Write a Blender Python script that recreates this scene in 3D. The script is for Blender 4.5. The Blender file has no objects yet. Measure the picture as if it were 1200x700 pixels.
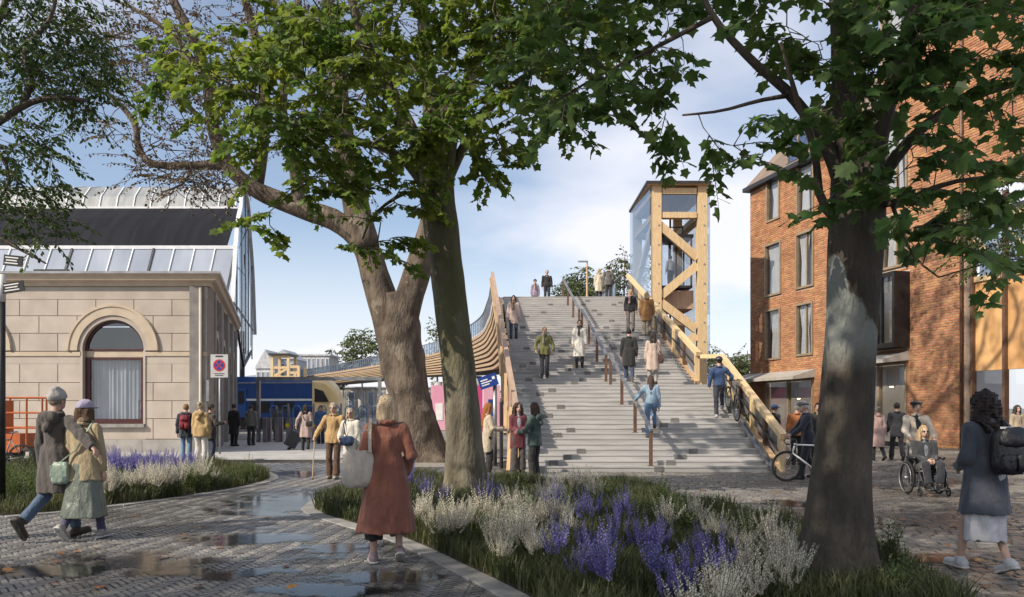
import bpy, math, random
import numpy as np
from mathutils import Vector, Matrix

# ------------------------------------------------------------------ camera, world, sun, exposure
SC = bpy.context.scene
COL = SC.collection
FPX, PX0, PY0, EYE = 950.0, 600.0, 478.0, 1.6
cam_data = bpy.data.cameras.new('camera')
cam_data.sensor_width = 36.0
cam_data.lens = 36.0 * FPX / 1200.0
cam_data.shift_y = (PY0 - 350.0) / 1200.0
cam_data.clip_start, cam_data.clip_end = 0.1, 3000.0
cam = bpy.data.objects.new('camera', cam_data)
cam.location = (0, 0, EYE)
cam.rotation_euler = (math.pi / 2, 0, 0)
COL.objects.link(cam)
SC.camera = cam

SUN_AZ = Vector((-0.83, -0.56, 0)).normalized()      # where the sun stands, seen from the ground
SUN_EL = math.radians(36)
sun_data = bpy.data.lights.new('sun', 'SUN')
sun_data.energy = 5.0
sun_data.angle = math.radians(0.55)
sun_data.color = (1.0, 0.89, 0.74)
sun = bpy.data.objects.new('sun', sun_data)
sdir = Vector((SUN_AZ.x * math.cos(SUN_EL), SUN_AZ.y * math.cos(SUN_EL), math.sin(SUN_EL)))
sun.rotation_euler = sdir.to_track_quat('Z', 'Y').to_euler()
sun.location = sdir * 60
COL.objects.link(sun)

world = bpy.data.worlds.new('World')
SC.world = world
world.use_nodes = True
wn, wl = world.node_tree.nodes, world.node_tree.links
wn.clear()
w_out = wn.new('ShaderNodeOutputWorld')
w_bg = wn.new('ShaderNodeBackground'); w_bg.inputs[1].default_value = 0.14
w_sky = wn.new('ShaderNodeTexSky'); w_sky.sky_type = 'NISHITA'; w_sky.sun_disc = False
w_sky.sun_elevation = SUN_EL
w_sky.sun_rotation = math.atan2(SUN_AZ.x, SUN_AZ.y)
w_sky.altitude = 0; w_sky.air_density = 1.0; w_sky.dust_density = 0.6; w_sky.ozone_density = 2.0
w_tc = wn.new('ShaderNodeTexCoord')
w_sep = wn.new('ShaderNodeSeparateXYZ'); wl.new(w_tc.outputs['Generated'], w_sep.inputs[0])
w_zz = wn.new('ShaderNodeMath'); w_zz.operation = 'ADD'; w_zz.inputs[1].default_value = 0.22; wl.new(w_sep.outputs[2], w_zz.inputs[0])
w_zm = wn.new('ShaderNodeMath'); w_zm.operation = 'MAXIMUM'; w_zm.inputs[1].default_value = 0.08; wl.new(w_zz.outputs[0], w_zm.inputs[0])
w_dx = wn.new('ShaderNodeMath'); w_dx.operation = 'DIVIDE'; wl.new(w_sep.outputs[0], w_dx.inputs[0]); wl.new(w_zm.outputs[0], w_dx.inputs[1])
w_dy = wn.new('ShaderNodeMath'); w_dy.operation = 'DIVIDE'; wl.new(w_sep.outputs[1], w_dy.inputs[0]); wl.new(w_zm.outputs[0], w_dy.inputs[1])
w_cmb = wn.new('ShaderNodeCombineXYZ'); wl.new(w_dx.outputs[0], w_cmb.inputs[0]); wl.new(w_dy.outputs[0], w_cmb.inputs[1])
w_map = wn.new('ShaderNodeMapping'); w_map.inputs['Location'].default_value = (2.85, 0.6, 0); wl.new(w_cmb.outputs[0], w_map.inputs[0])
w_noi = wn.new('ShaderNodeTexNoise'); w_noi.inputs['Scale'].default_value = 0.55; w_noi.inputs['Detail'].default_value = 8; w_noi.inputs['Roughness'].default_value = 0.5
wl.new(w_map.outputs[0], w_noi.inputs['Vector'])
w_ramp = wn.new('ShaderNodeValToRGB')
w_ramp.color_ramp.elements[0].position = 0.44; w_ramp.color_ramp.elements[0].color = (0.14, 0.14, 0.14, 1)
w_ramp.color_ramp.elements[1].position = 0.57; w_ramp.color_ramp.elements[1].color = (0.92, 0.92, 0.92, 1)
wl.new(w_noi.outputs[0], w_ramp.inputs[0])
w_mix = wn.new('ShaderNodeMix'); w_mix.data_type = 'RGBA'
w_mix.inputs['B'].default_value = (6.7, 6.7, 7.2, 1)
w_hz = wn.new('ShaderNodeMapRange'); w_hz.interpolation_type = 'SMOOTHSTEP'; w_hz.inputs[1].default_value = 0.30; w_hz.inputs[2].default_value = -0.02; w_hz.inputs[3].default_value = 0.0; w_hz.inputs[4].default_value = 0.88
wl.new(w_sep.outputs[2], w_hz.inputs[0])          # the air whitens towards the horizon, all round
w_mx = wn.new('ShaderNodeMath'); w_mx.operation = 'MAXIMUM'; wl.new(w_ramp.outputs[0], w_mx.inputs[0]); wl.new(w_hz.outputs[0], w_mx.inputs[1])
wl.new(w_mx.outputs[0], w_mix.inputs['Factor']); wl.new(w_sky.outputs[0], w_mix.inputs['A'])
wl.new(w_mix.outputs['Result'], w_bg.inputs[0]); wl.new(w_bg.outputs[0], w_out.inputs[0])

SC.view_settings.view_transform = 'Standard'
SC.view_settings.look = 'None'
SC.view_settings.gamma = 1.0
SC.view_settings.exposure = 0.12
SC.cycles.max_bounces = 6
SC.cycles.diffuse_bounces = 3
SC.cycles.glossy_bounces = 3
SC.cycles.transmission_bounces = 4
SC.cycles.transparent_max_bounces = 12
SC.cycles.caustics_reflective = False
SC.cycles.caustics_refractive = False
SC.cycles.sample_clamp_indirect = 6.0
SC.cycles.use_denoising = True

# ------------------------------------------------------------------ helpers
R = random.Random(7)
def P(px, py, D):
    "the point at depth D seen at photo pixel (px, py)"
    return Vector(((px - PX0) * D / FPX, D, EYE + (PY0 - py) * D / FPX))
def G(px, py):
    "the ground point seen at photo pixel (px, py)"
    D = EYE * FPX / (py - PY0)
    return Vector(((px - PX0) * D / FPX, D, 0))

class MB:
    "collects shapes into one mesh"
    def __init__(s): s.v, s.f, s.m = [], [], []
    def add(s, verts, faces, m=0):
        b = len(s.v)
        s.v.extend([tuple(p) for p in verts]); s.f.extend([tuple(b + i for i in q) for q in faces]); s.m.extend([m] * len(faces)); return s
    def box(s, c, size, rz=0, m=0, M=None):
        x, y, z = size[0] / 2, size[1] / 2, size[2] / 2
        vs = [Vector((a * x, b * y, d * z)) for d in (-1, 1) for a, b in ((-1, -1), (1, -1), (1, 1), (-1, 1))]
        if M is not None: vs = [M @ p for p in vs]
        if rz: Rm = Matrix.Rotation(rz, 3, 'Z'); vs = [Rm @ p for p in vs]
        c = Vector(c)
        return s.add([p + c for p in vs], [(3, 2, 1, 0), (4, 5, 6, 7), (0, 1, 5, 4), (1, 2, 6, 5), (2, 3, 7, 6), (3, 0, 4, 7)], m)
    def bar(s, p0, p1, w, h, up=(0, 0, 1), m=0):
        "a beam of width w (sideways) and height h (along up)"
        p0, p1 = Vector(p0), Vector(p1); d = (p1 - p0).normalized(); up = Vector(up)
        if abs(d.dot(up)) > 0.98: up = Vector((0, 1, 0))
        sd = d.cross(up).normalized(); u = sd.cross(d).normalized()
        vs = []
        for p in (p0, p1):
            for a, b in ((-1, -1), (1, -1), (1, 1), (-1, 1)): vs.append(p + sd * (a * w / 2) + u * (b * h / 2))
        return s.add(vs, [(0, 1, 2, 3), (7, 6, 5, 4), (4, 5, 1, 0), (5, 6, 2, 1), (6, 7, 3, 2), (7, 4, 0, 3)], m)
    def tube(s, pts, rad, n=8, m=0, cap=True, wob=None):
        pts = [Vector(p) for p in pts]
        if not hasattr(rad, '__len__'): rad = [rad] * len(pts)
        rings = []; prev = None
        for i, p in enumerate(pts):
            a = pts[max(i - 1, 0)]; b = pts[min(i + 1, len(pts) - 1)]
            d = (b - a)
            d = d.normalized() if d.length > 1e-9 else Vector((0, 0, 1))
            if prev is None:
                t = Vector((1, 0, 0)) if abs(d.x) < 0.9 else Vector((0, 1, 0))
                sd = d.cross(t).normalized()
            else: sd = (prev - d * prev.dot(d)).normalized()
            prev = sd; u = d.cross(sd)
            ring = []
            for k in range(n):
                a_ = 2 * math.pi * k / n; r = rad[i]
                if wob: r *= wob(i, k)
                ring.append(p + sd * (math.cos(a_) * r) + u * (math.sin(a_) * r))
            rings.append(ring)
        vs = [p for r_ in rings for p in r_]; fs = []
        for i in range(len(rings) - 1):
            for k in range(n):
                k2 = (k + 1) % n; fs.append((i * n + k, i * n + k2, (i + 1) * n + k2, (i + 1) * n + k))
        if cap: fs.append(tuple(range(n))[::-1]); fs.append(tuple((len(rings) - 1) * n + k for k in range(n)))
        return s.add(vs, fs, m)
    def prism(s, poly, d, m=0):
        "poly: list of 3-D points of one face, extruded by vector d"
        d = Vector(d); a = [Vector(p) for p in poly]; n = len(a)
        return s.add(a + [p + d for p in a], [tuple(range(n))[::-1], tuple(range(n, 2 * n))] + [(i, (i + 1) % n, n + (i + 1) % n, n + i) for i in range(n)], m)
    def ring(s, c, r, t, axis, n=24, k=8, m=0):
        "a torus"
        axis = Vector(axis).normalized(); t0 = axis.orthogonal().normalized(); t1 = axis.cross(t0); c = Vector(c)
        vs, fs = [], []
        for i in range(n):
            a = 2 * math.pi * i / n; d = t0 * math.cos(a) + t1 * math.sin(a)
            for j in range(k):
                b = 2 * math.pi * j / k; vs.append(c + d * (r + t * math.cos(b)) + axis * (t * math.sin(b)))
        for i in range(n):
            for j in range(k): fs.append((i * k + j, ((i + 1) % n) * k + j, ((i + 1) % n) * k + (j + 1) % k, i * k + (j + 1) % k))
        return s.add(vs, fs, m)
    def disc(s, c, r, axis, th=0.02, n=24, m=0):
        axis = Vector(axis).normalized(); c = Vector(c)
        return s.tube([c - axis * th / 2, c + axis * th / 2], r, n, m)
    def mesh(s, name, mats, smooth=False):
        me = bpy.data.meshes.new(name); me.from_pydata(s.v, [], s.f)
        for q in (mats if isinstance(mats, (list, tuple)) else [mats]): me.materials.append(q)
        if any(s.m): me.polygons.foreach_set('material_index', s.m)
        if smooth: me.polygons.foreach_set('use_smooth', [True] * len(s.f))
        me.update(); return me
    def build(s, name, mats, parent=None, smooth=False, **kw):
        return link(name, s.mesh(name, mats, smooth), parent, **kw)

def link(name, me, parent=None, label=None, cat=None, group=None, kind=None, loc=None, rot=None):
    o = bpy.data.objects.new(name, me); COL.objects.link(o)
    if parent is not None: o.parent = parent
    if loc is not None: o.location = loc
    if rot is not None: o.rotation_euler = rot
    return tag(o, label, cat, group, kind)
def tag(o, label=None, cat=None, group=None, kind=None):
    if label: o['label'] = label
    if cat: o['category'] = cat
    if group: o['group'] = group
    if kind: o['kind'] = kind
    return o
def thing(name, label, cat, loc=(0, 0, 0), rz=0, group=None):
    o = bpy.data.objects.new(name, None); COL.objects.link(o); o.empty_display_size = 0.1
    o.location = loc; o.rotation_euler = (0, 0, rz)
    return tag(o, label, cat, group)
def npmesh(name, v, f, mats, smooth=True, mi=None):
    "fast mesh from numpy arrays; f is (n, 3) or (n, 4)"
    v = np.asarray(v, np.float32); f = np.asarray(f, np.int32)
    me = bpy.data.meshes.new(name); k = f.shape[1]
    me.vertices.add(len(v)); me.vertices.foreach_set('co', v.ravel())
    me.loops.add(f.size); me.loops.foreach_set('vertex_index', f.ravel())
    me.polygons.add(len(f)); me.polygons.foreach_set('loop_start', np.arange(0, f.size, k, dtype=np.int32))
    me.polygons.foreach_set('loop_total', np.full(len(f), k, np.int32))
    for q in (mats if isinstance(mats, (list, tuple)) else [mats]): me.materials.append(q)
    if mi is not None: me.polygons.foreach_set('material_index', np.asarray(mi, np.int32))
    me.polygons.foreach_set('use_smooth', np.full(len(f), smooth))
    me.update(calc_edges=True); me.validate(); return me

# ------------------------------------------------------------------ materials
def mat(name, c1, c2=None, scale=4.0, rough=0.7, bump=0.0, bscale=None, metal=0.0, piece=0.0, detail=5, stretch=None,
        spec=0.5, sheen=0.0, coat=0.0, trans=0.0, emit=None, estr=1.0, rvar=0.0, warp=0.0, lo=0.35, hi=0.65):
    "a procedural surface: two colours mixed by noise, a tone that varies from piece to piece, fine relief"
    m = bpy.data.materials.new(name); m.use_nodes = True
    N, L = m.node_tree.nodes, m.node_tree.links; b = N['Principled BSDF']; out = N['Material Output']
    c1 = tuple(c1) + (1,); c2 = tuple(c2) + (1,) if c2 else c1
    tc = N.new('ShaderNodeTexCoord'); vec = tc.outputs['Object']
    if stretch:
        mp = N.new('ShaderNodeMapping'); mp.inputs['Scale'].default_value = stretch; L.new(vec, mp.inputs[0]); vec = mp.outputs[0]
    no = N.new('ShaderNodeTexNoise'); no.inputs['Scale'].default_value = scale; no.inputs['Detail'].default_value = detail
    no.inputs['Distortion'].default_value = warp; L.new(vec, no.inputs['Vector'])
    rp = N.new('ShaderNodeValToRGB'); rp.color_ramp.elements[0].position = lo; rp.color_ramp.elements[1].position = hi
    rp.color_ramp.elements[0].color = c1; rp.color_ramp.elements[1].color = c2; L.new(no.outputs[0], rp.inputs[0])
    col = rp.outputs[0]
    if piece:
        oi = N.new('ShaderNodeObjectInfo'); ge = N.new('ShaderNodeNewGeometry')
        ad = N.new('ShaderNodeMath'); ad.operation = 'ADD'; L.new(oi.outputs['Random'], ad.inputs[0]); L.new(ge.outputs['Random Per Island'], ad.inputs[1])
        fr = N.new('ShaderNodeMath'); fr.operation = 'FRACT'; L.new(ad.outputs[0], fr.inputs[0])
        mr = N.new('ShaderNodeMapRange'); mr.inputs[3].default_value = 1 - piece; mr.inputs[4].default_value = 1 + piece; L.new(fr.outputs[0], mr.inputs[0])
        hs = N.new('ShaderNodeHueSaturation'); L.new(col, hs.inputs['Color']); L.new(mr.outputs[0], hs.inputs['Value']); col = hs.outputs[0]
        fr2 = N.new('ShaderNodeMath'); fr2.operation = 'MULTIPLY'; fr2.inputs[1].default_value = 7.31; L.new(fr.outputs[0], fr2.inputs[0])
        fr3 = N.new('ShaderNodeMath'); fr3.operation = 'FRACT'; L.new(fr2.outputs[0], fr3.inputs[0])
        mh = N.new('ShaderNodeMapRange'); mh.inputs[3].default_value = 0.5 - 0.05 * piece; mh.inputs[4].default_value = 0.5 + 0.05 * piece; L.new(fr3.outputs[0], mh.inputs[0])
        L.new(mh.outputs[0], hs.inputs['Hue'])
    L.new(col, b.inputs['Base Color'])
    b.inputs['Roughness'].default_value = rough; b.inputs['Metallic'].default_value = metal
    b.inputs['Specular IOR Level'].default_value = spec
    if sheen: b.inputs['Sheen Weight'].default_value = sheen
    if coat: b.inputs['Coat Weight'].default_value = coat; b.inputs['Coat Roughness'].default_value = 0.1
    if rvar:
        mr = N.new('ShaderNodeMapRange'); mr.inputs[1].default_value = 0.3; mr.inputs[2].default_value = 0.7
        mr.inputs[3].default_value = max(rough - rvar, 0.03); mr.inputs[4].default_value = min(rough + rvar, 1); L.new(no.outputs[0], mr.inputs[0]); L.new(mr.outputs[0], b.inputs['Roughness'])
    if bump:
        n2 = N.new('ShaderNodeTexNoise'); n2.inputs['Scale'].default_value = bscale or scale * 6; n2.inputs['Detail'].default_value = 4; L.new(vec, n2.inputs['Vector'])
        bp = N.new('ShaderNodeBump'); bp.inputs['Strength'].default_value = min(1, bump * 2); bp.inputs['Distance'].default_value = bump * 0.05
        L.new(n2.outputs[0], bp.inputs['Height']); L.new(bp.outputs[0], b.inputs['Normal'])
    if trans:
        t = N.new('ShaderNodeBsdfTranslucent'); mx = N.new('ShaderNodeMixShader'); mx.inputs[0].default_value = trans
        hs2 = N.new('ShaderNodeHueSaturation'); hs2.inputs['Value'].default_value = 1.5; hs2.inputs['Saturation'].default_value = 1.1; hs2.inputs['Hue'].default_value = 0.48
        L.new(col, hs2.inputs['Color']); L.new(hs2.outputs[0], t.inputs[0])
        L.new(b.outputs[0], mx.inputs[1]); L.new(t.outputs[0], mx.inputs[2]); L.new(mx.outputs[0], out.inputs[0])
    if emit: b.inputs['Emission Color'].default_value = tuple(emit) + (1,); b.inputs['Emission Strength'].default_value = estr
    return m
def glass(name, tint=(0.8, 0.88, 0.95), see=0.75, rough=0.02, refl=None, top=0.95):
    "thin pane: partly see-through, reflecting more at a slant"
    m = bpy.data.materials.new(name); m.use_nodes = True; N, L = m.node_tree.nodes, m.node_tree.links
    N.remove(N['Principled BSDF']); out = N['Material Output']
    tr = N.new('ShaderNodeBsdfTransparent'); tr.inputs[0].default_value = tuple(t * see for t in tint) + (1,)
    gl = N.new('ShaderNodeBsdfGlossy'); gl.inputs['Roughness'].default_value = rough; gl.inputs[0].default_value = (0.95, 0.97, 1, 1)
    lw = N.new('ShaderNodeLayerWeight'); lw.inputs[0].default_value = 0.35
    mr = N.new('ShaderNodeMapRange'); mr.inputs[3].default_value = 0.10 if refl is None else refl; mr.inputs[4].default_value = top; L.new(lw.outputs['Fresnel'], mr.inputs[0])
    mx = N.new('ShaderNodeMixShader'); L.new(mr.outputs[0], mx.inputs[0]); L.new(tr.outputs[0], mx.inputs[1]); L.new(gl.outputs[0], mx.inputs[2]); L.new(mx.outputs[0], out.inputs[0])
    return m

M = {}
M['joint'] = mat('joint_sand', (0.030, 0.027, 0.024), (0.055, 0.05, 0.043), 9, 0.9, 0.2)
M['stone_grey'] = mat('kerb_stone', (0.21, 0.205, 0.20), (0.31, 0.30, 0.285), 5, 0.75, 0.25, 40, piece=0.10)
M['soil'] = mat('soil', (0.025, 0.02, 0.014), (0.06, 0.048, 0.03), 8, 0.95, 0.5)
M['gravel'] = mat('gravel', (0.22, 0.2, 0.17), (0.4, 0.37, 0.33), 30, 0.9, 0.6, 60)
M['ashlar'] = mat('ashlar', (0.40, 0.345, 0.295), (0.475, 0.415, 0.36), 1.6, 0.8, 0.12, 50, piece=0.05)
M['mortar'] = mat('mortar', (0.28, 0.245, 0.21), (0.34, 0.30, 0.26), 4, 0.9, 0.1)
M['trim_tan'] = mat('trim_tan', (0.45, 0.37, 0.275), (0.52, 0.43, 0.33), 3, 0.7, 0.08)
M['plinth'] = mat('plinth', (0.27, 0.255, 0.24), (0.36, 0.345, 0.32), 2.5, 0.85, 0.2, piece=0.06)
M['maroon'] = mat('maroon_paint', (0.05, 0.014, 0.013), (0.07, 0.02, 0.018), 4, 0.4)
M['zinc'] = mat('zinc', (0.4, 0.41, 0.42), (0.55, 0.56, 0.57), 2.2, 0.5, 0.05, metal=0.35, rvar=0.1)
M['white_metal'] = mat('white_metal', (0.62, 0.63, 0.64), (0.72, 0.73, 0.74), 3, 0.45)
M['roof_dark'] = mat('roof_dark', (0.006, 0.007, 0.011), (0.013, 0.014, 0.020), 0.8, 0.8, 0.04, stretch=(2.5, 0.3, 0.3), spec=0.2)
M['roof_pane'] = mat('roof_pane', (0.22, 0.255, 0.32), (0.30, 0.335, 0.40), 0.7, 0.25, spec=0.8, piece=0.05, stretch=(1, 0.4, 0.4))
M['roof_ridge'] = mat('roof_ridge', (0.17, 0.185, 0.19), (0.31, 0.33, 0.335), 0.9, 0.5, 0.05, piece=0.04, stretch=(2, 0.5, 0.5))
M['dark_metal'] = mat('dark_metal', (0.03, 0.032, 0.036), (0.05, 0.052, 0.056), 6, 0.45, metal=0.3)
M['steel'] = mat('steel', (0.22, 0.23, 0.245), (0.32, 0.33, 0.345), 3, 0.42, metal=0.6, rvar=0.12)
M['bronze'] = mat('bronze_post', (0.11, 0.062, 0.042), (0.17, 0.095, 0.062), 5, 0.55, metal=0.2)
M['black'] = mat('black_paint', (0.012, 0.012, 0.014), (0.02, 0.02, 0.022), 5, 0.4)
M['rubber'] = mat('rubber', (0.012, 0.012, 0.012), (0.02, 0.02, 0.02), 20, 0.8)
M['wood'] = mat('timber', (0.56, 0.40, 0.215), (0.70, 0.53, 0.31), 3.2, 0.6, 0.1, stretch=(6, 6, 1.0), piece=0.07)
M['wood_h'] = mat('timber_slat', (0.33, 0.225, 0.135), (0.46, 0.335, 0.21), 2.2, 0.6, 0.1, stretch=(1, 1, 7), piece=0.10)
M['wood_rail'] = mat('timber_rail', (0.44, 0.30, 0.165), (0.58, 0.41, 0.245), 2.6, 0.55, 0.08, stretch=(5, 1, 1), piece=0.05)
M['wood_grey'] = mat('weathered_rail', (0.36, 0.25, 0.185), (0.46, 0.33, 0.24), 2.2, 0.6, 0.1, stretch=(4, 0.8, 0.8))
M['step'] = mat('step_board', (0.335, 0.327, 0.318), (0.44, 0.43, 0.417), 3.0, 0.7, 0.12, 30, piece=0.07, stretch=(0.5, 3, 6))
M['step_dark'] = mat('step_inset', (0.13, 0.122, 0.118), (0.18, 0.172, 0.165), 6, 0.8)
M['brick'] = mat('brick', (0.34, 0.146, 0.066), (0.47, 0.232, 0.106), 2.0, 0.85, 0.25, 60, piece=0.22)
M['brick_joint'] = mat('brick_joint', (0.42, 0.34, 0.27), (0.52, 0.43, 0.34), 8, 0.95, 0.2)
M['frame_bronze'] = mat('frame_bronze', (0.27, 0.2, 0.13), (0.34, 0.26, 0.175), 4, 0.5, metal=0.15)
M['roof_brown'] = mat('roof_brown', (0.17, 0.125, 0.095), (0.22, 0.165, 0.125), 1.5, 0.7, 0.1, piece=0.06)
M['interior'] = mat('interior_pale', (0.55, 0.53, 0.5), (0.68, 0.66, 0.63), 0.6, 0.8)
M['interior_dark'] = mat('interior_dark', (0.05, 0.045, 0.04), (0.11, 0.09, 0.075), 0.7, 0.9)
M['interior_mid'] = mat('interior_mid', (0.42, 0.41, 0.40), (0.54, 0.53, 0.51), 0.7, 0.9)
M['curtain'] = mat('curtain', (0.60, 0.59, 0.57), (0.78, 0.76, 0.74), 2.0, 0.9, stretch=(8, 8, 0.6))
M['glass'] = glass('window_glass', (0.92, 0.95, 0.98), 0.96, 0.01, 0.10, 0.5)
M['glass_clear'] = glass('glass_clear', (0.93, 0.96, 0.99), 0.94, 0.01, 0.05, 0.45)
M['glass_blue'] = glass('glass_blue', (0.82, 0.91, 1.0), 0.86, 0.05, 0.12, 0.6)
M['canopy_grey'] = mat('canopy_grey', (0.34, 0.32, 0.29), (0.42, 0.4, 0.36), 2, 0.7)
M['white'] = mat('white_paint', (0.72, 0.72, 0.72), (0.8, 0.8, 0.8), 4, 0.5)
M['blue'] = mat('train_blue', (0.012, 0.05, 0.19), (0.016, 0.062, 0.22), 2, 0.35)
M['sign_blue'] = mat('sign_blue', (0.01, 0.04, 0.22), (0.014, 0.05, 0.26), 4, 0.4)
M['yellow'] = mat('train_yellow', (0.66, 0.50, 0.24), (0.72, 0.56, 0.29), 2, 0.4)
M['red'] = mat('sign_red', (0.5, 0.02, 0.02), (0.55, 0.03, 0.03), 4, 0.4)
M['orange'] = mat('orange_paint', (0.42, 0.10, 0.025), (0.50, 0.13, 0.035), 4, 0.45)
M['pink'] = mat('pink_panel', (0.5, 0.05, 0.19), (0.6, 0.08, 0.25), 0.6, 0.6)
M['concrete'] = mat('concrete', (0.33, 0.32, 0.31), (0.43, 0.42, 0.4), 1.5, 0.85, 0.15)
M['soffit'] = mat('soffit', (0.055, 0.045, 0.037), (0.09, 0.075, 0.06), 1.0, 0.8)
M['glow'] = mat('lamp_glow', (0.8, 0.7, 0.55), None, 1, 0.6, emit=(1.0, 0.72, 0.4), estr=6.0)
M['fill_glow'] = mat('fill_strip', (0.8, 0.8, 0.8), None, 1, 0.6, emit=(1.0, 0.92, 0.80), estr=9.0)  # for glowing strips added to brighten the rooms behind the glass
# ------------------------------------------------------------------ ground and paving
def spline(pts, closed=True, n=8):
    "Catmull-Rom through the points"
    pts = [Vector(p) for p in pts]; out = []; k = len(pts)
    rng = range(k if closed else k - 1)
    for i in rng:
        g = (lambda j: pts[j % k]) if closed else (lambda j: pts[min(max(j, 0), k - 1)])
        p0, p1, p2, p3 = g(i - 1), g(i), g(i + 1), g(i + 2)
        for s in range(n):
            t = s / n
            out.append(0.5 * ((2 * p1) + (p2 - p0) * t + (2 * p0 - 5 * p1 + 4 * p2 - p3) * t * t + (3 * p1 - p0 - 3 * p2 + p3) * t ** 3))
    if not closed: out.append(pts[-1])
    return out
def inside(poly, x, y):
    x = np.asarray(x, float); y = np.asarray(y, float); r = np.zeros(x.shape, bool); n = len(poly)
    for i in range(n):
        x1, y1 = poly[i][0], poly[i][1]; x2, y2 = poly[(i + 1) % n][0], poly[(i + 1) % n][1]
        if y1 == y2: continue
        c = (y1 > y) != (y2 > y)
        r ^= c & (x < (x2 - x1) * (y - y1) / (y2 - y1) + x1)
    return r
def resample(pts, step, closed=True):
    pts = [Vector(p) for p in pts]
    if closed: pts = pts + [pts[0]]
    out = [pts[0]]; acc = 0
    for a, b in zip(pts, pts[1:]):
        L_ = (b - a).length
        while acc + L_ >= step and L_ > 1e-9:
            t = (step - acc) / L_; a = a.lerp(b, t); out.append(a); L_ = (b - a).length; acc = 0
        acc += L_
    return out

BED_C = spline([Vector((x, y, 0)) for x, y in ((0.35, 6.0), (0.14, 6.85), (-0.43, 8.1), (-1.25, 9.8), (-2.15, 11.15), (-2.85, 12.2), (-3.15, 13.0), (-3.2, 14.4), (-2.9, 16.4), (-2.1, 17.3), (-0.6, 16.8), (0.8, 16.0), (2.3, 15.1), (3.2, 12.4), (3.55, 9.7), (3.72, 8.2), (3.6, 6.6), (2.9, 5.2), (1.7, 4.6), (0.7, 5.0))])
BED_L = spline([Vector((x, y, 0)) for x, y in ((-9.8, 10.9), (-7.5, 11.9), (-6.4, 13.5), (-5.7, 15.3), (-5.4, 17), (-5.55, 18.6), (-6.6, 20.6), (-8.4, 22.2), (-11, 23.2), (-14.5, 23.0), (-16, 18), (-14.5, 12), (-12, 10.7))])

MB().add([(-900, -60, -0.05), (900, -60, -0.05), (900, 1800, -0.05), (-900, 1800, -0.05)], [(0, 1, 2, 3)]).build('ground', mat('ground_far', (0.17, 0.165, 0.16), (0.26, 0.25, 0.24), 0.35, 0.85, 0.2, 30), kind='structure')

def paving_mat(name, ca, cb, piece, wet_scale, wet_off):
    "stone with wet patches that follow the low spots of the paving"
    m = mat(name, ca, cb, 7, 0.7, 0.18, 60, piece=piece); N, L = m.node_tree.nodes, m.node_tree.links; b = N['Principled BSDF']
    src = b.inputs['Base Color'].links[0].from_socket
    ge = N.new('ShaderNodeNewGeometry'); no = N.new('ShaderNodeTexNoise'); no.inputs['Scale'].default_value = wet_scale; no.inputs['Detail'].default_value = 4
    mp = N.new('ShaderNodeMapping'); mp.inputs['Location'].default_value = wet_off; L.new(ge.outputs['Position'], mp.inputs[0]); L.new(mp.outputs[0], no.inputs['Vector'])
    r = N.new('ShaderNodeMapRange'); r.inputs[1].default_value = 0.40; r.inputs[2].default_value = 0.58; L.new(no.outputs[0], r.inputs[0])
    mr = N.new('ShaderNodeMapRange'); mr.inputs[3].default_value = 0.58; mr.inputs[4].default_value = 0.16; L.new(r.outputs[0], mr.inputs[0]); L.new(mr.outputs[0], b.inputs['Roughness'])
    md = N.new('ShaderNodeMapRange'); md.inputs[3].default_value = 1.0; md.inputs[4].default_value = 0.55; L.new(r.outputs[0], md.inputs[0])
    hs = N.new('ShaderNodeHueSaturation'); L.new(src, hs.inputs['Color']); L.new(md.outputs[0], hs.inputs['Value']); L.new(hs.outputs[0], b.inputs['Base Color'])
    return m
M['paver'] = paving_mat('clay_paver', (0.145, 0.138, 0.132), (0.25, 0.237, 0.225), 0.24, 0.45, (3.1, 0.4, 0))
M['sett'] = paving_mat('stone_sett', (0.14, 0.13, 0.118), (0.235, 0.222, 0.20), 0.22, 0.4, (7.0, 2.0, 0))
M['slab'] = mat('pale_slab', (0.36, 0.355, 0.345), (0.48, 0.47, 0.455), 2, 0.7, 0.15, piece=0.06)

def piece_arrays(cx, cy, ang, lx, ly, h, z, ch):
    "chamfered blocks without undersides: returns verts (n*8,3) and quads (n*5,4)"
    n = len(cx); ca, sa = np.cos(ang), np.sin(ang)
    sx = np.array([-1, 1, 1, -1]); sy = np.array([-1, -1, 1, 1])
    V = np.zeros((n, 8, 3))
    for k, (inset, dz) in enumerate(((0, -h), (ch, 0))):
        X = sx[None] * (lx[:, None] / 2 - inset); Y = sy[None] * (ly[:, None] / 2 - inset)
        V[:, k * 4:k * 4 + 4, 0] = cx[:, None] + X * ca[:, None] - Y * sa[:, None]
        V[:, k * 4:k * 4 + 4, 1] = cy[:, None] + X * sa[:, None] + Y * ca[:, None]
        V[:, k * 4:k * 4 + 4, 2] = z[:, None] + dz
    q = np.array([(4, 5, 6, 7), (0, 1, 5, 4), (1, 2, 6, 5), (2, 3, 7, 6), (3, 0, 4, 7)])
    F = (np.arange(n)[:, None, None] * 8 + q[None]).reshape(-1, 4)
    return V.reshape(-1, 3), F
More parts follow.
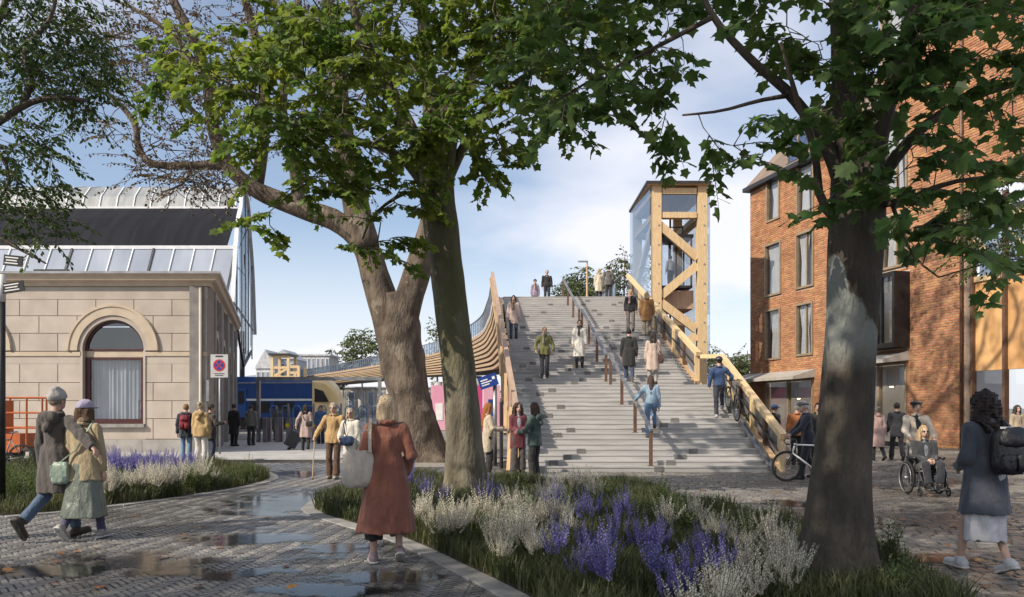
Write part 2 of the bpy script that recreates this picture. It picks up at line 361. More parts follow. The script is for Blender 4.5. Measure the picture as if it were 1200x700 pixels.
def lay(name, host, cx, cy, ang, lx, ly, h, z, ch, mt, keep=300):
    "the largest-showing pieces as objects of their own, the rest as one mesh"
    vis = (np.abs(cx) < 0.64 * cy + 0.1) & (cy > 6.7)
    key = np.where(vis, cy, 1e6 + cy); order = np.argsort(key); near, far = order[:keep], order[keep:]
    v, f = piece_arrays(cx[far], cy[far], ang[far], lx[far], ly[far], h, z[far], ch)
    link(name + '_field', npmesh(name + '_field', v, f, mt, False), host, kind='stuff')
    o1 = np.ones(1)
    v, f = piece_arrays(o1 * 0, o1 * 0, o1 * 0, o1 * np.median(lx), o1 * np.median(ly), h, o1 * 0, ch)
    me = npmesh(name, v, f, mt, False)
    for i in near:
        o = link(name, me, host, loc=(cx[i], cy[i], z[i]), rot=(0, 0, ang[i]))
        o.scale = (lx[i] / np.median(lx), ly[i] / np.median(ly), 1)

# boundary between herringbone path (left) and setts (right)
def right_side(x, y): return (x > 1.4 + 0 * y) | ((y > 15.2) & (x > -0.4 - (y - 15.2) * 0.18))
path = MB().add([(-22, 3, -0.018), (16, 3, -0.018), (22, 25, -0.018), (-22, 25, -0.018)], [(0, 1, 2, 3)]).build('path', M['joint'], kind='structure')
nrng = np.random.default_rng(5)
W_, n_ = 0.067, 3
ii, jj = np.meshgrid(np.arange(-290, 470), np.arange(-290, 470), indexing='ij')
cls = (ii - jj) % (2 * n_)
hx = (ii + n_ / 2)[cls == 0] * W_; hy = (jj + 0.5)[cls == 0] * W_
vx = (ii + 0.5)[cls == 2 * n_ - 1] * W_; vy = (jj + n_ / 2)[cls == 2 * n_ - 1] * W_
bx = np.concatenate([hx, vx]); by = np.concatenate([hy, vy]); ba = np.concatenate([hx * 0, vx * 0 + math.pi / 2])
t0 = math.radians(40); X = bx * math.cos(t0) - by * math.sin(t0); Y = bx * math.sin(t0) + by * math.cos(t0) + 8.0
ok = (Y > 4.3) & (Y < 23.5) & (np.abs(X) < 0.64 * Y + 2.6) & ~right_side(X, Y) & ~inside(BED_C, X, Y) & ~inside(BED_L, X, Y)
X, Y, A = X[ok], Y[ok], ba[ok] + t0; n = len(X)
one = np.ones(n)
lay('paver', path, X, Y, A + nrng.normal(0, 0.006, n), one * (n_ * W_ - 0.015), one * (W_ - 0.015), 0.022, nrng.normal(0, 0.0016, n), 0.005, M['paver'])

sett_bed = MB().add([(1.3, 3, -0.012), (21, 3, -0.012), (24, 33.6, -0.012), (5.5, 33.6, -0.012), (5.5, 22.1, -0.012), (-1.9, 22.1, -0.012), (-0.4, 15.2, -0.012), (1.3, 15.2, -0.012)], [tuple(range(8))]).build('plaza', M['joint'], kind='structure')
rows = np.arange(3.5, 38, 0.135); cx, cy, lx = [], [], []
for y in rows:
    x = -4 + R.random() * 0.2
    while x < 0.64 * y + 3.5:
        l = R.uniform(0.15, 0.24); cx.append(x + l / 2); cy.append(y + R.gauss(0, 0.005)); lx.append(l); x += l
cx, cy, lx = map(np.array, (cx, cy, lx)); t1 = math.radians(-7)
X, Y = cx * math.cos(t1) - cy * math.sin(t1), cx * math.sin(t1) + cy * math.cos(t1)
X = X - 1.2
ok = (Y > 4.3) & (Y < 33.5) & (np.abs(X) < 0.64 * Y + 1.6) & right_side(X, Y) & ((Y < 22) | (X > 6)) & ((X - 17.2) + 0.237 * (Y - 31) < 0) & ~inside(BED_C, X, Y) & ~((Y > 20.22) & (X > -0.2) & (X < 6.65)); X, Y, lx = X[ok], Y[ok], lx[ok]; n = len(X)
lay('sett', sett_bed, X, Y, t1 + nrng.normal(0, 0.02, n), lx - 0.017, np.full(n, 0.118) + nrng.normal(0, 0.004, n), 0.03, nrng.normal(0, 0.0035, n), 0.012, M['sett'])

def kerb(name, poly, w, h, step, lbl):
    root = thing(name, lbl, 'kerb'); pts = resample(poly, step)
    ctr = sum(pts, Vector()) / len(pts)
    k = len(pts)
    nrm = []
    for i in range(k):
        d = (pts[(i + 1) % k] - pts[i - 1]).normalized(); nn = Vector((d.y, -d.x, 0))
        if inside(poly, [pts[i].x + nn.x * 0.1], [pts[i].y + nn.y * 0.1])[0]: nn = -nn
        nrm.append(nn)
    for i in range(k):
        j = (i + 1) % k; a, b = pts[i], pts[j]
        if (a - b).length > step * 1.8: continue
        g = (b - a).normalized() * 0.006; hz = h + R.uniform(-0.003, 0.003)
        quad = [a + g, b - g, b - g + nrm[j] * w, a + g + nrm[i] * w]
        m = MB(); m.prism([q + Vector((0, 0, -0.04)) for q in quad], (0, 0, hz + 0.04 - 0.012))
        c = sum(quad, Vector()) / 4
        top = [q.lerp(c, 0.025) for q in quad]
        lo = [q + Vector((0, 0, hz - 0.012)) for q in quad]; hi = [q + Vector((0, 0, hz)) for q in top]
        m.add(lo + hi, [(4, 5, 6, 7)] + [(e, (e + 1) % 4, 4 + (e + 1) % 4, 4 + e) for e in range(4)])
        me = m.mesh('kerb_stone', M['stone_grey'])
        for p_ in me.polygons:
            if p_.normal.z < -0.5: p_.flip()
        link('kerb_stone', me, root)
    return root
kerb('kerb', BED_C, 0.22, 0.016, 0.85, 'pale stone kerb curving round the flower bed with the tree trunks')
kerb('kerb', BED_L, 0.20, 0.016, 0.85, 'pale stone kerb curving round the flower bed before the arched window')

def bed(name, poly):
    pts = poly; c = sum(pts, Vector()) / len(pts); k = len(pts)
    rings = []
    for t, z in ((1.0, 0.0), (0.93, 0.05), (0.6, 0.10), (0.0, 0.13)): rings.append([c.lerp(p, t) + Vector((0, 0, z)) for p in pts])
    vs = [p for r in rings for p in r]; fs = []
    for a in range(len(rings) - 1):
        for i in range(k): fs.append((a * k + i, a * k + (i + 1) % k, (a + 1) * k + (i + 1) % k, (a + 1) * k + i))
    return MB().add(vs, fs).build(name, M['soil'], smooth=True, kind='structure')
bed('soil_bed', BED_C); bed('soil_bed', BED_L)

# pale slab pavement in front of the station house and the gates
pav = MB().add([(-24, 24.7, -0.006), (-5.9, 25.6, -0.006), (-4.5, 40, -0.006), (-24, 40, -0.006)], [(0, 1, 2, 3)]).build('pavement', M['slab'], kind='structure')
for i in range(13):
    for j in range(5):
        x0 = -21 + i * 1.2 + (j % 2) * 0.3; y0 = 24.8 + j * 0.82 + max(0, 0.05 * i)
        MB().prism([(x0, y0, -0.03), (x0 + 1.19, y0 + 0.05, -0.03), (x0 + 1.19, y0 + 0.86, -0.03), (x0, y0 + 0.81, -0.03)], (0, 0, 0.03 + R.uniform(0, 0.003))).build('slab', M['slab'], pav)
# gravel round the plane tree
TB = G(492, 541)
MB().add([TB + Vector((math.cos(a) * (2.5 + 0.25 * math.sin(3 * a)), math.sin(a) * (2.6 + 0.2 * math.cos(2 * a)), 0.006)) for a in np.linspace(0, 2 * math.pi, 40, endpoint=False)], [tuple(range(40))]).build('gravel_patch', M['gravel'], kind='structure')

# standing water
def puddle_mat():
    "a film of water that thins out to nothing at an uneven edge"
    m = bpy.data.materials.new('puddle_water'); m.use_nodes = True; N, L = m.node_tree.nodes, m.node_tree.links
    N.remove(N['Principled BSDF']); out = N['Material Output']
    tc = N.new('ShaderNodeTexCoord'); ln = N.new('ShaderNodeVectorMath'); ln.operation = 'LENGTH'; L.new(tc.outputs['Object'], ln.inputs[0])
    ge = N.new('ShaderNodeNewGeometry'); no = N.new('ShaderNodeTexNoise'); no.inputs['Scale'].default_value = 1.6; no.inputs['Detail'].default_value = 6; no.inputs['Roughness'].default_value = 0.6; L.new(ge.outputs['Position'], no.inputs['Vector'])
    a = N.new('ShaderNodeMath'); a.operation = 'MULTIPLY_ADD'; a.inputs[1].default_value = 3.4; a.inputs[2].default_value = -0.98; L.new(no.outputs[0], a.inputs[0])
    sb_ = N.new('ShaderNodeMath'); sb_.operation = 'SUBTRACT'; L.new(a.outputs[0], sb_.inputs[0]); L.new(ln.outputs['Value'], sb_.inputs[1])
    r = N.new('ShaderNodeMapRange'); r.inputs[1].default_value = -0.10; r.inputs[2].default_value = 0.30; L.new(sb_.outputs[0], r.inputs[0])
    tr0 = N.new('ShaderNodeBsdfTransparent')
    tr = N.new('ShaderNodeBsdfTransparent'); tr.inputs[0].default_value = (0.62, 0.62, 0.62, 1)
    gl = N.new('ShaderNodeBsdfGlossy'); gl.inputs['Roughness'].default_value = 0.09
    fr = N.new('ShaderNodeFresnel'); fr.inputs[0].default_value = 1.33
    bp = N.new('ShaderNodeBump'); bp.inputs['Strength'].default_value = 0.12; n2 = N.new('ShaderNodeTexNoise'); n2.inputs['Scale'].default_value = 9; L.new(ge.outputs['Position'], n2.inputs['Vector']); L.new(n2.outputs[0], bp.inputs['Height']); L.new(bp.outputs[0], gl.inputs['Normal'])
    mx = N.new('ShaderNodeMixShader'); L.new(fr.outputs[0], mx.inputs[0]); L.new(tr.outputs[0], mx.inputs[1]); L.new(gl.outputs[0], mx.inputs[2])
    m2 = N.new('ShaderNodeMixShader'); L.new(r.outputs[0], m2.inputs[0]); L.new(tr0.outputs[0], m2.inputs[1]); L.new(mx.outputs[0], m2.inputs[2]); L.new(m2.outputs[0], out.inputs[0])
    return m
M['puddle'] = puddle_mat()
PUD = MB().add([(math.cos(a) * 1.3, math.sin(a) * 1.3, 0) for a in np.linspace(0, 2 * math.pi, 32, endpoint=False)], [tuple(range(32))]).mesh('puddle', M['puddle'])
for i, (px, py, rx, ry) in enumerate(((335, 590, 1.4, 2.4), (300, 630, 1.3, 0.8), (408, 645, 0.9, 0.6), (150, 660, 1.3, 0.6), (430, 676, 0.8, 0.5), (330, 556, 1.2, 1.6), (250, 672, 0.9, 0.4), (395, 692, 0.9, 0.4), (1010, 612, 0.9, 0.7), (1085, 655, 0.7, 0.4), (940, 590, 0.9, 0.7), (60, 668, 0.9, 0.4))):
    c = G(px, py); c.z = 0.0055 + 0.0003 * i
    o = link('puddle', PUD, None, kind='structure', loc=c); o.scale = (rx, ry, 1)
# ------------------------------------------------------------------ station house on the left (stone, arched windows)
FY = 29.0
def LX(px): return (px - PX0) * FY / FPX
def LZ(py): return EYE + (PY0 - py) * FY / FPX
house = thing('station_house', 'beige stone station house with arched maroon window and projecting cornice', 'building', (LX(100), FY, 0))
def hb(mb, name, mt, par=None, smooth=False):
    "build in world coordinates under the house"
    o = mb.build(name, mt, par or house, smooth)
    if par is None: o.matrix_parent_inverse = Matrix.Translation(-house.location)      # a part's own frame is the world's
    return o
CORN = LX(243); LEFT = -34.0
ROWS = [(515, 491), (491, 470), (470, 448.7), (448.7, 426.7), (412, 391), (391, 370.5), (370.5, 351)]
ARCH = [133.0, -39.0, -211.0]; R_IN, R_OUT, SPR = 36.0, 54.0, 411.0
wall = MB()
def row_cut(py0, py1):
    "half width of the gap for a window in a course between two photo heights (py0 below)"
    if py1 >= SPR: return 37.0 if py0 <= 499 else None
    lo, hi = SPR - py0, SPR - py1
    if lo >= R_IN: return None
    a = math.sqrt(max(R_IN ** 2 - lo ** 2, 0)); b = math.sqrt(max(R_OUT ** 2 - hi ** 2, 0))
    return (a + b) / 2 if b > a else a + 2
all_rows = [(530, 515), (515, 491), (491, 470), (470, 448.7), (448.7, 426.7), (426.7, 412), (412, 391), (391, 370.5), (370.5, 351), (351, 336)]
blocks = []
for ri, (a, b) in enumerate(all_rows):
    cut = row_cut(a, b)
    if (a, b) == (515, 491): cut = 37.0
    segs = []; x = LEFT / FY * FPX + PX0
    if cut is None: segs = [(x, 243.0)]
    else:
        for c in sorted(ARCH):
            segs.append((x, c - cut)); x = c + cut
        segs.append((x, 243.0))
    for s0, s1 in segs:
        wall.box(((LX(s0) + LX(s1)) / 2, FY + 0.33, (LZ(a) + LZ(b)) / 2), (LX(s1) - LX(s0), 0.6, LZ(b) - LZ(a)))
        if (a, b) in ROWS:
            ph = 46.0 if ri % 2 else 68.0
            xs = [s0] + [q for q in np.arange(ph - 44.6 * 40, 243, 44.6) if s0 + 9 < q < s1 - 9] + [s1]
            for p0, p1 in zip(xs, xs[1:]): blocks.append((p0, p1, a, b))
hb(wall, 'wall', M['mortar'])
for p0, p1, a, b in blocks:
    if p1 < -140: continue
    m = MB(); x0, x1, z0, z1 = LX(p0) + 0.008, LX(p1) - 0.008, LZ(a) + 0.008, LZ(b) - 0.008; c = 0.012
    f = FY - 0.015 - R.uniform(0, 0.003)
    m.add([(x0, f + 0.06, z0), (x1, f + 0.06, z0), (x1, f + 0.06, z1), (x0, f + 0.06, z1), (x0, f + c, z0), (x1, f + c, z0), (x1, f + c, z1), (x0, f + c, z1),
           (x0 + c, f, z0 + c), (x1 - c, f, z0 + c), (x1 - c, f, z1 - c), (x0 + c, f, z1 - c)],
          [(8, 9, 10, 11), (4, 5, 9, 8), (5, 6, 10, 9), (6, 7, 11, 10), (7, 4, 8, 11), (0, 1, 5, 4), (1, 2, 6, 5), (2, 3, 7, 6), (3, 0, 4, 7)])
    hb(m, 'stone_block', M['ashlar'])
# plinth stones, frieze, impost band
x = LX(243) + 0.05; k = 0
while x > -21:
    w = 2.35
    hb(MB().box((x - w / 2, FY - 0.035, 0.23), (w - 0.012, 0.09, 0.47)), 'plinth_stone', M['plinth']); x -= w
for p0, p1, a, b, d in ((-140, 243, 351, 336, 0.02), (-140, 96, 417.5, 412.5, 0.05), (171, 243, 417.5, 412.5, 0.05), (-140, 96, 426.7, 417.5, 0.012), (171, 243, 426.7, 417.5, 0.012)):
    for q0, q1 in (([(p0, -78), (-2, p1)]) if p1 == 96 else [(p0, p1)]):
        hb(MB().box(((LX(q0) + LX(q1)) / 2, FY + 0.05 - d, (LZ(a) + LZ(b)) / 2), (LX(q1) - LX(q0), 0.1, LZ(b) - LZ(a) - 0.004)), 'band', M['trim_tan'] if d == 0.05 else M['ashlar'])
hb(MB().box(((LX(-140) + LX(243)) / 2, FY - 0.02, LZ(412.6) + 0.02), (LX(243) - LX(-140), 0.001, 0.001)), 'band', M['trim_tan'])
# side wall, running back to the right of the front
SD = Vector((-0.29, 1, 0)).normalized(); C0 = Vector((CORN, FY, 0)); NS = Vector((SD.y, -SD.x, 0))
HT = LZ(336)
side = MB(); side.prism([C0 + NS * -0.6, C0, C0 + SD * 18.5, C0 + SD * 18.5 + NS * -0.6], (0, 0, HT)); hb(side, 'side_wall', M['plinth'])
for t in (3.2, 7.6, 12.0, 16.2):
    m = MB(); n = 14
    base = C0 + SD * t + NS * 0.02
    poly = [base - SD * 1.05, base + SD * 1.05] + [base + SD * (1.05 * math.cos(a)) + Vector((0, 0, 3.3 + 1.05 * math.sin(a))) for a in np.linspace(0, math.pi, n)]
    poly = [p + Vector((0, 0, 0.5 if i < 2 else 0)) for i, p in enumerate(poly)]
    win = hb(m.prism(poly, NS * 0.03), 'side_window', M['interior_dark'])
    for sgn in (-1, 1):
        hb(MB().box(base + SD * (sgn * 1.75) + NS * 0.08 + Vector((0, 0, HT / 2)), (0.5, 0.2, HT), math.atan2(SD.y, SD.x)), 'pilaster', M['plinth'])
    arc = MB()
    for a0, a1 in zip(np.linspace(0, math.pi, 13)[:-1], np.linspace(0, math.pi, 13)[1:]):
        q = [base + SD * (r * math.cos(a)) + Vector((0, 0, 3.3 + r * math.sin(a))) for r, a in ((1.08, a0), (1.35, a0), (1.35, a1), (1.08, a1))]
        arc.prism(q, NS * 0.12)
    hb(arc, 'archivolt', M['trim_tan'])
# cornice (front and side)
def cornice(profile, name, mt):
    "profile: (out, z) points; swept along the front and down the side"
    o_corner = []
    st = Vector((LEFT, FY, 0)); en = C0 + SD * 18.5; nf = Vector((0, -1, 0))
    mit = (nf + NS).normalized() / (nf + NS).normalized().dot(nf)
    rows_ = [[st + nf * o + Vector((0, 0, z)) for o, z in profile], [C0 + mit * o + Vector((0, 0, z)) for o, z in profile], [en + NS * o + Vector((0, 0, z)) for o, z in profile]]
    n = len(profile); vs = [p for r in rows_ for p in r]
    fs = [(i * n + k, i * n + (k + 1) % n, (i + 1) * n + (k + 1) % n, (i + 1) * n + k) for i in range(2) for k in range(n)] + [tuple(range(n)), tuple(range(2 * n, 3 * n))[::-1]]
    return hb(MB().add(vs, fs), name, mt)
zt = LZ(322)
cornice([(-0.3, zt - 0.42), (0.10, zt - 0.42), (0.14, zt - 0.30), (0.30, zt - 0.24), (0.36, zt - 0.10), (0.42, zt - 0.06), (0.42, zt), (-0.3, zt)], 'cornice', M['trim_tan'])
cornice([(0.20, zt + 0.003), (0.45, zt - 0.03), (0.47, zt + 0.05), (0.2, zt + 0.06)], 'gutter', M['zinc'])
hb(MB().prism([(LEFT, FY + 0.1, zt - 0.1), C0 + Vector((0, 0.1, zt - 0.1)), C0 + SD * 18 + Vector((0, 0, zt - 0.1)), (LEFT, FY + 18, zt - 0.1)], (0, 0, 0.1)), 'roof', M['roof_dark'])
# arched windows
for ci, c in enumerate(ARCH[:2]):
    cx = LX(c); u = FY / FPX; zs = LZ(SPR); rin, rout = R_IN * u, R_OUT * u
    def sector(r0, r1, y0, y1, a0=0, a1=math.pi, n=24):
        m = MB(); vs = []
        for a in np.linspace(a0, a1, n + 1):
            for r, y in ((r0, y0), (r1, y0), (r1, y1), (r0, y1)): vs.append((cx + r * math.cos(a), y, zs + r * math.sin(a)))
        fs = [(i * 4 + k, i * 4 + (k + 1) % 4, i * 4 + 4 + (k + 1) % 4, i * 4 + 4 + k) for i in range(n) for k in range(4)] + [(0, 1, 2, 3), tuple(n * 4 + k for k in (3, 2, 1, 0))]
        return m.add(vs, fs)
    hb(sector(rin + 0.16, rout, FY - 0.09, FY + 0.1), 'archivolt', M['trim_tan'])
    hb(sector(rout - 0.09, rout - 0.02, FY - 0.12, FY - 0.09), 'archivolt_moulding', M['trim_tan'])
    hb(sector(rin, rin + 0.155, FY - 0.04, FY + 0.45), 'arch_reveal', M['ashlar'])
    zb = LZ(497)
    for s in (-1, 1): hb(MB().box((cx + s * (rin + 0.022), FY + 0.2, (zs + zb) / 2), (0.075, 0.5, zs - zb)), 'jamb', M['ashlar'])
    hb(MB().box((cx, FY + 0.06, zb - 0.06), (2 * rin + 0.1, 0.42, 0.12)), 'sill', M['stone_grey'])
    hb(MB().box((cx, FY + 0.10, (zb - 0.12 + 0.47) / 2), (2 * rin + 0.1, 0.22, zb - 0.12 - 0.47)), 'apron', M['ashlar'])
    win = hb(MB().box((cx, FY + 0.24, zs - 0.12), (2 * rin - 0.08, 0.14, 0.22)), 'window', M['trim_tan'])
    hb(sector(rin - 0.10, rin - 0.005, FY + 0.14, FY + 0.24), 'frame_arch', M['maroon'], win)
    hb(MB().box((cx, FY + 0.19, zs + 0.035), (2 * rin - 0.2, 0.1, 0.07)), 'frame_rail', M['maroon'], win)
    z1 = zs - 0.24
    for s in (-1, 1): hb(MB().box((cx + s * (rin - 0.10), FY + 0.19, (z1 + zb) / 2), (0.16, 0.1, z1 - zb)), 'frame_stile', M['maroon'], win)
    hb(MB().box((cx, FY + 0.187, zb + 0.09), (2 * rin - 0.3, 0.1, 0.18)), 'frame_rail', M['maroon'], win)
    hb(MB().box((cx, FY + 0.187, z1 - 0.04), (2 * rin - 0.3, 0.1, 0.08)), 'frame_rail', M['maroon'], win)
    hb(MB().add([(cx - rin + 0.15, FY + 0.2, zb + 0.16), (cx + rin - 0.15, FY + 0.2, zb + 0.16), (cx + rin - 0.15, FY + 0.2, z1 - 0.06), (cx - rin + 0.15, FY + 0.2, z1 - 0.06)], [(0, 1, 2, 3)]), 'pane', M['glass'], win)
    hb(MB().add([(cx + (rin - 0.09) * math.cos(a), FY + 0.2, zs + 0.06 + (rin - 0.12) * math.sin(a)) for a in np.linspace(0, math.pi, 20)], [tuple(range(20))]), 'pane', M['glass'], win)
    cur = MB(); nn = 40
    vs = [(cx - rin + 0.2 + (2 * rin - 0.4) * i / nn, FY + 0.42 + 0.03 * math.sin(i * 1.9) + 0.02 * math.sin(i * 0.7), z) for z in (zb + 0.1, z1 - 0.1) for i in range(nn + 1)]
    hb(cur.add(vs, [(i, i + 1, nn + 2 + i, nn + 1 + i) for i in range(nn)]), 'curtain', mat('sky_tint_curtain%d' % ci, (0.36, 0.40, 0.43), (0.52, 0.57, 0.60), 1.2, 0.9, stretch=(3, 1, 0.7)), win)  # grey-blue curtain colour stands in for sky reflected in the pane
    hb(MB().box((cx, FY + 1.3, 2.4), (3.2, 0.1, 4.4)), 'room', M['interior_dark'], win)
# diamond ornament under the window, fire point, downpipe with hopper
hb(MB().prism([(LX(128), FY - 0.005, LZ(507)), (LX(135), FY - 0.005, LZ(510)), (LX(142), FY - 0.005, LZ(507)), (LX(135), FY - 0.005, LZ(504))], (0, 0.04, 0)), 'diamond_ornament', M['trim_tan'])
hb(MB().box((LX(227.5), FY - 0.05, LZ(437)), (0.16, 0.06, 0.2)).box((LX(227.5), FY - 0.084, LZ(437)), (0.10, 0.006, 0.12), m=1), 'alarm_box', [M['red'], M['white']])
hb(MB().tube([(LX(236.5), FY - 0.12, LZ(338)), (LX(236.5), FY - 0.12, 0.3), (LX(236.5), FY - 0.12, 0.02)], 0.055, 10), 'downpipe', mat('downpipe_paint', (0.42, 0.38, 0.33), (0.48, 0.43, 0.37), 3, 0.5), smooth=True)
hb(MB().box((LX(245), FY - 0.1, LZ(458)), (0.1, 0.1, 0.75)), 'cable_box', M['steel'])
# roof fittings
hb(MB().box((LX(55), FY + 0.3, zt + 0.2), (1.25, 0.12, 0.07)).box((LX(42), FY + 0.3, zt + 0.08), (0.1, 0.1, 0.2)).box((LX(68), FY + 0.3, zt + 0.08), (0.1, 0.1, 0.2)), 'roof_rail', M['dark_metal'])
for px in (20, 55, 94, 129.5, 163, 194, 229): hb(MB().tube([(LX(px), FY + 0.2, zt), (LX(px), FY + 0.2, zt + 0.07), (LX(px), FY + 0.2, zt + 0.13)], [0.09, 0.1, 0.03], 8), 'roof_vent', M['dark_metal'])

# ------------------------------------------------------------------ train shed behind it
shed = thing('train_shed', 'long vaulted station roof with dark band and glazed lower slope', 'train shed', (-30, 60, 0))
def sb(mb, name, mt, par=None, smooth=False):
    o = mb.build(name, mt, par or shed, smooth)
    if par is None: o.matrix_parent_inverse = Matrix.Translation(-shed.location)
    return o
def endx(y): return -17.3 - 0.25 * (y - 50)
prof_glass = [(49.6, 8.0), (51.6, 11.75)]
prof_dark = [(51.7, 11.85), (52.6, 13.1), (53.8, 14.2), (55.5, 15.25)]
prof_ridge = [(55.7, 15.35), (56.0, 16.2), (56.8, 17.0), (58.2, 17.45), (60, 17.6)]
def strip(prof, x0, x1, name, mt, th=0.05):
    vs = []
    for (y, z) in prof:
        xe = min(x1, endx(y)) if x1 > -900 else endx(y)
        vs += [(x0, y, z), (xe, y, z), (x0, y + th, z - th), (xe, y + th, z - th)]
    n = len(prof); fs = []
    for i in range(n - 1):
        a, b = i * 4, i * 4 + 4
        fs += [(a, a + 1, b + 1, b), (a + 2, b + 2, b + 3, a + 3), (a + 1, a + 3, b + 3, b + 1), (a, b, b + 2, a + 2)]
    fs += [(0, 2, 3, 1), ((n - 1) * 4, (n - 1) * 4 + 1, (n - 1) * 4 + 3, (n - 1) * 4 + 2)]
    return sb(MB().add(vs, fs), name, mt)
x = -17.6; i = 0
while x > -44:
    strip(prof_glass, x - 1.26, x, 'roof_pane', M['roof_pane'])
    if i > 0 or True:
        mb = MB(); 
        for (a, b) in zip(prof_glass, prof_glass[1:]): mb.bar((x + 0.03, a[0] - 0.03, a[1]), (x + 0.03, b[0] - 0.03, b[1]), 0.07 if i % 4 else 0.14, 0.09)
        sb(mb, 'glazing_bar', M['white_metal'] if i % 4 else M['dark_metal'])
    x -= 1.3; i += 1
x = -18.2
while x > -44:
    strip(prof_dark, x - 3.2, x - 0.01, 'roof_sheet', M['roof_dark']); x -= 3.2
x = -19.0
while x > -44:
    strip(prof_ridge, x - 1.15, x - 0.02, 'ridge_sheet', M['roof_ridge'])
    mb = MB()
    for (a, b) in zip(prof_ridge, prof_ridge[1:]): mb.bar((x, a[0] - 0.03, a[1] + 0.02), (x, b[0] - 0.03, b[1] + 0.02), 0.07, 0.06)
    sb(mb, 'ridge_rib', M['white_metal']); x -= 1.17
for (y, z), (w, h) in (((51.62, 11.8), (0.2, 0.22)), ((55.6, 15.3), (0.22, 0.16)), ((49.6, 8.0), (0.3, 0.3))):
    sb(MB().bar((-44, y, z), (endx(y) + 0.05, y, z), w, h), 'edge_beam', M['white_metal'])
# gable: glazed screen with white edge rib and steel lattice
full = prof_glass + prof_dark[1:] + prof_ridge[1:]
full = full + [(120 - y, z) for y, z in reversed(full[:-1])]
mb = MB()
for (a, b) in zip(full, full[1:]): mb.bar((endx(a[0]) + 0.1, a[0], a[1]), (endx(b[0]) + 0.1, b[0], b[1]), 0.25, 0.3)
sb(mb, 'gable_rib', M['white_metal'])
top_ = [(endx(y), y, z) for y, z in full]; low_ = [(endx(y), y, max(4.7, min(z, 8.0 - 3.3 * (1 - abs(y - 60) / 11)))) for y, z in full]; nf_ = len(full)
sb(MB().add(top_ + low_, [(i, i + 1, nf_ + i + 1, nf_ + i) for i in range(nf_ - 1)]), 'gable_glass', M['glass_blue'])
mb = MB()
for y in (53, 57, 60, 63, 67):
    zt_ = np.interp(y, [p[0] for p in full], [p[1] for p in full]); mb.bar((endx(y) + 0.06, y, 5.6), (endx(y) + 0.06, y, zt_), 0.07, 0.10)
for z in (8.2, 11.5, 14.5): mb.bar((endx(50.5) + 0.06, 50.5 + (z - 8) * 0.6, z), (endx(69.5) + 0.06, 69.5 - (z - 8) * 0.6, z), 0.07, 0.10)
mb.bar((endx(50) + 0.1, 50, 8.0), (endx(58) + 0.1, 58, 4.6), 0.16, 0.2).bar((endx(66) + 0.1, 66, 6.2), (endx(58) + 0.1, 58, 4.6), 0.16, 0.2)
sb(mb, 'gable_lattice', M['dark_metal'])
for y in (50.5, 70):
    sb(MB().tube([(endx(y) - 1.0, y, 0), (endx(y) - 1.0, y, 8.2)], 0.22, 10), 'column', M['dark_metal'])
# ------------------------------------------------------------------ the grand stairs
RIS, TRD, Y0S, NF = 0.13, 0.33, 20.3, 18
STEPS = []            # (front y, top z, depth)
y = Y0S
for fl in range(3):
    for k in range(NF):
        d = TRD if k < NF - 1 else (1.2 if fl < 2 else 1.4)
        STEPS.append((y, (fl * NF + k + 1) * RIS, d)); y += d
YTOP = STEPS[-1][0]; ZTOP = STEPS[-1][1]
def stair_xl(y): return 0.26 - 0.035 * (y - Y0S)
def stair_xr(y): return 6.55 if y < 27.0 else 6.10 - 0.035 * (y - 26.8)
def stair_z(y):
    z = 0
    for yy, zz, d in STEPS:
        if y >= yy: z = zz
    return z
def on_stairs(px, py):
    "the tread seen at a photo pixel (feet): (x, y, z) in the middle of that tread"
    best = min(STEPS, key=lambda s: abs(PY0 - (s[1] - EYE) * FPX / (s[0] + 0.12) - py))
    yy = best[0] + 0.17; return Vector(((px - PX0) * yy / FPX, yy, best[1]))
stairs = thing('grand_staircase', 'wide pale timber staircase rising in three flights to the footbridge', 'staircase', (3.3, 20.3, 0))
def wb(root, mb, name, mt, par=None, smooth=False, **kw):
    "build in world coordinates under a thing (or one of its parts)"
    o = mb.build(name, mt, par or root, smooth, **kw)
    if par is None: o.matrix_parent_inverse = (Matrix.Translation(root.location) @ Matrix.Rotation(root.rotation_euler.z, 4, 'Z')).inverted()
    return o
step_objs = []
for yy, zz, d in STEPS:
    x0, x1 = stair_xl(yy), stair_xr(yy); m = MB(); cxm = (x0 + x1) / 2; w = x1 - x0
    lo = -0.02 if zz < 0.2 else zz - RIS - 0.012
    m.box((cxm, yy + 0.014 + (d + 0.02) / 2, (lo + zz - 0.04) / 2), (w, d + 0.02, zz - 0.04 - lo))        # riser block
    m.box((cxm, yy + (d + 0.02) / 2, zz - 0.02), (w + 0.01, d + 0.02, 0.0398))                          # tread board with nosing
    step_objs.append(wb(stairs, m, 'step', M['step']))
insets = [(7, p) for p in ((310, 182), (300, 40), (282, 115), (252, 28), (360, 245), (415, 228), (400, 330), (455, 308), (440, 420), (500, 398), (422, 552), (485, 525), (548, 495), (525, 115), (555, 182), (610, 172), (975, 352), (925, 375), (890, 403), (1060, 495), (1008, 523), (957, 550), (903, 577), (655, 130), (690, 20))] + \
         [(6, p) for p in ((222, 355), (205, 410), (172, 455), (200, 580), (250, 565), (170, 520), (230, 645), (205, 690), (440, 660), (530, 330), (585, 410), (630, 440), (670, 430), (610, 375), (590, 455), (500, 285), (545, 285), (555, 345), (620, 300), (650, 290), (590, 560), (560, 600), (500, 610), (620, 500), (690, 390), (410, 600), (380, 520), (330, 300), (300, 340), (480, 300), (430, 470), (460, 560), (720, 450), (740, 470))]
seen = []
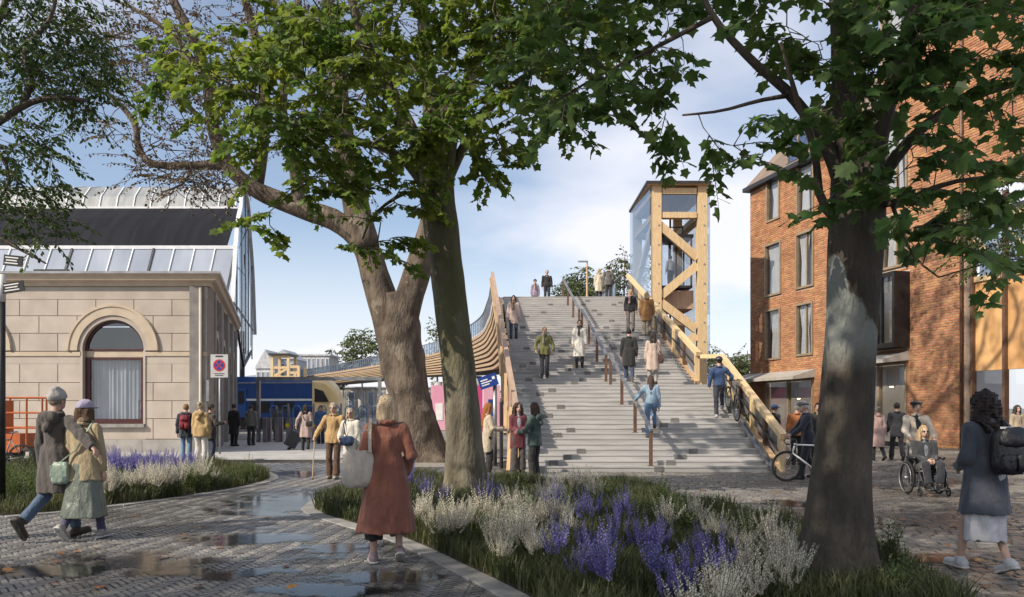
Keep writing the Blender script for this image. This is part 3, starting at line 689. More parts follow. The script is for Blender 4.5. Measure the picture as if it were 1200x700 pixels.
for zi, (u, v) in insets:
    px, py = (540 + u / 3.89, 400 + v / 3.89) if zi == 7 else (560 + u / 3.89, 280 + v / 3.89)
    bi = min(range(len(STEPS)), key=lambda i: abs(PY0 - (STEPS[i][1] - RIS / 2 - EYE) * FPX / STEPS[i][0] - py)); s = STEPS[bi]
    xx = (px - PX0) * s[0] / FPX
    if stair_xl(s[0]) + 0.3 < xx < stair_xr(s[0]) - 0.3 and not any(q == bi and abs(xx - w) < 0.5 for q, w in seen):
        seen.append((bi, xx))
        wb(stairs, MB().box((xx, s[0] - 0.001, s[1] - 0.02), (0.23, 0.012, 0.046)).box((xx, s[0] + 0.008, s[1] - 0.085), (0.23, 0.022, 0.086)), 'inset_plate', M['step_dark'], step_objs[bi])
for sgn, fx, nm in ((-1, stair_xl, 'stringer'), (1, stair_xr, 'stringer')):
    for a, b in ((20.35, 26.95), (27.05, 39.4)):
        xa, xb = fx(a) + sgn * 0.09, fx(b) + sgn * 0.09
        za, zb = stair_z(a), stair_z(b)
        wb(stairs, MB().prism([(xa, a, max(za - 0.75, 0.0)), (xb, b, zb - 0.75), (xb, b, zb + 0.06), (xa, a, za + 0.06)], (sgn * 0.16, 0, 0)), nm, M['wood_rail'])
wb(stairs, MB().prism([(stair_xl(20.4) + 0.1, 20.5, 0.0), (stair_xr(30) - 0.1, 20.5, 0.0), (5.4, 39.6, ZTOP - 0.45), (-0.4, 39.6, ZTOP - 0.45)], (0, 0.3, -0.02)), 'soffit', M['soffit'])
# ---- central handrails, one per flight
def rail_x(y): return 3.5 - 0.05 * (y - 20.5)
for fl, nm in enumerate(('lowest', 'middle', 'highest')):
    ya = STEPS[fl * NF][0] + 0.15; yb = STEPS[fl * NF + NF - 1][0] + 0.45
    pts = [Vector((rail_x(q), q, stair_z(q))) for q in np.linspace(ya, yb, 4)]
    hr = thing('handrail', 'slim steel handrail on brown posts dividing the %s flight of steps' % nm, 'handrail', pts[0], group='handrails down the middle of the stairs')
    top = Vector((0, 0, 0.93))
    for p in pts: wb(hr, MB().box(p + Vector((0, 0, 0.45)), (0.09, 0.05, 0.9)).box(p + Vector((0, 0, 0.006)), (0.16, 0.14, 0.012)), 'post', M['bronze'])
    z0, z1 = pts[0].z + 0.93, pts[-1].z + 0.93
    wb(hr, MB().bar((pts[0].x, pts[0].y - 0.12, z0 - 0.02), (pts[-1].x, pts[-1].y + 0.1, z1 + 0.02), 0.085, 0.07), 'rail', M['steel'])
# ---- left balustrade: timber rail, posts, glass
lb = thing('balustrade', 'tall timber and glass balustrade along the side of the stairs next to the curved bridge', 'balustrade', (0.1, 20.8, 0))
def lrail(t): return Vector((0.16, 20.9, 1.25)).lerp(Vector((-0.96, 39.6, 8.12)), t)
wb(lb, MB().bar(lrail(0), lrail(1), 0.14, 0.26), 'rail', M['wood_grey'])
NP = 13
for i in range(NP):
    t0, t1 = i / NP, (i + 1) / NP; a, b = lrail(t0), lrail(t1)
    fa = Vector((stair_xl(a.y) - 0.22, a.y, stair_z(a.y) - 0.5 if i else 0.02)); fb = Vector((stair_xl(b.y) - 0.22, b.y, stair_z(b.y) - 0.5))
    wb(lb, MB().bar(fa, a - Vector((0, 0, 0.12)), 0.11, 0.12, up=(0, 1, 0)), 'post', M['wood_rail'])
    ins = Vector((0, 0.12, 0)); up = Vector((0, 0, 0.12))
    wb(lb, MB().prism([fa + ins + up * 4, fb - ins + up * 4, b - ins - up * 1.4, a + ins - up * 1.4], (-0.012, 0, 0)), 'glass_panel', M['glass_blue'])
    if i % 2 == 0: wb(lb, MB().bar(fa + Vector((-0.12, 0, -0.1)), b + Vector((-0.10, 0, -0.2)), 0.09, 0.12), 'brace', M['wood_rail'])
wb(lb, MB().bar(lrail(0) + Vector((-0.02, 0, -0.1)), (0.14, 20.9, 0.0), 0.13, 0.2, up=(0, 1, 0)), 'end_post', M['wood_rail'])
# ---- right balustrades (lower and upper), timber rail with return, posts, mesh panels, cycle channel
def rbal(name, lbl, fr, to, zoff, n, ret=False):
    g = thing(name, lbl, 'balustrade', (fr.x, fr.y, 0), group='balustrades on the lift side of the stairs')
    wb(g, MB().bar(fr, to, 0.17, 0.15), 'rail', M['wood'])
    for i in range(n):
        a = fr.lerp(to, (i + 0.12) / n); b = fr.lerp(to, (i + 1.12) / n) if i < n - 1 else to
        zf = max(stair_z(a.y) - 0.35, 0.0)
        wb(g, MB().box((a.x, a.y, (a.z - 0.08 + zf) / 2), (0.15, 0.17, a.z - 0.08 - zf)), 'post', M['wood'] if i % 2 == 0 else M['bronze'])
        zb_ = max(stair_z(b.y) - 0.05, 0.15)
        wb(g, MB().prism([(a.x + 0.01, a.y + 0.1, stair_z(a.y) + 0.08), (b.x + 0.01, b.y - 0.08, zb_ + 0.12), (b.x + 0.01, b.y - 0.08, b.z - 0.2), (a.x + 0.01, a.y + 0.1, a.z - 0.16)], (0.014, 0, 0)), 'panel', mat(name + 'mesh%d' % i, (0.16, 0.155, 0.15), (0.24, 0.23, 0.22), 30, 0.5, metal=0.3))
        wb(g, MB().bar((a.x - 0.07, a.y, a.z - 0.42), (b.x - 0.07, b.y, b.z - 0.42), 0.04, 0.05), 'mid_rail', M['dark_metal'])
    return g
g = rbal('balustrade', 'timber and mesh balustrade ending at the foot of the stairs beside the white bicycle', Vector((6.78, 20.25, 0.88)), Vector((6.83, 26.4, 3.28)), 0, 5)
wb(g, MB().bar((6.83, 26.4, 3.28), (6.40, 27.3, 3.33), 0.15, 0.13), 'rail_return', M['wood'])
wb(g, MB().bar((6.48, 20.2, 0.06), (6.48, 26.0, 2.44), 0.13, 0.03).bar((6.42, 20.2, 0.10), (6.42, 26.0, 2.48), 0.02, 0.09).bar((6.54, 20.2, 0.10), (6.54, 26.0, 2.48), 0.02, 0.09), 'cycle_channel', M['steel'])
g = rbal('balustrade', 'timber and mesh balustrade along the upper flights before the lift tower', Vector((6.30, 27.4, 3.42)), Vector((5.66, 39.6, 8.05)), 0, 8)
wb(g, MB().bar((5.98, 27.3, 2.48), (5.58, 39.3, 7.1), 0.13, 0.03).bar((5.92, 27.3, 2.52), (5.52, 39.3, 7.14), 0.02, 0.09), 'cycle_channel', M['steel'])

# ------------------------------------------------------------------ curved footbridge behind the stairs
bridge = thing('footbridge', 'curved timber footbridge with slatted sides and glass parapet sweeping over the platforms', 'footbridge', (-2, 42, 0))
LP = spline([(-0.96, 39.7, 0), (-1.15, 44, 0), (-1.5, 50, 0), (-2.5, 60, 0), (-5.2, 72, 0), (-9.3, 85, 0), (-20.5, 110, 0), (-38, 143, 0), (-62, 178, 0)], False, 24)
LP = resample(LP, 1.0, False)
def side_n(i, pts):
    a = pts[max(i - 1, 0)]; b = pts[min(i + 1, len(pts) - 1)]; d = (b - a).normalized(); return Vector((d.y, -d.x, 0))
RP = [p + side_n(i, LP) * 6.4 for i, p in enumerate(LP)]
def sweep(pts, prof, name, mt, a=0, b=None, sgn=1):
    "prof: closed list of (inward, z)"
    b = len(pts) if b is None else b; idx = list(range(a, b)); n = len(prof); vs = []
    for i in idx:
        nn = side_n(i, pts) * sgn
        sc_ = 1.0 - 0.42 * min(max((i - 18) / 45, 0), 1)          # the girder gets shallower away from the stairs
        vs += [pts[i] + nn * o + Vector((0, 0, z if z > ZTOP - 0.4 else ZTOP + (z - ZTOP) * sc_)) for o, z in prof]
    fs = [(k * n + j, (k + 1) * n + j, (k + 1) * n + (j + 1) % n, k * n + (j + 1) % n) for k in range(len(idx) - 1) for j in range(n)]
    fs += [tuple(range(n)), tuple((len(idx) - 1) * n + j for j in range(n))[::-1]]
    return wb(bridge, MB().add(vs, fs), name, mt)
zt = ZTOP
sweep(LP, [(0.15, zt - 0.35), (6.25, zt - 0.35), (6.25, zt - 0.012), (0.15, zt - 0.012)], 'deck', M['step'])
ns = 9
for k in range(ns):
    o = 0.05 + 0.9 * (k / ns) ** 1.6; z = zt + 0.02 - k * 0.31
    for pts, sg in ((LP, 1), (RP, -1)):
        sweep(pts, [(o, z - 0.22), (o + 0.32, z - 0.22), (o + 0.32, z), (o, z)], 'slat', M['wood_h'], sgn=sg)
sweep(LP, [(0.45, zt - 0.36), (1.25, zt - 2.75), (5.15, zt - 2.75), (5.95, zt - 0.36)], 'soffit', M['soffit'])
for pts, sg in ((LP, 1), (RP, -1)):
    sweep(pts, [(-0.04, zt + 1.1), (0.08, zt + 1.1), (0.08, zt + 1.16), (-0.04, zt + 1.16)], 'parapet_rail', M['steel'], sgn=sg)
    if pts is RP: rng = range(2, 60)
    else: rng = range(0, len(pts) - 2)
    for i in rng:
        a, b = pts[i], pts[i + 1]; d = (b - a).normalized() * 0.03
        wb(bridge, MB().prism([a + d + Vector((0, 0, zt + 0.08)), b - d + Vector((0, 0, zt + 0.08)), b - d + Vector((0, 0, zt + 1.09)), a + d + Vector((0, 0, zt + 1.09))], (0.012, 0, 0)), 'glass_panel', M['glass_blue'])
        if i % 1 == 0: wb(bridge, MB().box(a + Vector((0, 0, zt + 0.55)), (0.05, 0.05, 1.1)), 'baluster', M['steel'])
for i in (14, 30, 46, 66, 90):
    if i < len(LP):
        for o in (1.6, 4.6):
            p = LP[i] + side_n(i, LP) * o; wb(bridge, MB().tube([p, p + Vector((0, 0, zt - 2.7))], 0.38, 12), 'pier', M['concrete'], smooth=True)
# lamp post on the deck
lp = P(688, 348, 50); lp.z = ZTOP
lamp = thing('lamp_post', 'slender pale lamp post standing on the footbridge deck', 'lamp post', lp)
wb(lamp, MB().tube([lp, lp + Vector((0, 0, 3.6))], [0.075, 0.05], 8), 'pole', M['wood_rail'])
wb(lamp, MB().box(lp + Vector((-0.25, 0, 3.6)), (0.6, 0.14, 0.08)), 'lamp_head', M['steel'])

# ------------------------------------------------------------------ timber lift tower
TD = 42.0
def TX(px): return (px - PX0) * TD / FPX
def TZ(py): return EYE + (PY0 - py) * TD / FPX
tw = thing('lift_tower', 'tall timber framed lift tower with glass walls beside the stairs', 'lift tower', (TX(796), TD, 0))
xl_, xr_ = TX(769), TX(822); dep = 5.2; sh = -0.035 * dep
cols = [(xl_, TD), (xr_, TD), (xl_ + sh, TD + dep), (xr_ + sh, TD + dep)]
ztop = TZ(218)
for cx_, cy_ in cols: wb(tw, MB().box((cx_, cy_, ztop / 2), (0.47, 0.47, ztop)), 'column', M['wood'])
def beam(a, b, z, h=0.3, w=0.42): wb(tw, MB().bar((a[0], a[1], z), (b[0], b[1], z), w, h), 'beam', M['wood'])
for z in (TZ(225), TZ(253)):
    for a, b in ((0, 1), (0, 2), (1, 3), (2, 3)):
        A_, B_ = Vector((*cols[a], 0)), Vector((*cols[b], 0)); d = (B_ - A_).normalized() * 0.29; beam(A_ + d, B_ - d, z)
def brace(px0, py0, px1, py1, off=0.0, w=0.26, h=0.42):
    wb(tw, MB().bar((TX(px0), TD + off, TZ(py0)), (TX(px1), TD + off, TZ(py1)), w, h), 'brace', M['wood'])
brace(772, 264, 817, 303, -0.06); brace(774, 347, 817, 311, -0.02); brace(774, 355, 815, 386, -0.06); brace(774, 430, 816, 393, -0.02)
# side braces on the face towards the stairs
for (z0, z1) in ((11.2, 8.6), (5.2, 8.2), (5.0, 2.0)):
    wb(tw, MB().bar((xl_ - 0.1, TD + 0.3, z0), (xl_ + sh - 0.1, TD + dep - 0.3, z1), 0.24, 0.36), 'brace', M['wood'])
wb(tw, MB().box(((xl_ + xr_ + sh) / 2, TD + dep / 2, ztop + 0.06), (xr_ - xl_ + 1.0, dep + 1.1, 0.12)), 'roof', M['dark_metal'])
wb(tw, MB().box(((xl_ + xr_ + sh) / 2, TD + dep / 2, ztop - 0.02), (xr_ - xl_ + 0.85, dep + 0.95, 0.04)), 'ceiling', M['wood_rail'])
hx = 0.36
for (a, b, nrm) in ((0, 2, (-1, 0)), (1, 3, (1, 0))):
    for z0, z1 in ((0.4, 3.4), (3.42, 6.6), (6.62, 9.2), (9.22, 11.4), (11.42, ztop - 0.1)):
        A_, B_ = Vector((*cols[a], 0)), Vector((*cols[b], 0)); o = Vector((nrm[0] * hx, 0, 0))
        wb(tw, MB().prism([A_ + o + Vector((0, -0.3, z0)), B_ + o + Vector((0, 0.3, z0)), B_ + o + Vector((0, 0.3, z1)), A_ + o + Vector((0, -0.3, z1))], (nrm[0] * 0.015, 0, 0)), 'glass_panel', M['glass_clear'])
wb(tw, MB().prism([(xl_ + 0.29, TD - 0.1, TZ(250)), (xr_ - 0.29, TD - 0.1, TZ(250)), (xr_ - 0.29, TD - 0.1, TZ(229)), (xl_ + 0.29, TD - 0.1, TZ(229))], (0, 0.02, 0)), 'glass_panel', M['glass_blue'])
for i in range(9):      # plate bolts on the columns
    z = 4.0 + i * 1.0
    for cx_ in (xl_, xr_): wb(tw, MB().tube([(cx_ + 0.1, TD - 0.245, z), (cx_ + 0.1, TD - 0.255, z)], 0.045, 8), 'bolt', M['steel'])
# the lift car
car = thing('lift_car', 'glazed lift car with dark frame stopped high in the timber tower', 'lift car', (TX(790), TD + 1.8, TZ(335) - 0.02))
c0, c1, zc0, zc1 = TX(776), TX(814), TZ(333), TZ(276); yc0, yc1 = TD + 0.5, TD + 2.5
wb(car, MB().box(((c0 + c1) / 2, (yc0 + yc1) / 2, zc0 - 0.06), (c1 - c0, yc1 - yc0, 0.12)), 'floor', M['dark_metal'])
wb(car, MB().box(((c0 + c1) / 2, (yc0 + yc1) / 2, zc1 + 0.08), (c1 - c0 + 0.1, yc1 - yc0 + 0.1, 0.16)), 'roof', M['dark_metal'])
for xx in (c0 + 0.05, (c0 + c1) / 2, c1 - 0.05):
    for yy in (yc0 + 0.05, yc1 - 0.05): wb(car, MB().box((xx, yy, (zc0 + zc1) / 2), (0.09, 0.09, zc1 - zc0)), 'frame_post', M['bronze'])
for yy in (yc0 + 0.01, yc1 - 0.01): wb(car, MB().box(((c0 + c1) / 2, yy, (zc0 + zc1) / 2), (c1 - c0 - 0.1, 0.012, zc1 - zc0 - 0.02)), 'glass_panel', M['glass_clear'])
wb(tw, MB().box((TX(794), TD + 1.75, TZ(350)), (TX(815) - TX(773), 2.6, 0.95)), 'landing_box', M['wood_grey'])
for px in (778, 800): wb(tw, MB().tube([(TX(px), TD + 3.3, 0.0), (TX(px), TD + 3.3, ztop - 0.2)], 0.06, 6), 'guide_rail', M['dark_metal'])
wb(tw, MB().box((TX(796), TD + 2.0, 3.0), (1.1, 1.6, 6.0)), 'lift_shaft_core', M['wood_grey'])
wb(tw, MB().box((TX(796), TD + 2.8, TZ(268)), (1.7, 1.6, 0.08)).box((TX(780), TD + 2.1, TZ(262)), (0.05, 0.05, 0.7)).box((TX(810), TD + 2.1, TZ(262)), (0.05, 0.05, 0.7)).box((TX(795), TD + 2.1, TZ(256)), (1.35, 0.05, 0.05)), 'service_platform', M['dark_metal'])
# ------------------------------------------------------------------ brick apartment building on the right
F0 = Vector((17.3, 31.0, 0)); FU = Vector((-0.237, 1, 0)).normalized(); FN = Vector((-FU.y, FU.x, 0))
FRZ = math.atan2(FU.y, FU.x)
def W(s, o, z): return F0 + FU * s + FN * o + Vector((0, 0, z))
def FP(px, py):
    "facade coordinates (s along, z up) of a photo pixel"
    a = (px - PX0) / FPX; Y = (F0.x + 0.237 * F0.y) / (a + 0.237); return (Y - F0.y) * math.hypot(0.237, 1), EYE + (PY0 - py) * Y / FPX
apt = thing('apartment_building', 'red brick apartment building with bronze framed windows and dark roof', 'building', F0)
def ab(mb, name, mt, par=None, smooth=False): return wb(apt, mb, name, mt, par, smooth)
def fbox(s0, s1, o0, o1, z0, z1, mb=None, m=0):
    mb = mb or MB()
    return mb.prism([W(s0, o0, z0), W(s1, o0, z0), W(s1, o1, z0), W(s0, o1, z0)], (0, 0, z1 - z0), m)
def rect(pl, pr, pt, pb, ref='l'):
    "opening from photo pixels: left/right px, top/bottom py measured at the left edge"
    sl, zt_ = FP(pl, pt); _, zb_ = FP(pl, pb); sr, _ = FP(pr, pt)
    return (sr, sl, zb_, zt_)
SF, ZE, SSPLIT, ZR = FP(879, 226)[0], 13.95, 4.7, 20.5
wins = [rect(898.6, 914, 212, 262), rect(934, 954, 194, 260), rect(896.6, 915.7, 288, 349), rect(933, 954, 275, 340), rect(897, 915, 364, 423), rect(933, 953, 357, 418)]
# behind the trunk the same bays repeat
s_pitch = wins[0][0] - wins[1][0]
extra = []
for w in (wins[1], wins[3], wins[5]): extra.append((w[0] - s_pitch * 0.95, w[1] - s_pitch * 0.95, w[2], w[3]))
w7 = rect(1033, 1064, 256, 318); w8 = rect(1033, 1064, 140, 236)
w10 = (w8[0], w8[1], 16.6, 19.6); w9 = (-4.6, -2.9, w8[2], w8[3]); w11 = (-4.6, -2.9, 16.6, 19.6)
plain = wins + extra + [w7, w8, w9, w10, w11]
bay = rect(1027, 1066, 327, 411)
shop1 = rect(897, 953, 446, 508); shop1 = (shop1[0], shop1[1], 0.35, shop1[3])
shop2 = rect(1000, 1063, 428, 520); shop2 = (shop2[0], shop2[1], 0.15, shop2[3])
timber = (-9.0, 0.0, 0.0, 9.7)
opens = plain + [bay, shop1, shop2, timber]
S0B = -9.0
def free(s0, s1, z0, z1):
    "pieces of the interval s0..s1 not taken by an opening at height z0..z1"
    cuts = sorted((o[0], o[1]) for o in opens if o[2] < z1 - 0.01 and o[3] > z0 + 0.01)
    out = []; s = s0
    for a, b in cuts:
        if a > s: out.append((s, min(a, s1)))
        s = max(s, b)
    if s < s1: out.append((s, s1))
    return out
zs_ = sorted({0.0, ZE, ZR, *[o[2] for o in opens], *[o[3] for o in opens]})
bw = MB()
for z0, z1 in zip(zs_, zs_[1:]):
    hi = SF if z1 <= ZE + 0.01 else SSPLIT
    for a, b in free(S0B, hi, z0, z1): fbox(a, b, -0.32, -0.022, z0, z1, bw)
ab(bw, 'wall', M['brick_joint'])
BL, BH, JT = 0.40, 0.104, 0.019
cs, cz, cl = [], [], []
row = 0; z = 0.012
while z + BH < ZR:
    hi = SF if z + BH <= ZE else SSPLIT; off = (row % 2) * BL / 2
    for a, b in free(S0B, hi, z, z + BH):
        k = math.floor((a - off) / BL); e = off + k * BL
        while e < b:
            p, q = max(e, a), min(e + BL, b)
            if q - p > 0.06: cs.append((p + q) / 2); cz.append(z + BH / 2); cl.append(q - p - JT)
            e += BL
    z += BH; row += 1
cs, cz, cl = map(np.array, (cs, cz, cl)); nb = len(cs)
proud = nrng.normal(0, 0.003, nb)
def brick_verts(cs, cz, cl, proud):
    n = len(cs); V = np.zeros((n, 8, 3)); h = (BH - JT) / 2; c = 0.006
    sx = np.array([-1, 1, 1, -1]); sz = np.array([-1, -1, 1, 1])
    for k, (ins, o) in enumerate(((0, -0.03), (c, 0))):
        S = cs[:, None] + sx[None] * (cl[:, None] / 2 - ins); Z = cz[:, None] + sz[None] * (h - ins); O = (proud + o)[:, None] + 0 * S
        V[:, k * 4:k * 4 + 4, 0] = S; V[:, k * 4:k * 4 + 4, 1] = O; V[:, k * 4:k * 4 + 4, 2] = Z
    q = np.array([(7, 6, 5, 4), (4, 5, 1, 0), (5, 6, 2, 1), (6, 7, 3, 2), (7, 4, 0, 3)])
    return V.reshape(-1, 3), (np.arange(n)[:, None, None] * 8 + q[None]).reshape(-1, 4)
# bricks show largest at the near end, at the height the trees leave free
key = cs + np.where((cz < 8.2) & (cz > 0.3), 0, 100); order = np.argsort(key); near, far = order[:300], order[300:]
full_l = np.abs(cl - (BL - JT)) < 1e-6
near = [i for i in order if full_l[i]][:300]; ns_ = set(near); far = np.array([i for i in range(nb) if i not in ns_])
v, f = brick_verts(cs[far], cz[far], cl[far], proud[far])
Wm = np.array([[FU.x, FN.x], [FU.y, FN.y]])
def toW(v):
    o = np.zeros_like(v); o[:, :2] = v[:, :2] @ Wm.T + np.array([F0.x, F0.y]); o[:, 2] = v[:, 2]; return o
o = link('brickwork', npmesh('brickwork', toW(v), f, M['brick'], False), apt, kind='stuff'); o.matrix_parent_inverse = Matrix.Translation(-F0)
v, f = brick_verts(np.zeros(1), np.zeros(1), np.array([BL - JT]), np.zeros(1))
bme = npmesh('brick', v, f, M['brick'], False)
for i in near:
    p = W(cs[i], proud[i], cz[i]) - F0; link('brick', bme, apt, loc=p, rot=(0, 0, FRZ))
def window(op, fr=0.10, mt='frame_bronze', depth=0.14, room=1.2, mull=None, back='interior_mid', cur=0):
    s0, s1, z0, z1 = op
    m = MB(); fbox(s0, s1, -0.18, depth * 0.5, z1 - fr, z1, m); w = ab(m, 'window', M[mt])
    ab(fbox(s0, s1, -0.18, depth * 0.5, z0, z0 + fr), 'frame_sill', M[mt], w)
    for a, b in ((s0, s0 + fr), (s1 - fr, s1)): ab(fbox(a, b, -0.18, depth * 0.5, z0 + fr, z1 - fr), 'frame_stile', M[mt], w)
    if mull is not None:
        q = s0 + (s1 - s0) * mull; ab(fbox(q - 0.03, q + 0.03, -0.13, -0.03, z0 + fr, z1 - fr), 'mullion', M[mt], w)
    ab(MB().add([W(s0 + fr, -0.08, z0 + fr), W(s1 - fr, -0.08, z0 + fr), W(s1 - fr, -0.08, z1 - fr), W(s0 + fr, -0.08, z1 - fr)], [(3, 2, 1, 0)]), 'pane', M['glass'], w)
    r = MB(); q = [W(s0 - 0.2, -0.33, z0 - 0.1), W(s1 + 0.2, -0.33, z0 - 0.1), W(s1 + 0.2, -0.33 - room, z0 - 0.1), W(s0 - 0.2, -0.33 - room, z0 - 0.1)]; h = Vector((0, 0, z1 - z0 + 0.2))
    r.add(q + [p + h for p in q], [(0, 1, 2, 3), (7, 6, 5, 4), (1, 5, 6, 2), (2, 6, 7, 3), (3, 7, 4, 0)]); ab(r, 'room', M[back], w)
    if cur:
        n = 16; c0, c1 = (s0 + fr, s0 + fr + (s1 - s0) * cur) if R.random() < 0.5 else (s1 - fr - (s1 - s0) * cur, s1 - fr)
        vs = []
        for zz, pin in ((z0 + fr, 0.75), (z0 + 0.5 * (z1 - z0), 0.55), (z1 - fr, 1.0)):
            vs += [W(c0 + (c1 - c0) * (0.5 + (i / n - 0.5) * pin), -0.16 + 0.025 * math.sin(i * 2.1), zz) for i in range(n + 1)]
        ab(MB().add(vs, [(r_ * (n + 1) + i, r_ * (n + 1) + i + 1, (r_ + 1) * (n + 1) + i + 1, (r_ + 1) * (n + 1) + i) for r_ in range(2) for i in range(n)]), 'curtain', M['curtain'], w, True)
    return w
for i, op in enumerate(plain): window(op, cur=(0.85, 0.75, 1.0, 0.7, 0.9, 0.8)[i % 6] - 0.12, mull=0.45 if i in (3, 5, 7, 9, 10) else None)
# black box bay
s0, s1, z0, z1 = bay
bb = ab(fbox(s0, s1, -0.3, 0.75, z1 - 0.18, z1), 'bay_window', M['black'])
ab(fbox(s0, s1, -0.3, 0.75, z0, z0 + 0.2), 'bay_floor', M['black'], bb)
for a, b in ((s0, s0 + 0.14), (s1 - 0.14, s1)): ab(fbox(a, b, -0.3, 0.75, z0 + 0.2, z1 - 0.18), 'bay_cheek', M['black'], bb)
for t in (0.42,): ab(fbox(s0 + (s1 - s0) * t - 0.05, s0 + (s1 - s0) * t + 0.05, 0.6, 0.72, z0 + 0.2, z1 - 0.18), 'mullion', M['black'], bb)
ab(MB().add([W(s0 + 0.14, 0.66, z0 + 0.2), W(s1 - 0.14, 0.66, z0 + 0.2), W(s1 - 0.14, 0.66, z1 - 0.18), W(s0 + 0.14, 0.66, z1 - 0.18)], [(3, 2, 1, 0)]), 'pane', M['glass'], bb)
r = MB(); q = [W(s0, -0.33, z0), W(s1, -0.33, z0), W(s1, -3.0, z0), W(s0, -3.0, z0)]; h = Vector((0, 0, z1 - z0)); r.add(q + [p + h for p in q], [(0, 1, 2, 3), (7, 6, 5, 4), (1, 5, 6, 2), (2, 6, 7, 3), (3, 7, 4, 0)]); ab(r, 'room', M['interior'], bb)
ab(fbox(s0 + 0.5, s1 - 0.5, -1.5, -0.9, z0 + 0.2, z0 + 1.0), 'cabinet', M['wood_rail'], bb)
ab(fbox(s0 + 0.4, s1 - 0.4, -1.2, -1.05, z1 - 0.3, z1 - 0.24), 'fill_strip', M['fill_glow'], bb)  # glowing strip added to brighten the bay interior
# shopfronts with canopies
def shopfront(op, cs0, cs1, label):
    s0, s1, z0, z1 = op
    w = ab(fbox(s0, s1, -0.15, 0.06, z1 - 0.12, z1), 'shopfront', M['frame_bronze'])
    n = max(2, round((s1 - s0) / 1.9))
    for i in range(n + 1):
        q = s0 + (s1 - s0) * i / n; q = min(max(q, s0 + 0.05), s1 - 0.05)
        ab(fbox(q - 0.05, q + 0.05, -0.15, 0.05, z0, z1 - 0.12), 'mullion', M['frame_bronze'], w)
    for i in range(n):
        a, b = s0 + (s1 - s0) * i / n + 0.06, s0 + (s1 - s0) * (i + 1) / n - 0.06
        ab(MB().add([W(a, -0.05, z0), W(b, -0.05, z0), W(b, -0.05, z1 - 0.12), W(a, -0.05, z1 - 0.12)], [(3, 2, 1, 0)]), 'pane', M['glass_clear'], w)
    ab(fbox(s0, s1, -0.12, 0.03, z0 - 0.2, z0 - 0.002), 'stall_riser', M['dark_metal'], w)
    r = MB(); q = [W(s0 - 0.5, -0.33, 0.02), W(s1 + 0.5, -0.33, 0.02), W(s1 + 0.5, -4.5, 0.02), W(s0 - 0.5, -4.5, 0.02)]; h = Vector((0, 0, z1 + 0.2)); r.add(q + [p + h for p in q], [(0, 1, 2, 3), (7, 6, 5, 4), (1, 5, 6, 2), (2, 6, 7, 3), (3, 7, 4, 0)]); ab(r, 'room', M['interior'], w)
    ab(fbox(s0 + 0.4, s1 - 0.4, -3.2, -2.4, 0.03, 1.05), 'counter', M['wood_rail'], w)
    ab(fbox(s0 + 0.1, s1 - 0.1, -0.34, -0.28, z1 - 1.0, z1 - 0.15), 'blind', M['curtain'], w)
    for t in (0.25, 0.75):
        for dd in (-1.0, -2.8): ab(fbox(s0 + (s1 - s0) * t - 0.7, s0 + (s1 - s0) * t + 0.7, dd - 0.12, dd, z1 - 0.02, z1 + 0.04), 'fill_strip', M['fill_glow'], w)  # glowing ceiling strips added to brighten the shop interior
    for t in (0.3, 0.7):
        q = W(s0 + (s1 - s0) * t, -1.2, z1 - 1.0); ab(MB().tube([q, q + Vector((0, 0, 0.06)), q + Vector((0, 0, 0.16)), q + Vector((0, 0, 1.0))], [0.2, 0.17, 0.03, 0.008], 12), 'pendant_lamp', M['dark_metal'], w)
        ab(MB().tube([q + Vector((0, 0, -0.05)), q + Vector((0, 0, 0.0))], [0.07, 0.09], 10), 'lamp_bulb', M['glow'], w)
    c = ab(MB().prism([W(cs0, 0.0, z1 + 0.42), W(cs0, 1.25, z1 + 0.05), W(cs0, 1.25, z1 - 0.10), W(cs0, 0.0, z1 + 0.02)], FU * (cs1 - cs0)), 'canopy', M['canopy_grey'])
    return w
shopfront(shop1, shop1[0] - 0.15, SF + 0.35, 'a'); shopfront(shop2, shop2[0] - 0.1, shop2[1] + 0.2, 'b')
# downpipe at the near end, end wall, eaves, roof
ab(MB().tube([W(0.05, 0.1, 0.0), W(0.05, 0.1, ZR)], 0.06, 8), 'downpipe', M['bronze'], smooth=True)
ab(fbox(SF, SF - 0.3, -9.0, -0.34, 0, ZE), 'end_wall', M['brick'])
ab(fbox(SSPLIT, SF + 0.25, -0.4, 0.35, ZE, ZE + 0.22), 'eave', M['black'])
ab(fbox(S0B, SSPLIT + 0.1, -0.4, 0.2, ZR, ZR + 0.25), 'eave', M['black'])
ns_seg = 8
for k in range(ns_seg):
    a = SSPLIT + (SF + 0.2 - SSPLIT) * k / ns_seg; b = SSPLIT + (SF + 0.2 - SSPLIT) * (k + 1) / ns_seg - 0.02
    ab(MB().prism([W(a, 0.25, ZE + 0.22), W(a, -4.2, ZE + 5.0), W(a, -4.2, ZE + 4.85), W(a, 0.1, ZE + 0.2)], FU * (b - a)), 'roof_sheet', M['roof_brown'])
ab(MB().prism([W(SSPLIT, -0.4, ZE), W(SF, -0.4, ZE), W(SF, -8.5, ZE), W(SF, -4.2, ZE + 4.8), W(SSPLIT, -4.2, ZE + 4.8), W(SSPLIT, -8.5, ZE)], (0, 0, -0.05)), 'roof_core', M['roof_brown'])
ab(fbox(SSPLIT, SSPLIT - 0.3, -8, -0.34, ZE - 2, ZR), 'party_wall', M['brick'])
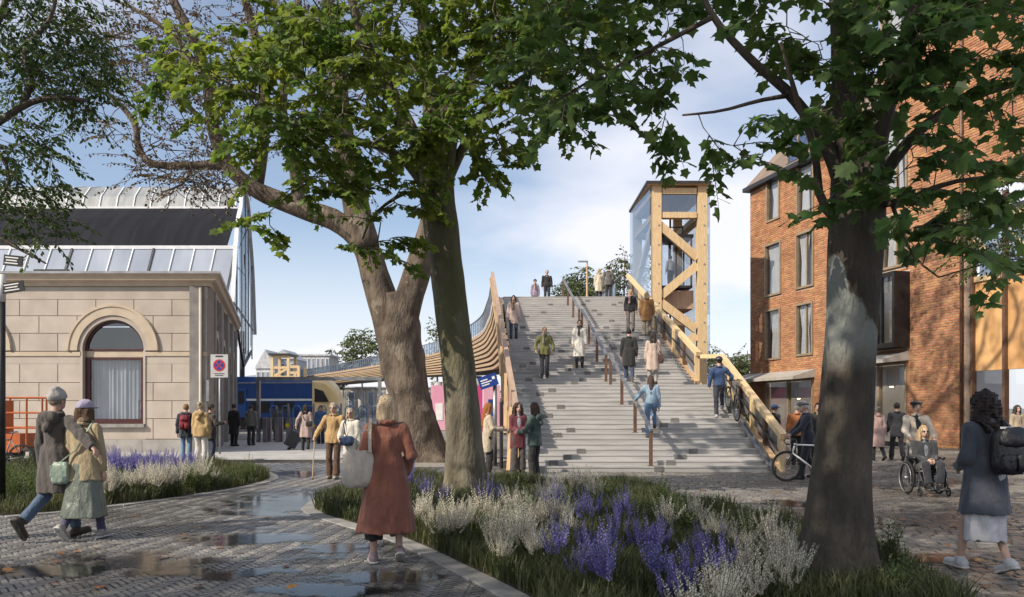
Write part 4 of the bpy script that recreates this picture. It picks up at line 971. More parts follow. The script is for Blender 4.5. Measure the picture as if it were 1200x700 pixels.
# roof dormer with blue panes
d0, d1 = FP(963, 195)[0], FP(922, 195)[0]
dm = ab(fbox(d0, d1, -3.2, 0.05, ZE + 2.35, ZE + 2.5), 'dormer', M['dark_metal'])
ab(fbox(d0, d1, -1.5, 0.05, ZE + 0.24, ZE + 0.5), 'dormer_sill', M['dark_metal'], dm)
nd = 3
for i in range(nd + 1):
    q = d0 + (d1 - d0) * i / nd; q = min(max(q, d0 + 0.06), d1 - 0.06); ab(fbox(q - 0.05, q + 0.05, -0.1, 0.03, ZE + 0.5, ZE + 2.35), 'mullion', M['frame_bronze'], dm)
for i in range(nd):
    a, b = d0 + (d1 - d0) * i / nd + 0.06, d0 + (d1 - d0) * (i + 1) / nd - 0.06
    ab(fbox(a, b, -0.06, -0.04, ZE + 0.5, ZE + 2.35), 'pane', mat('dormer_glass%d' % i, (0.03, 0.055, 0.13), (0.05, 0.085, 0.19), 1.0, 0.06, spec=0.9), dm)
for q in (d0, d1 - 0.1): ab(MB().prism([W(q, 0.0, ZE + 0.3), W(q, -3.0, ZE + 2.4), W(q, 0.0, ZE + 2.4)], FU * 0.1), 'cheek', M['dark_metal'], dm)
# timber bay continuing the street front
tb = thing('timber_bay', 'warm plywood clad bay with brown posts joined to the brick facade', 'building', W(-5, 0, 0))
def tbb(mb, name, mt, par=None): return wb(tb, mb, name, mt, par)
M['ply'] = mat('plywood', (0.50, 0.27, 0.10), (0.62, 0.37, 0.16), 1.2, 0.55, 0.05, stretch=(2, 2, 0.5), piece=0.07)
zt1, zt2 = FP(1150, 325)[1], FP(1150, 285)[1]
for i in range(5):
    a, b = -0.15 - i * 1.5, -0.15 - (i + 1) * 1.5 + 0.02
    tbb(fbox(b, a, -0.5, -0.3, 3.0, zt1), 'panel', M['ply'])
    tbb(fbox(b, a, -0.55, -0.35, 0.0, 0.35), 'plinth', M['dark_metal'])
    tbb(MB().add([W(b, -0.4, 0.35), W(a, -0.4, 0.35), W(a, -0.4, 3.0), W(b, -0.4, 3.0)], [(3, 2, 1, 0)]), 'shop_pane', M['glass_clear'])
    tbb(fbox(a - 0.07, a + 0.05, -0.35, -0.15, 0.0, 9.5), 'post', M['bronze'])
    tbb(MB().bar(W(b, -0.25, zt1 + 0.15), W(a, -0.25, zt2 + 0.3), 0.14, 0.2), 'brace', M['wood'])
    tbb(fbox(b, a, -0.6, -0.55, zt1, zt2 + 0.8), 'upper_pane', M['glass_blue'])
    tbb(fbox(b, a, -0.5, -0.2, zt2 + 0.8, zt2 + 1.0), 'beam', M['wood'])
    tbb(fbox(b, a, -0.45, -0.22, zt1 - 0.1, zt1 + 0.1), 'beam', M['wood'])
    tbb(fbox(b, a, -3.5, -3.4, 0.0, 9.0), 'back_wall', M['ply'])
    tbb(fbox(b, a, -3.4, -0.2, zt2 + 1.0, zt2 + 1.2), 'roof', M['dark_metal'])
# ------------------------------------------------------------------ trees
def bark(name, c1, c2, c3, scale, patch=0.0, moss=None, lo=0.45, bmp=0.6, zr=None):
    m = mat(name, c1, c2, scale, 0.9, bmp, scale * 4.0, stretch=(1, 1, 0.35), detail=7); N, L = m.node_tree.nodes, m.node_tree.links; b = N['Principled BSDF']
    src = b.inputs['Base Color'].links[0].from_socket; tc = N.new('ShaderNodeTexCoord')
    def layer(src, colr, sc, a, z, strch, zr=None):
        mp = N.new('ShaderNodeMapping'); mp.inputs['Scale'].default_value = strch; L.new(tc.outputs['Object'], mp.inputs[0])
        no = N.new('ShaderNodeTexNoise'); no.inputs['Scale'].default_value = sc; no.inputs['Detail'].default_value = 6; L.new(mp.outputs[0], no.inputs['Vector'])
        r = N.new('ShaderNodeMapRange'); r.inputs[1].default_value = a; r.inputs[2].default_value = z; L.new(no.outputs[0], r.inputs[0])
        fac = r.outputs[0]
        if zr:       # a pale patch that lies between two heights
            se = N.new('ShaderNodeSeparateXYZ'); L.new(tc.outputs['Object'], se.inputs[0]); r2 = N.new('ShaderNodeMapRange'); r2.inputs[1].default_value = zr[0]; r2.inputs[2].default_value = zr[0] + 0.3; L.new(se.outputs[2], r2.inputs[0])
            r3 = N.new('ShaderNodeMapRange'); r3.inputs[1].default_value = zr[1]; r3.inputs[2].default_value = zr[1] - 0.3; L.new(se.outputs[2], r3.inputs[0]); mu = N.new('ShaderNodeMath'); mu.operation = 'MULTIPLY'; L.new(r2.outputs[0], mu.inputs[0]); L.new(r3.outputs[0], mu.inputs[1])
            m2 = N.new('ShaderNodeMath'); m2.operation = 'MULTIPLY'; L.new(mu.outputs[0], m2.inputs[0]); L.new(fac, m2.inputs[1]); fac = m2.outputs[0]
        mx = N.new('ShaderNodeMix'); mx.data_type = 'RGBA'; L.new(fac, mx.inputs['Factor']); L.new(src, mx.inputs['A']); mx.inputs['B'].default_value = tuple(colr) + (1,)
        return mx.outputs['Result']
    src = layer(src, c3, 1.7, lo + 0.10, lo + 0.13, (1, 1, 0.7), zr) if patch else src
    if moss: src = layer(src, moss, 1.1, 0.46, 0.66, (1, 1, 0.25))
    L.new(src, b.inputs['Base Color']); return m
M['bark_a'] = bark('bark_mossy', (0.085, 0.072, 0.050), (0.19, 0.168, 0.122), (0.3, 0.3, 0.26), 5.0, moss=(0.085, 0.085, 0.034), bmp=0.8)
M['bark_b'] = bark('bark_plane', (0.055, 0.040, 0.029), (0.165, 0.128, 0.096), (0.20, 0.165, 0.128), 4.2, patch=1, lo=0.50, bmp=0.9)
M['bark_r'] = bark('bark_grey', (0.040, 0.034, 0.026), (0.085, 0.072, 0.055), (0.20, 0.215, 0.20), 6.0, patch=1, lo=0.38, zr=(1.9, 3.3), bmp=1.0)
M['bark_dark'] = bark('bark_dark', (0.06, 0.05, 0.04), (0.12, 0.1, 0.08), (0.2, 0.2, 0.2), 6.0)
M['leaf_a'] = mat('leaf_maple_yellowing', (0.082, 0.150, 0.036), (0.175, 0.235, 0.050), 0.8, 0.5, piece=0.34, trans=0.50, spec=0.3)
M['leaf_r'] = mat('leaf_maple_green', (0.062, 0.125, 0.040), (0.112, 0.180, 0.054), 0.9, 0.5, piece=0.32, trans=0.45, spec=0.3)
M['leaf_b'] = mat('leaf_plane_brown', (0.075, 0.062, 0.035), (0.12, 0.085, 0.04), 0.8, 0.6, piece=0.4, trans=0.3)
M['leaf_c'] = mat('leaf_small_green', (0.035, 0.075, 0.018), (0.075, 0.12, 0.03), 1.2, 0.5, piece=0.4, trans=0.35)
M['leaf_far'] = mat('leaf_far', (0.05, 0.085, 0.025), (0.11, 0.135, 0.04), 0.5, 0.6, piece=0.35, trans=0.3)
M['leaf_con'] = mat('leaf_conifer', (0.035, 0.06, 0.035), (0.06, 0.085, 0.045), 0.5, 0.6, piece=0.3, trans=0.15)

def half(pts): return pts + [(-x, y) for x, y in reversed(pts) if x > 1e-6]
LEAF_HI = half([(0.0, 0.0), (0.14, -0.03), (0.40, -0.04), (0.36, 0.08), (0.47, 0.17), (0.33, 0.24), (0.44, 0.36), (0.66, 0.46), (0.54, 0.53), (0.57, 0.66), (0.40, 0.62), (0.29, 0.62), (0.27, 0.76), (0.12, 0.80), (0.0, 1.03)])
LEAF_LO = half([(0.0, 0.0), (0.40, -0.02), (0.42, 0.20), (0.40, 0.30), (0.64, 0.50), (0.34, 0.60), (0.18, 0.74), (0.0, 1.0)])
LEAF_OV = half([(0.0, 0.0), (0.27, 0.35), (0.22, 0.7), (0.0, 1.0)])
LEAF_QD = [(0.0, 0.0), (0.38, 0.5), (0.0, 1.0), (-0.38, 0.5)]
def leaf_arrays(shape, pos, tip, nor, size):
    "fan-shaped folded leaves; pos, tip, nor (n,3), size (n,)"
    n = len(pos); tip = tip / np.linalg.norm(tip, axis=1, keepdims=True)
    sd = np.cross(tip, nor); sd /= np.linalg.norm(sd, axis=1, keepdims=True) + 1e-9; nn = np.cross(sd, tip)
    pts = np.array(shape + ([(0.0, 0.38)] if len(shape) > 4 else [])); k = len(pts)
    zoff = -0.22 * np.abs(pts[:, 0]) ** 1.3 - 0.16 * np.clip(pts[:, 1] - 0.35, 0, 2) ** 1.5
    rv = np.random.default_rng(n); wd = rv.uniform(0.72, 1.12, n)[:, None, None] if n > 1 else 1.0; cu = rv.uniform(0.2, 2.6, n)[:, None, None] if n > 1 else 1.0      # leaves differ in width and curl
    V = pos[:, None] + size[:, None, None] * (wd * pts[None, :, 0, None] * sd[:, None] + pts[None, :, 1, None] * tip[:, None] + cu * zoff[None, :, None] * nn[:, None])
    if len(shape) > 4: m = len(shape); tri = np.array([(k - 1, i, (i + 1) % m) for i in range(m)])
    else: tri = np.array([(0, 1, 2), (0, 2, 3)])
    return V.reshape(-1, 3), (np.arange(n)[:, None, None] * k + tri[None]).reshape(-1, 3)

def limb(pts, rad, seg=0.22, n=18, rough=0.06, flare=0.0, seed=0, lump=0.0):
    "bark-covered limb along a polyline, uneven in outline"
    path = spline(pts, False, 10); L_ = [0]
    for a, b in zip(path, path[1:]): L_.append(L_[-1] + (b - a).length)
    tot = L_[-1]; m = max(3, int(tot / seg)); out, rr = [], []
    rt = np.linspace(0, 1, len(rad)); rs = np.interp(np.linspace(0, 1, m + 1), rt, rad)
    for i in range(m + 1):
        d = tot * i / m; j = int(np.searchsorted(L_, d)); j = min(max(j, 1), len(path) - 1)
        t = (d - L_[j - 1]) / max(L_[j] - L_[j - 1], 1e-9); out.append(path[j - 1].lerp(path[j], t)); rr.append(rs[i])
    rg = random.Random(seed); ph = [rg.random() * 6.28 for _ in range(12)]
    def wob(i, k):
        a = 2 * math.pi * k / n; h = i * seg
        w = 1 + rough * (math.sin(2 * a + ph[0] + 0.9 * h) + 0.7 * math.sin(3 * a + ph[1] - 1.3 * h) + 0.6 * math.sin(5 * a + ph[2] + 2.1 * h) + 0.5 * math.sin(7 * a + ph[3] + 0.5 * math.sin(3 * h)))
        if lump: w += lump * (max(0, math.sin(1.9 * h + ph[4] + 2 * math.sin(a + ph[5]))) ** 3 + 0.6 * max(0, math.sin(4.1 * h + ph[6] + 3 * math.sin(a + ph[7]))) ** 4)
        if flare: w += flare * math.exp(-h / 0.35) * (1 + 0.55 * math.sin(5 * a + ph[8]) + 0.3 * math.sin(3 * a + ph[9]))
        return w
    return out, rr, wob
class Tree:
    def __init__(s, name, label, base, seed, group=None):
        s.root = thing(name, label, 'tree', base, group=group); s.base = Vector(base); s.nodes = []; s.seed = seed; s.rng = np.random.default_rng(seed); s.tw = MB(); s.P, s.T, s.N, s.S = [], [], [], []
    def limb(s, pts, rad, mt, name='limb', n=18, seg=0.22, rough=0.05, flare=0, lump=0.0):
        o, rr, wob = limb(pts, rad, seg, n, rough, flare, s.seed + len(s.nodes), lump); m = MB(); m.tube(o, rr, n, wob=wob)
        ob = m.build(name, mt, s.root, True); ob.matrix_parent_inverse = Matrix.Translation(-s.base)
        st = 1 if name == 'limb' else max(1, int(len(o) * 0.55)); s.nodes += [tuple(p) for p in o[st:]]
    def blob(s, px, py, rx, ry, D, dD, n):
        c = P(px, py, D); k = D / FPX; out = []
        while len(out) < n:
            q = s.rng.uniform(-1, 1, 3); d2 = q @ q
            if d2 > 1: continue
            out.append((c.x + q[0] * rx * k, c.y + q[1] * dD, c.z + q[2] * ry * k))
        return out
    def sprays(s, centres, length, nleaf, size, droop=0.35, flat=0.75, twr=0.009, link_r=0.016, links=True):
        rng = s.rng; nodes = np.array(s.nodes); C = np.array(centres)
        d = np.array([np.min(np.sum((nodes - c) ** 2, 1)) for c in C]); order = np.argsort(d)
        for i in order:
            c = C[i]; dd = np.sum((nodes - c) ** 2, 1); j = int(np.argmin(dd)); a = nodes[j]; dist = math.sqrt(dd[j])
            dr = c - a; dr = dr / (np.linalg.norm(dr) + 1e-9)
            if links and dist > 0.05:
                mid = (a + c) / 2 + rng.normal(0, 0.10, 3) * min(dist, 1.5) + np.array([0, 0, 0.06 * dist])
                r0 = link_r * (0.6 + min(dist, 3) * 0.5)
                s.tw.tube([a, mid, c], [r0, r0 * 0.75, r0 * 0.5], 5, cap=False); nodes = np.vstack([nodes, mid[None], c[None]])
            out = dr + rng.normal(0, 0.45, 3); out[2] = out[2] * 0.4 - droop * rng.random(); out /= np.linalg.norm(out)
            L_ = length * rng.uniform(0.7, 1.25); tips = c + out * L_ + np.array([0, 0, -0.12 * L_])
            s.tw.tube([c, (c + tips) / 2 + np.array([0, 0, 0.05 * L_]), tips], [twr, twr * 0.8, twr * 0.4], 4, cap=False)
            nl = max(2, int(nleaf * rng.uniform(0.75, 1.25)))
            for q in range(nl):
                t = (q + 0.6) / nl; p = c + (tips - c) * t + np.array([0, 0, 0.05 * L_ * 4 * t * (1 - t)])
                sd = np.cross(out, (0, 0, 1)); sd /= np.linalg.norm(sd) + 1e-9
                ang = (1 if q % 2 else -1) * rng.uniform(0.6, 1.3)
                tip = out * math.cos(ang) + sd * math.sin(ang) + np.array([0, 0, -rng.uniform(0.1, 0.9) * (1.2 - flat * 0.5)])
                if q == nl - 1: tip = out + np.array([0, 0, -0.4])
                tip = tip / np.linalg.norm(tip); pet = tip * size * rng.uniform(0.25, 0.6)
                nor = np.array([0, 0, 1.0]) * flat + rng.normal(0, 0.42, 3)
                s.P.append(p + pet); s.T.append(tip); s.N.append(nor); s.S.append(size * rng.uniform(0.6, 1.2))
                if size > 0.12: s.tw.tube([p, p + pet], [0.0022, 0.0016], 3, cap=False)
    def finish(s, leafmat, barkmat, shape, singles=0, hi=None):
        ob = s.tw.build('twigs', barkmat, s.root, True); ob.matrix_parent_inverse = Matrix.Translation(-s.base); ob['kind'] = 'stuff'
        Pa, Ta, Na, Sa = map(np.array, (s.P, s.T, s.N, s.S)); rest = np.ones(len(Pa), bool)
        if singles:
            px = PX0 + FPX * Pa[:, 0] / np.maximum(Pa[:, 1], 0.1); py = PY0 - FPX * (Pa[:, 2] - EYE) / np.maximum(Pa[:, 1], 0.1)
            vis = (px > 5) & (px < 1195) & (py > 5) & (py < 690) & (Pa[:, 1] > 1)
            key = np.where(vis, Sa / Pa[:, 1], 0); pick = np.argsort(-key)[:singles]; rest[pick] = False
            z1 = np.zeros((1, 3)); v, f = leaf_arrays(hi, z1, np.array([[0, 1.0, 0]]), np.array([[0, 0, 1.0]]), np.ones(1)); me = npmesh('leaf', v, f, leafmat, False)
            for i in pick:
                t = Vector(Ta[i]); nn = Vector(Na[i]); sd = t.cross(nn).normalized(); n2 = sd.cross(t)
                o = link('leaf', me, s.root); mx = Matrix((sd, t, n2)).transposed().to_4x4(); mx = Matrix.Translation(Vector(Pa[i]) - s.base) @ mx @ Matrix.Scale(Sa[i], 4); o.matrix_local = mx
        v, f = leaf_arrays(shape, Pa[rest], Ta[rest], Na[rest], Sa[rest])
        o = link('crown', npmesh('crown', v, f, leafmat, False), s.root, kind='stuff'); o.matrix_parent_inverse = Matrix.Translation(-s.base)
def PP(D, *pts): return [P(x, y, D + (dz[0] if dz else 0)) for x, y, *dz in pts]

# maple with the straight mossy trunk in the flower bed
TA = Tree('maple_tree', 'maple with straight mossy trunk rising from the flower bed, yellow-green leaves', G(548, 587), 11)
TA.limb(PP(14.2, (548, 592), (544, 520), (537, 430), (528, 350), (519, 285), (513, 232), (512, 200)), [0.39, 0.31, 0.285, 0.28, 0.285, 0.31, 0.30], M['bark_a'], 'trunk', 28, 0.12, 0.028, 0.42, 0.05)
for pts, r in (([(508, 225), (488, 165), (455, 100), (420, 30, -0.5), (400, -80, -1)], [0.17, 0.12, 0.10, 0.08, 0.04]), ([(513, 220), (508, 150), (500, 70, 0.6), (490, -60, 1)], [0.19, 0.15, 0.12, 0.06]),
               ([(518, 220), (530, 150), (560, 70, 0.8), (610, -30, 1.2)], [0.17, 0.13, 0.10, 0.05]), ([(516, 230), (545, 170), (590, 110, -1.2), (660, 60, -1.8)], [0.12, 0.08, 0.06, 0.03]),
               ([(506, 232), (470, 185), (420, 165, -1.0), (350, 150, -1.6), (300, 130, -1.8)], [0.10, 0.07, 0.055, 0.04, 0.02]), ([(505, 240), (480, 225), (440, 250, -0.6), (425, 280, -0.8)], [0.05, 0.035, 0.025, 0.015])):
    TA.limb(PP(14.2, *pts), r, M['bark_a'], n=10, seg=0.25)
ca = []
for b in ((520, 20, 230, 80, 13.2, 1.8, 150), (370, 90, 110, 55, 12.6, 1.5, 66), (630, 50, 110, 70, 12.6, 1.4, 56), (335, 165, 60, 30, 12.4, 0.9, 24), (430, 165, 80, 36, 12.6, 1.0, 38), (270, 95, 55, 45, 12.8, 1.2, 22), (580, 135, 50, 32, 12.8, 0.9, 18),
          (445, 280, 24, 26, 13.2, 0.3, 9), (315, 258, 20, 9, 12.6, 0.3, 4), (478, 225, 30, 22, 13.5, 0.5, 10), (570, 190, 34, 16, 12.8, 0.6, 6), (640, 130, 50, 28, 12.2, 0.8, 11), (400, 215, 44, 18, 12.6, 0.5, 12), (520, 160, 50, 26, 12.4, 0.5, 16), (500, -160, 300, 120, 14.2, 3.0, 150), (610, -30, 160, 60, 12, 1.2, 40), (430, 60, 120, 60, 16.2, 1.0, 55), (190, 80, 45, 40, 12.8, 0.9, 10)):
    ca += TA.blob(*b)
crown_n = 0
while crown_n < 230:          # unseen upper crown, enlarged to shade the plaza and lower stairs
    q = TA.rng.uniform(-1, 1, 3)
    if q @ q < 1: ca.append((-0.6 + q[0] * 5.6, 12.0 + q[1] * 4.6, 12.2 + q[2] * 2.8)); crown_n += 1
TA.sprays(ca, 0.60, 18, 0.148, 0.4)
TA.finish(M['leaf_a'], M['bark_a'], LEAF_LO, 300, LEAF_HI)

# maple on the right, in shade
TR = Tree('maple_tree', 'large dark maple with pale patch on its grey trunk beside the setts', G(982, 700), 23)
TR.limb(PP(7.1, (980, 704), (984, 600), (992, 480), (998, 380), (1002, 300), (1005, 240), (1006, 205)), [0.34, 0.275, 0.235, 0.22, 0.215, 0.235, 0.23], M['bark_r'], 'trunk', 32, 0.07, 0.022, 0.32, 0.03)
for pts, r in (([(992, 235), (968, 170), (925, 110), (880, 70, -0.2), (830, 10, -0.3), (800, -80, -0.4)], [0.085, 0.06, 0.045, 0.035, 0.026, 0.015]), ([(1000, 230), (990, 140), (985, 40), (975, -90)], [0.13, 0.10, 0.08, 0.05]), ([(1012, 235), (1030, 150), (1062, 50), (1090, -90)], [0.13, 0.09, 0.07, 0.04]),
               ([(985, 262), (962, 235), (955, 180), (935, 120, -0.2), (915, 50, -0.4)], [0.045, 0.035, 0.03, 0.022, 0.014]), ([(925, 112), (890, 118, -0.2), (845, 130, -0.3), (800, 135, -0.5)], [0.022, 0.016, 0.012, 0.008]), ([(1020, 225), (1070, 160, -0.3), (1130, 118, -0.5), (1215, 92, -0.8)], [0.06, 0.045, 0.03, 0.02]),
               ([(1025, 240), (1060, 235, -0.4), (1110, 215, -0.7), (1180, 205, -0.9)], [0.045, 0.03, 0.02, 0.012]), ([(1045, 238, -0.2), (1062, 285, -0.5), (1080, 310, -0.7), (1100, 325, -0.8)], [0.02, 0.014, 0.010, 0.006]), ([(835, 20, -0.3), (760, 60, 0.2), (700, 90, 0.6), (650, 120, 1.0)], [0.022, 0.018, 0.014, 0.01])):
    TR.limb(PP(7.1, *pts), r, M['bark_dark'], n=9, seg=0.16)
cr = []
for b in ((690, 50, 85, 60, 7.6, 1.0, 34), (820, -30, 130, 40, 7, 1.0, 26), (955, 10, 100, 60, 6.6, 0.9, 28), (1080, 30, 110, 70, 6.4, 0.9, 40), (1160, 110, 55, 55, 6.3, 0.7, 22), (1150, 215, 40, 30, 6.2, 0.4, 9), (1165, 310, 24, 14, 6.0, 0.2, 4), (1060, 180, 40, 26, 6.3, 0.4, 9), (1105, 275, 24, 22, 6.2, 0.3, 6), (1075, 230, 24, 18, 6.2, 0.3, 4),
          (690, 110, 60, 28, 7.4, 0.6, 12), (785, 150, 22, 14, 7.2, 0.3, 3), (850, 165, 28, 14, 6.8, 0.3, 4), (895, 185, 16, 24, 6.6, 0.25, 3), (985, 130, 50, 28, 6.4, 0.4, 8), (640, 95, 45, 36, 8, 0.7, 10), (1000, 222, 24, 10, 6.4, 0.2, 3), (760, 80, 45, 25, 7.2, 0.5, 7), (1040, 85, 60, 36, 6.2, 0.5, 14),
          (920, -280, 420, 190, 7.2, 2.6, 260), (760, -140, 200, 90, 7.4, 1.6, 60), (1150, -80, 120, 70, 6.6, 1.2, 40)):
    cr += TR.blob(*b)
TR.sprays(cr, 0.42, 13, 0.125, 0.5, link_r=0.008, twr=0.005)
TR.finish(M['leaf_r'], M['bark_dark'], LEAF_LO, 300, LEAF_HI)

# old plane tree behind, thick forked trunk
TBt = Tree('plane_tree', 'old plane tree with thick gnarled forked trunk standing in gravel', TB, 31)
TBt.limb(PP(24.5, (494, 546), (484, 490), (474, 430), (466, 385), (461, 360), (458, 345)), [0.84, 0.66, 0.60, 0.63, 0.64, 0.45], M['bark_b'], 'trunk', 48, 0.10, 0.04, 0.34, 0.12)
for pts, r, lp_ in (([(462, 400), (446, 345), (428, 290), (398, 262), (350, 243), (300, 222), (272, 200), (262, 182)], [0.52, 0.48, 0.41, 0.33, 0.29, 0.27, 0.24, 0.20], 0.05), ([(468, 400), (482, 340), (498, 288), (508, 255), (515, 190), (520, 90)], [0.50, 0.42, 0.36, 0.33, 0.27, 0.18], 0.04),
               ([(428, 292), (418, 240), (404, 180), (398, 110), (385, 20), (380, -60)], [0.46, 0.36, 0.30, 0.25, 0.2, 0.12], 0.05), ([(264, 190), (250, 150), (243, 95), (228, 50), (205, 5), (180, -50)], [0.22, 0.19, 0.17, 0.15, 0.12, 0.08], 0),
               ([(266, 192), (225, 194), (178, 192), (162, 172), (158, 145), (135, 118), (112, 105)], [0.17, 0.13, 0.12, 0.11, 0.09, 0.07, 0.04], 0), ([(240, 90), (200, 40), (160, 12), (120, -5)], [0.12, 0.09, 0.06, 0.03], 0), ([(300, 222), (310, 150), (306, 80), (290, 10), (270, -60)], [0.20, 0.17, 0.15, 0.12, 0.07], 0),
               ([(350, 243), (345, 190), (330, 120), (350, 40), (345, -50)], [0.22, 0.18, 0.14, 0.1, 0.06], 0), ([(250, 150), (205, 110), (180, 60), (150, 40)], [0.09, 0.06, 0.04, 0.02], 0), ([(225, 194), (215, 215), (190, 225)], [0.05, 0.035, 0.02], 0)):
    TBt.limb(PP(24.5, *pts), r, M['bark_b'], n=14, seg=0.3, lump=lp_)
for a in range(6): TBt.limb([P(385 + 20 * a, -40, 24.5), Vector((-6 + 2.2 * a, 22.5 - (a % 3), 15.5)), Vector((-8 + 2.6 * a, 20 + 2.0 * (a % 4), 18.5))], [0.14, 0.10, 0.04], M['bark_b'], n=8, seg=0.5)
cb = []
for b in ((200, 115, 95, 105, 24.2, 2.6, 230), (165, 50, 80, 60, 24, 2.2, 110), (225, 210, 75, 24, 23.6, 1.6, 75), (340, 60, 130, 110, 25, 3.2, 170), (420, 120, 120, 110, 25.5, 3, 120), (250, -60, 200, 60, 24.5, 3, 120)):
    cb += TBt.blob(*b)
crown_n, cb2 = 0, []
while crown_n < 420:          # unseen upper crown, filled out with larger leaves to shade the brick facade
    q = TBt.rng.uniform(-1, 1, 3)
    if q @ q < 1: cb2.append((-2.0 + q[0] * 7.5, 22.5 + q[1] * 6.0, 17.8 + q[2] * 3.2)); crown_n += 1
TBt.sprays(cb, 0.75, 17, 0.105, 0.2, 0.4, twr=0.010, link_r=0.020)
TBt.sprays(cb2, 0.9, 15, 0.21, 0.2, 0.4, twr=0.010, link_r=0.020)
TBt.finish(M['leaf_b'], M['bark_dark'], LEAF_QD)

# small-leaved tree reaching in at the edge
TC = Tree('elm_tree', 'small leaved elm reaching over the orange machine from the edge of the park', (-8.4, 8.6, 0), 41)
TC.limb([(-8.4, 8.6, -0.05), (-8.3, 8.6, 1.5), (-8.0, 8.7, 3.2), (-7.6, 8.8, 4.6)], [0.24, 0.18, 0.16, 0.14], M['bark_dark'], 'trunk', 16, 0.2, 0.04, 0.4)
for pts, r in (([(-90, 200), (0, 142), (32, 122), (65, 114), (102, 118)], [0.09, 0.055, 0.045, 0.035, 0.02]), ([(25, 126), (38, 92), (28, 60), (60, 20), (70, -40)], [0.035, 0.03, 0.025, 0.02, 0.012]), ([(-90, 230), (-20, 270), (15, 288), (54, 309)], [0.05, 0.03, 0.02, 0.008]), ([(-90, 190), (-40, 80), (0, 20), (20, -60)], [0.08, 0.05, 0.04, 0.02]), ([(-20, 150), (10, 200), (5, 225), (-8, 260)], [0.03, 0.02, 0.014, 0.008])):
    TC.limb([P(x, y, 8.8) for x, y in pts], r, M['bark_dark'], n=9, seg=0.15)
TC.limb([(-7.8, 8.7, 3.9), P(-90, 200, 8.8)], [0.12, 0.10], M['bark_dark'], n=9); TC.limb([(-7.9, 8.7, 3.6), P(-90, 230, 8.8)], [0.07, 0.05], M['bark_dark'], n=9); TC.limb([(-7.7, 8.75, 4.3), P(-90, 190, 8.8)], [0.1, 0.08], M['bark_dark'], n=9)
cc = []
for b in ((35, 50, 80, 75, 9, 1.2, 230), (20, 180, 48, 55, 8.7, 0.7, 100), (52, 255, 28, 34, 8.7, 0.35, 26), (6, 255, 24, 40, 8.7, 0.4, 26), (85, 85, 38, 60, 9, 0.8, 70), (-60, 100, 60, 130, 8.8, 1.4, 90), (20, -90, 120, 80, 9, 1.6, 120)): cc += TC.blob(*b)
TC.sprays(cc, 0.34, 20, 0.062, 0.45, 0.4, twr=0.004, link_r=0.007)
TC.finish(M['leaf_c'], M['bark_dark'], LEAF_OV)

TD_ = Tree('robinia_tree', 'fine leaved robinia hanging in front of the plywood bay', (10.2, 12.6, 0), 47)
TD_.limb([(10.2, 12.6, -0.05), (10.1, 12.6, 2.2), (9.8, 12.5, 4.2), (9.6, 12.4, 6.0)], [0.22, 0.17, 0.15, 0.12], M['bark_dark'], 'trunk', 14, 0.2, 0.04, 0.4)
for pts, r in (([(1330, 200), (1240, 210), (1180, 235), (1120, 262)], [0.07, 0.05, 0.03, 0.01]), ([(1330, 150), (1250, 110), (1190, 85)], [0.06, 0.04, 0.015]), ([(1330, 250), (1250, 285), (1180, 300), (1130, 290)], [0.05, 0.035, 0.02, 0.01])): TD_.limb([P(x, y, 12.2) for x, y in pts], r, M['bark_dark'], n=8, seg=0.2)
cd = []
for b in ((1135, 255, 50, 28, 12.2, 0.7, 50), (1185, 245, 50, 55, 12.2, 0.9, 70), (1160, 300, 45, 18, 12.2, 0.6, 30), (1190, 85, 22, 22, 12.2, 0.5, 14), (1270, 190, 70, 120, 12.4, 1.2, 110)): cd += TD_.blob(*b)
TD_.sprays(cd, 0.36, 18, 0.065, 0.5, 0.5, twr=0.004, link_r=0.008)
TD_.finish(M['leaf_c'], M['bark_dark'], LEAF_OV)

# unseen trees added behind the camera to shade the foreground
def simple_tree(name, label, base, h, crown, n, leaf, lm, bm, seed, trunk_r=0.2, group=None, shape=LEAF_QD, cone=False, length=0.6, nl=10):
    t = Tree(name, label, base, seed, group); b = Vector(base); rg = np.random.default_rng(seed)
    t.limb([b + Vector((0, 0, -0.05)), b + Vector((0.1, 0, h * 0.3)), b + Vector((-0.05, 0.05, h * 0.6)), b + Vector((0, 0, h * 0.93))], [trunk_r, trunk_r * 0.75, trunk_r * 0.5, trunk_r * 0.12], bm, 'trunk', 10, 0.5, 0.04, 0.3)
    cx, cy, cz, rx, ry, rz = crown; pts = []
    for k in range(5):
        a = k * 2.4 + seed; e = b + Vector((cx + math.cos(a) * rx * 0.6, cy + math.sin(a) * ry * 0.6, cz + rz * (0.2 * (k % 3) - 0.2))); s0 = b + Vector((0, 0, h * (0.35 + 0.08 * k)))
        t.limb([s0, s0.lerp(e, 0.5) + Vector((0, 0, 0.15 * rz)), e], [trunk_r * 0.4, trunk_r * 0.3, trunk_r * 0.1], bm, n=7, seg=0.6)
    lob = rg.normal(0, 1, (9, 3)); lob /= np.linalg.norm(lob, axis=1, keepdims=True)
    while len(pts) < n:
        q = rg.uniform(-1, 1, 3); r2 = np.linalg.norm(q)
        if r2 > 1 or r2 < 0.3: continue
        if cone and math.hypot(q[0], q[1]) > 0.5 * (1 - q[2]): continue
        if not cone and r2 > 0.62 + 0.38 * max(0, np.max(lob @ (q / r2)) - 0.55) / 0.45: continue
        pts.append((b.x + cx + q[0] * rx, b.y + cy + q[1] * ry, b.z + cz + q[2] * rz))
    t.sprays(pts, length, nl, leaf, 0.3, 0.3, twr=0.012, link_r=0.03); t.finish(lm, bm, shape)
    return t
simple_tree('added_shade_tree', 'unseen leafy tree added behind the camera to shade the path', (-7.5, 0.2, 0), 12, (3.3, 1.6, 9.4, 6.2, 4.8, 3.0), 560, 0.28, M['leaf_r'], M['bark_dark'], 51, 0.28, length=0.8)
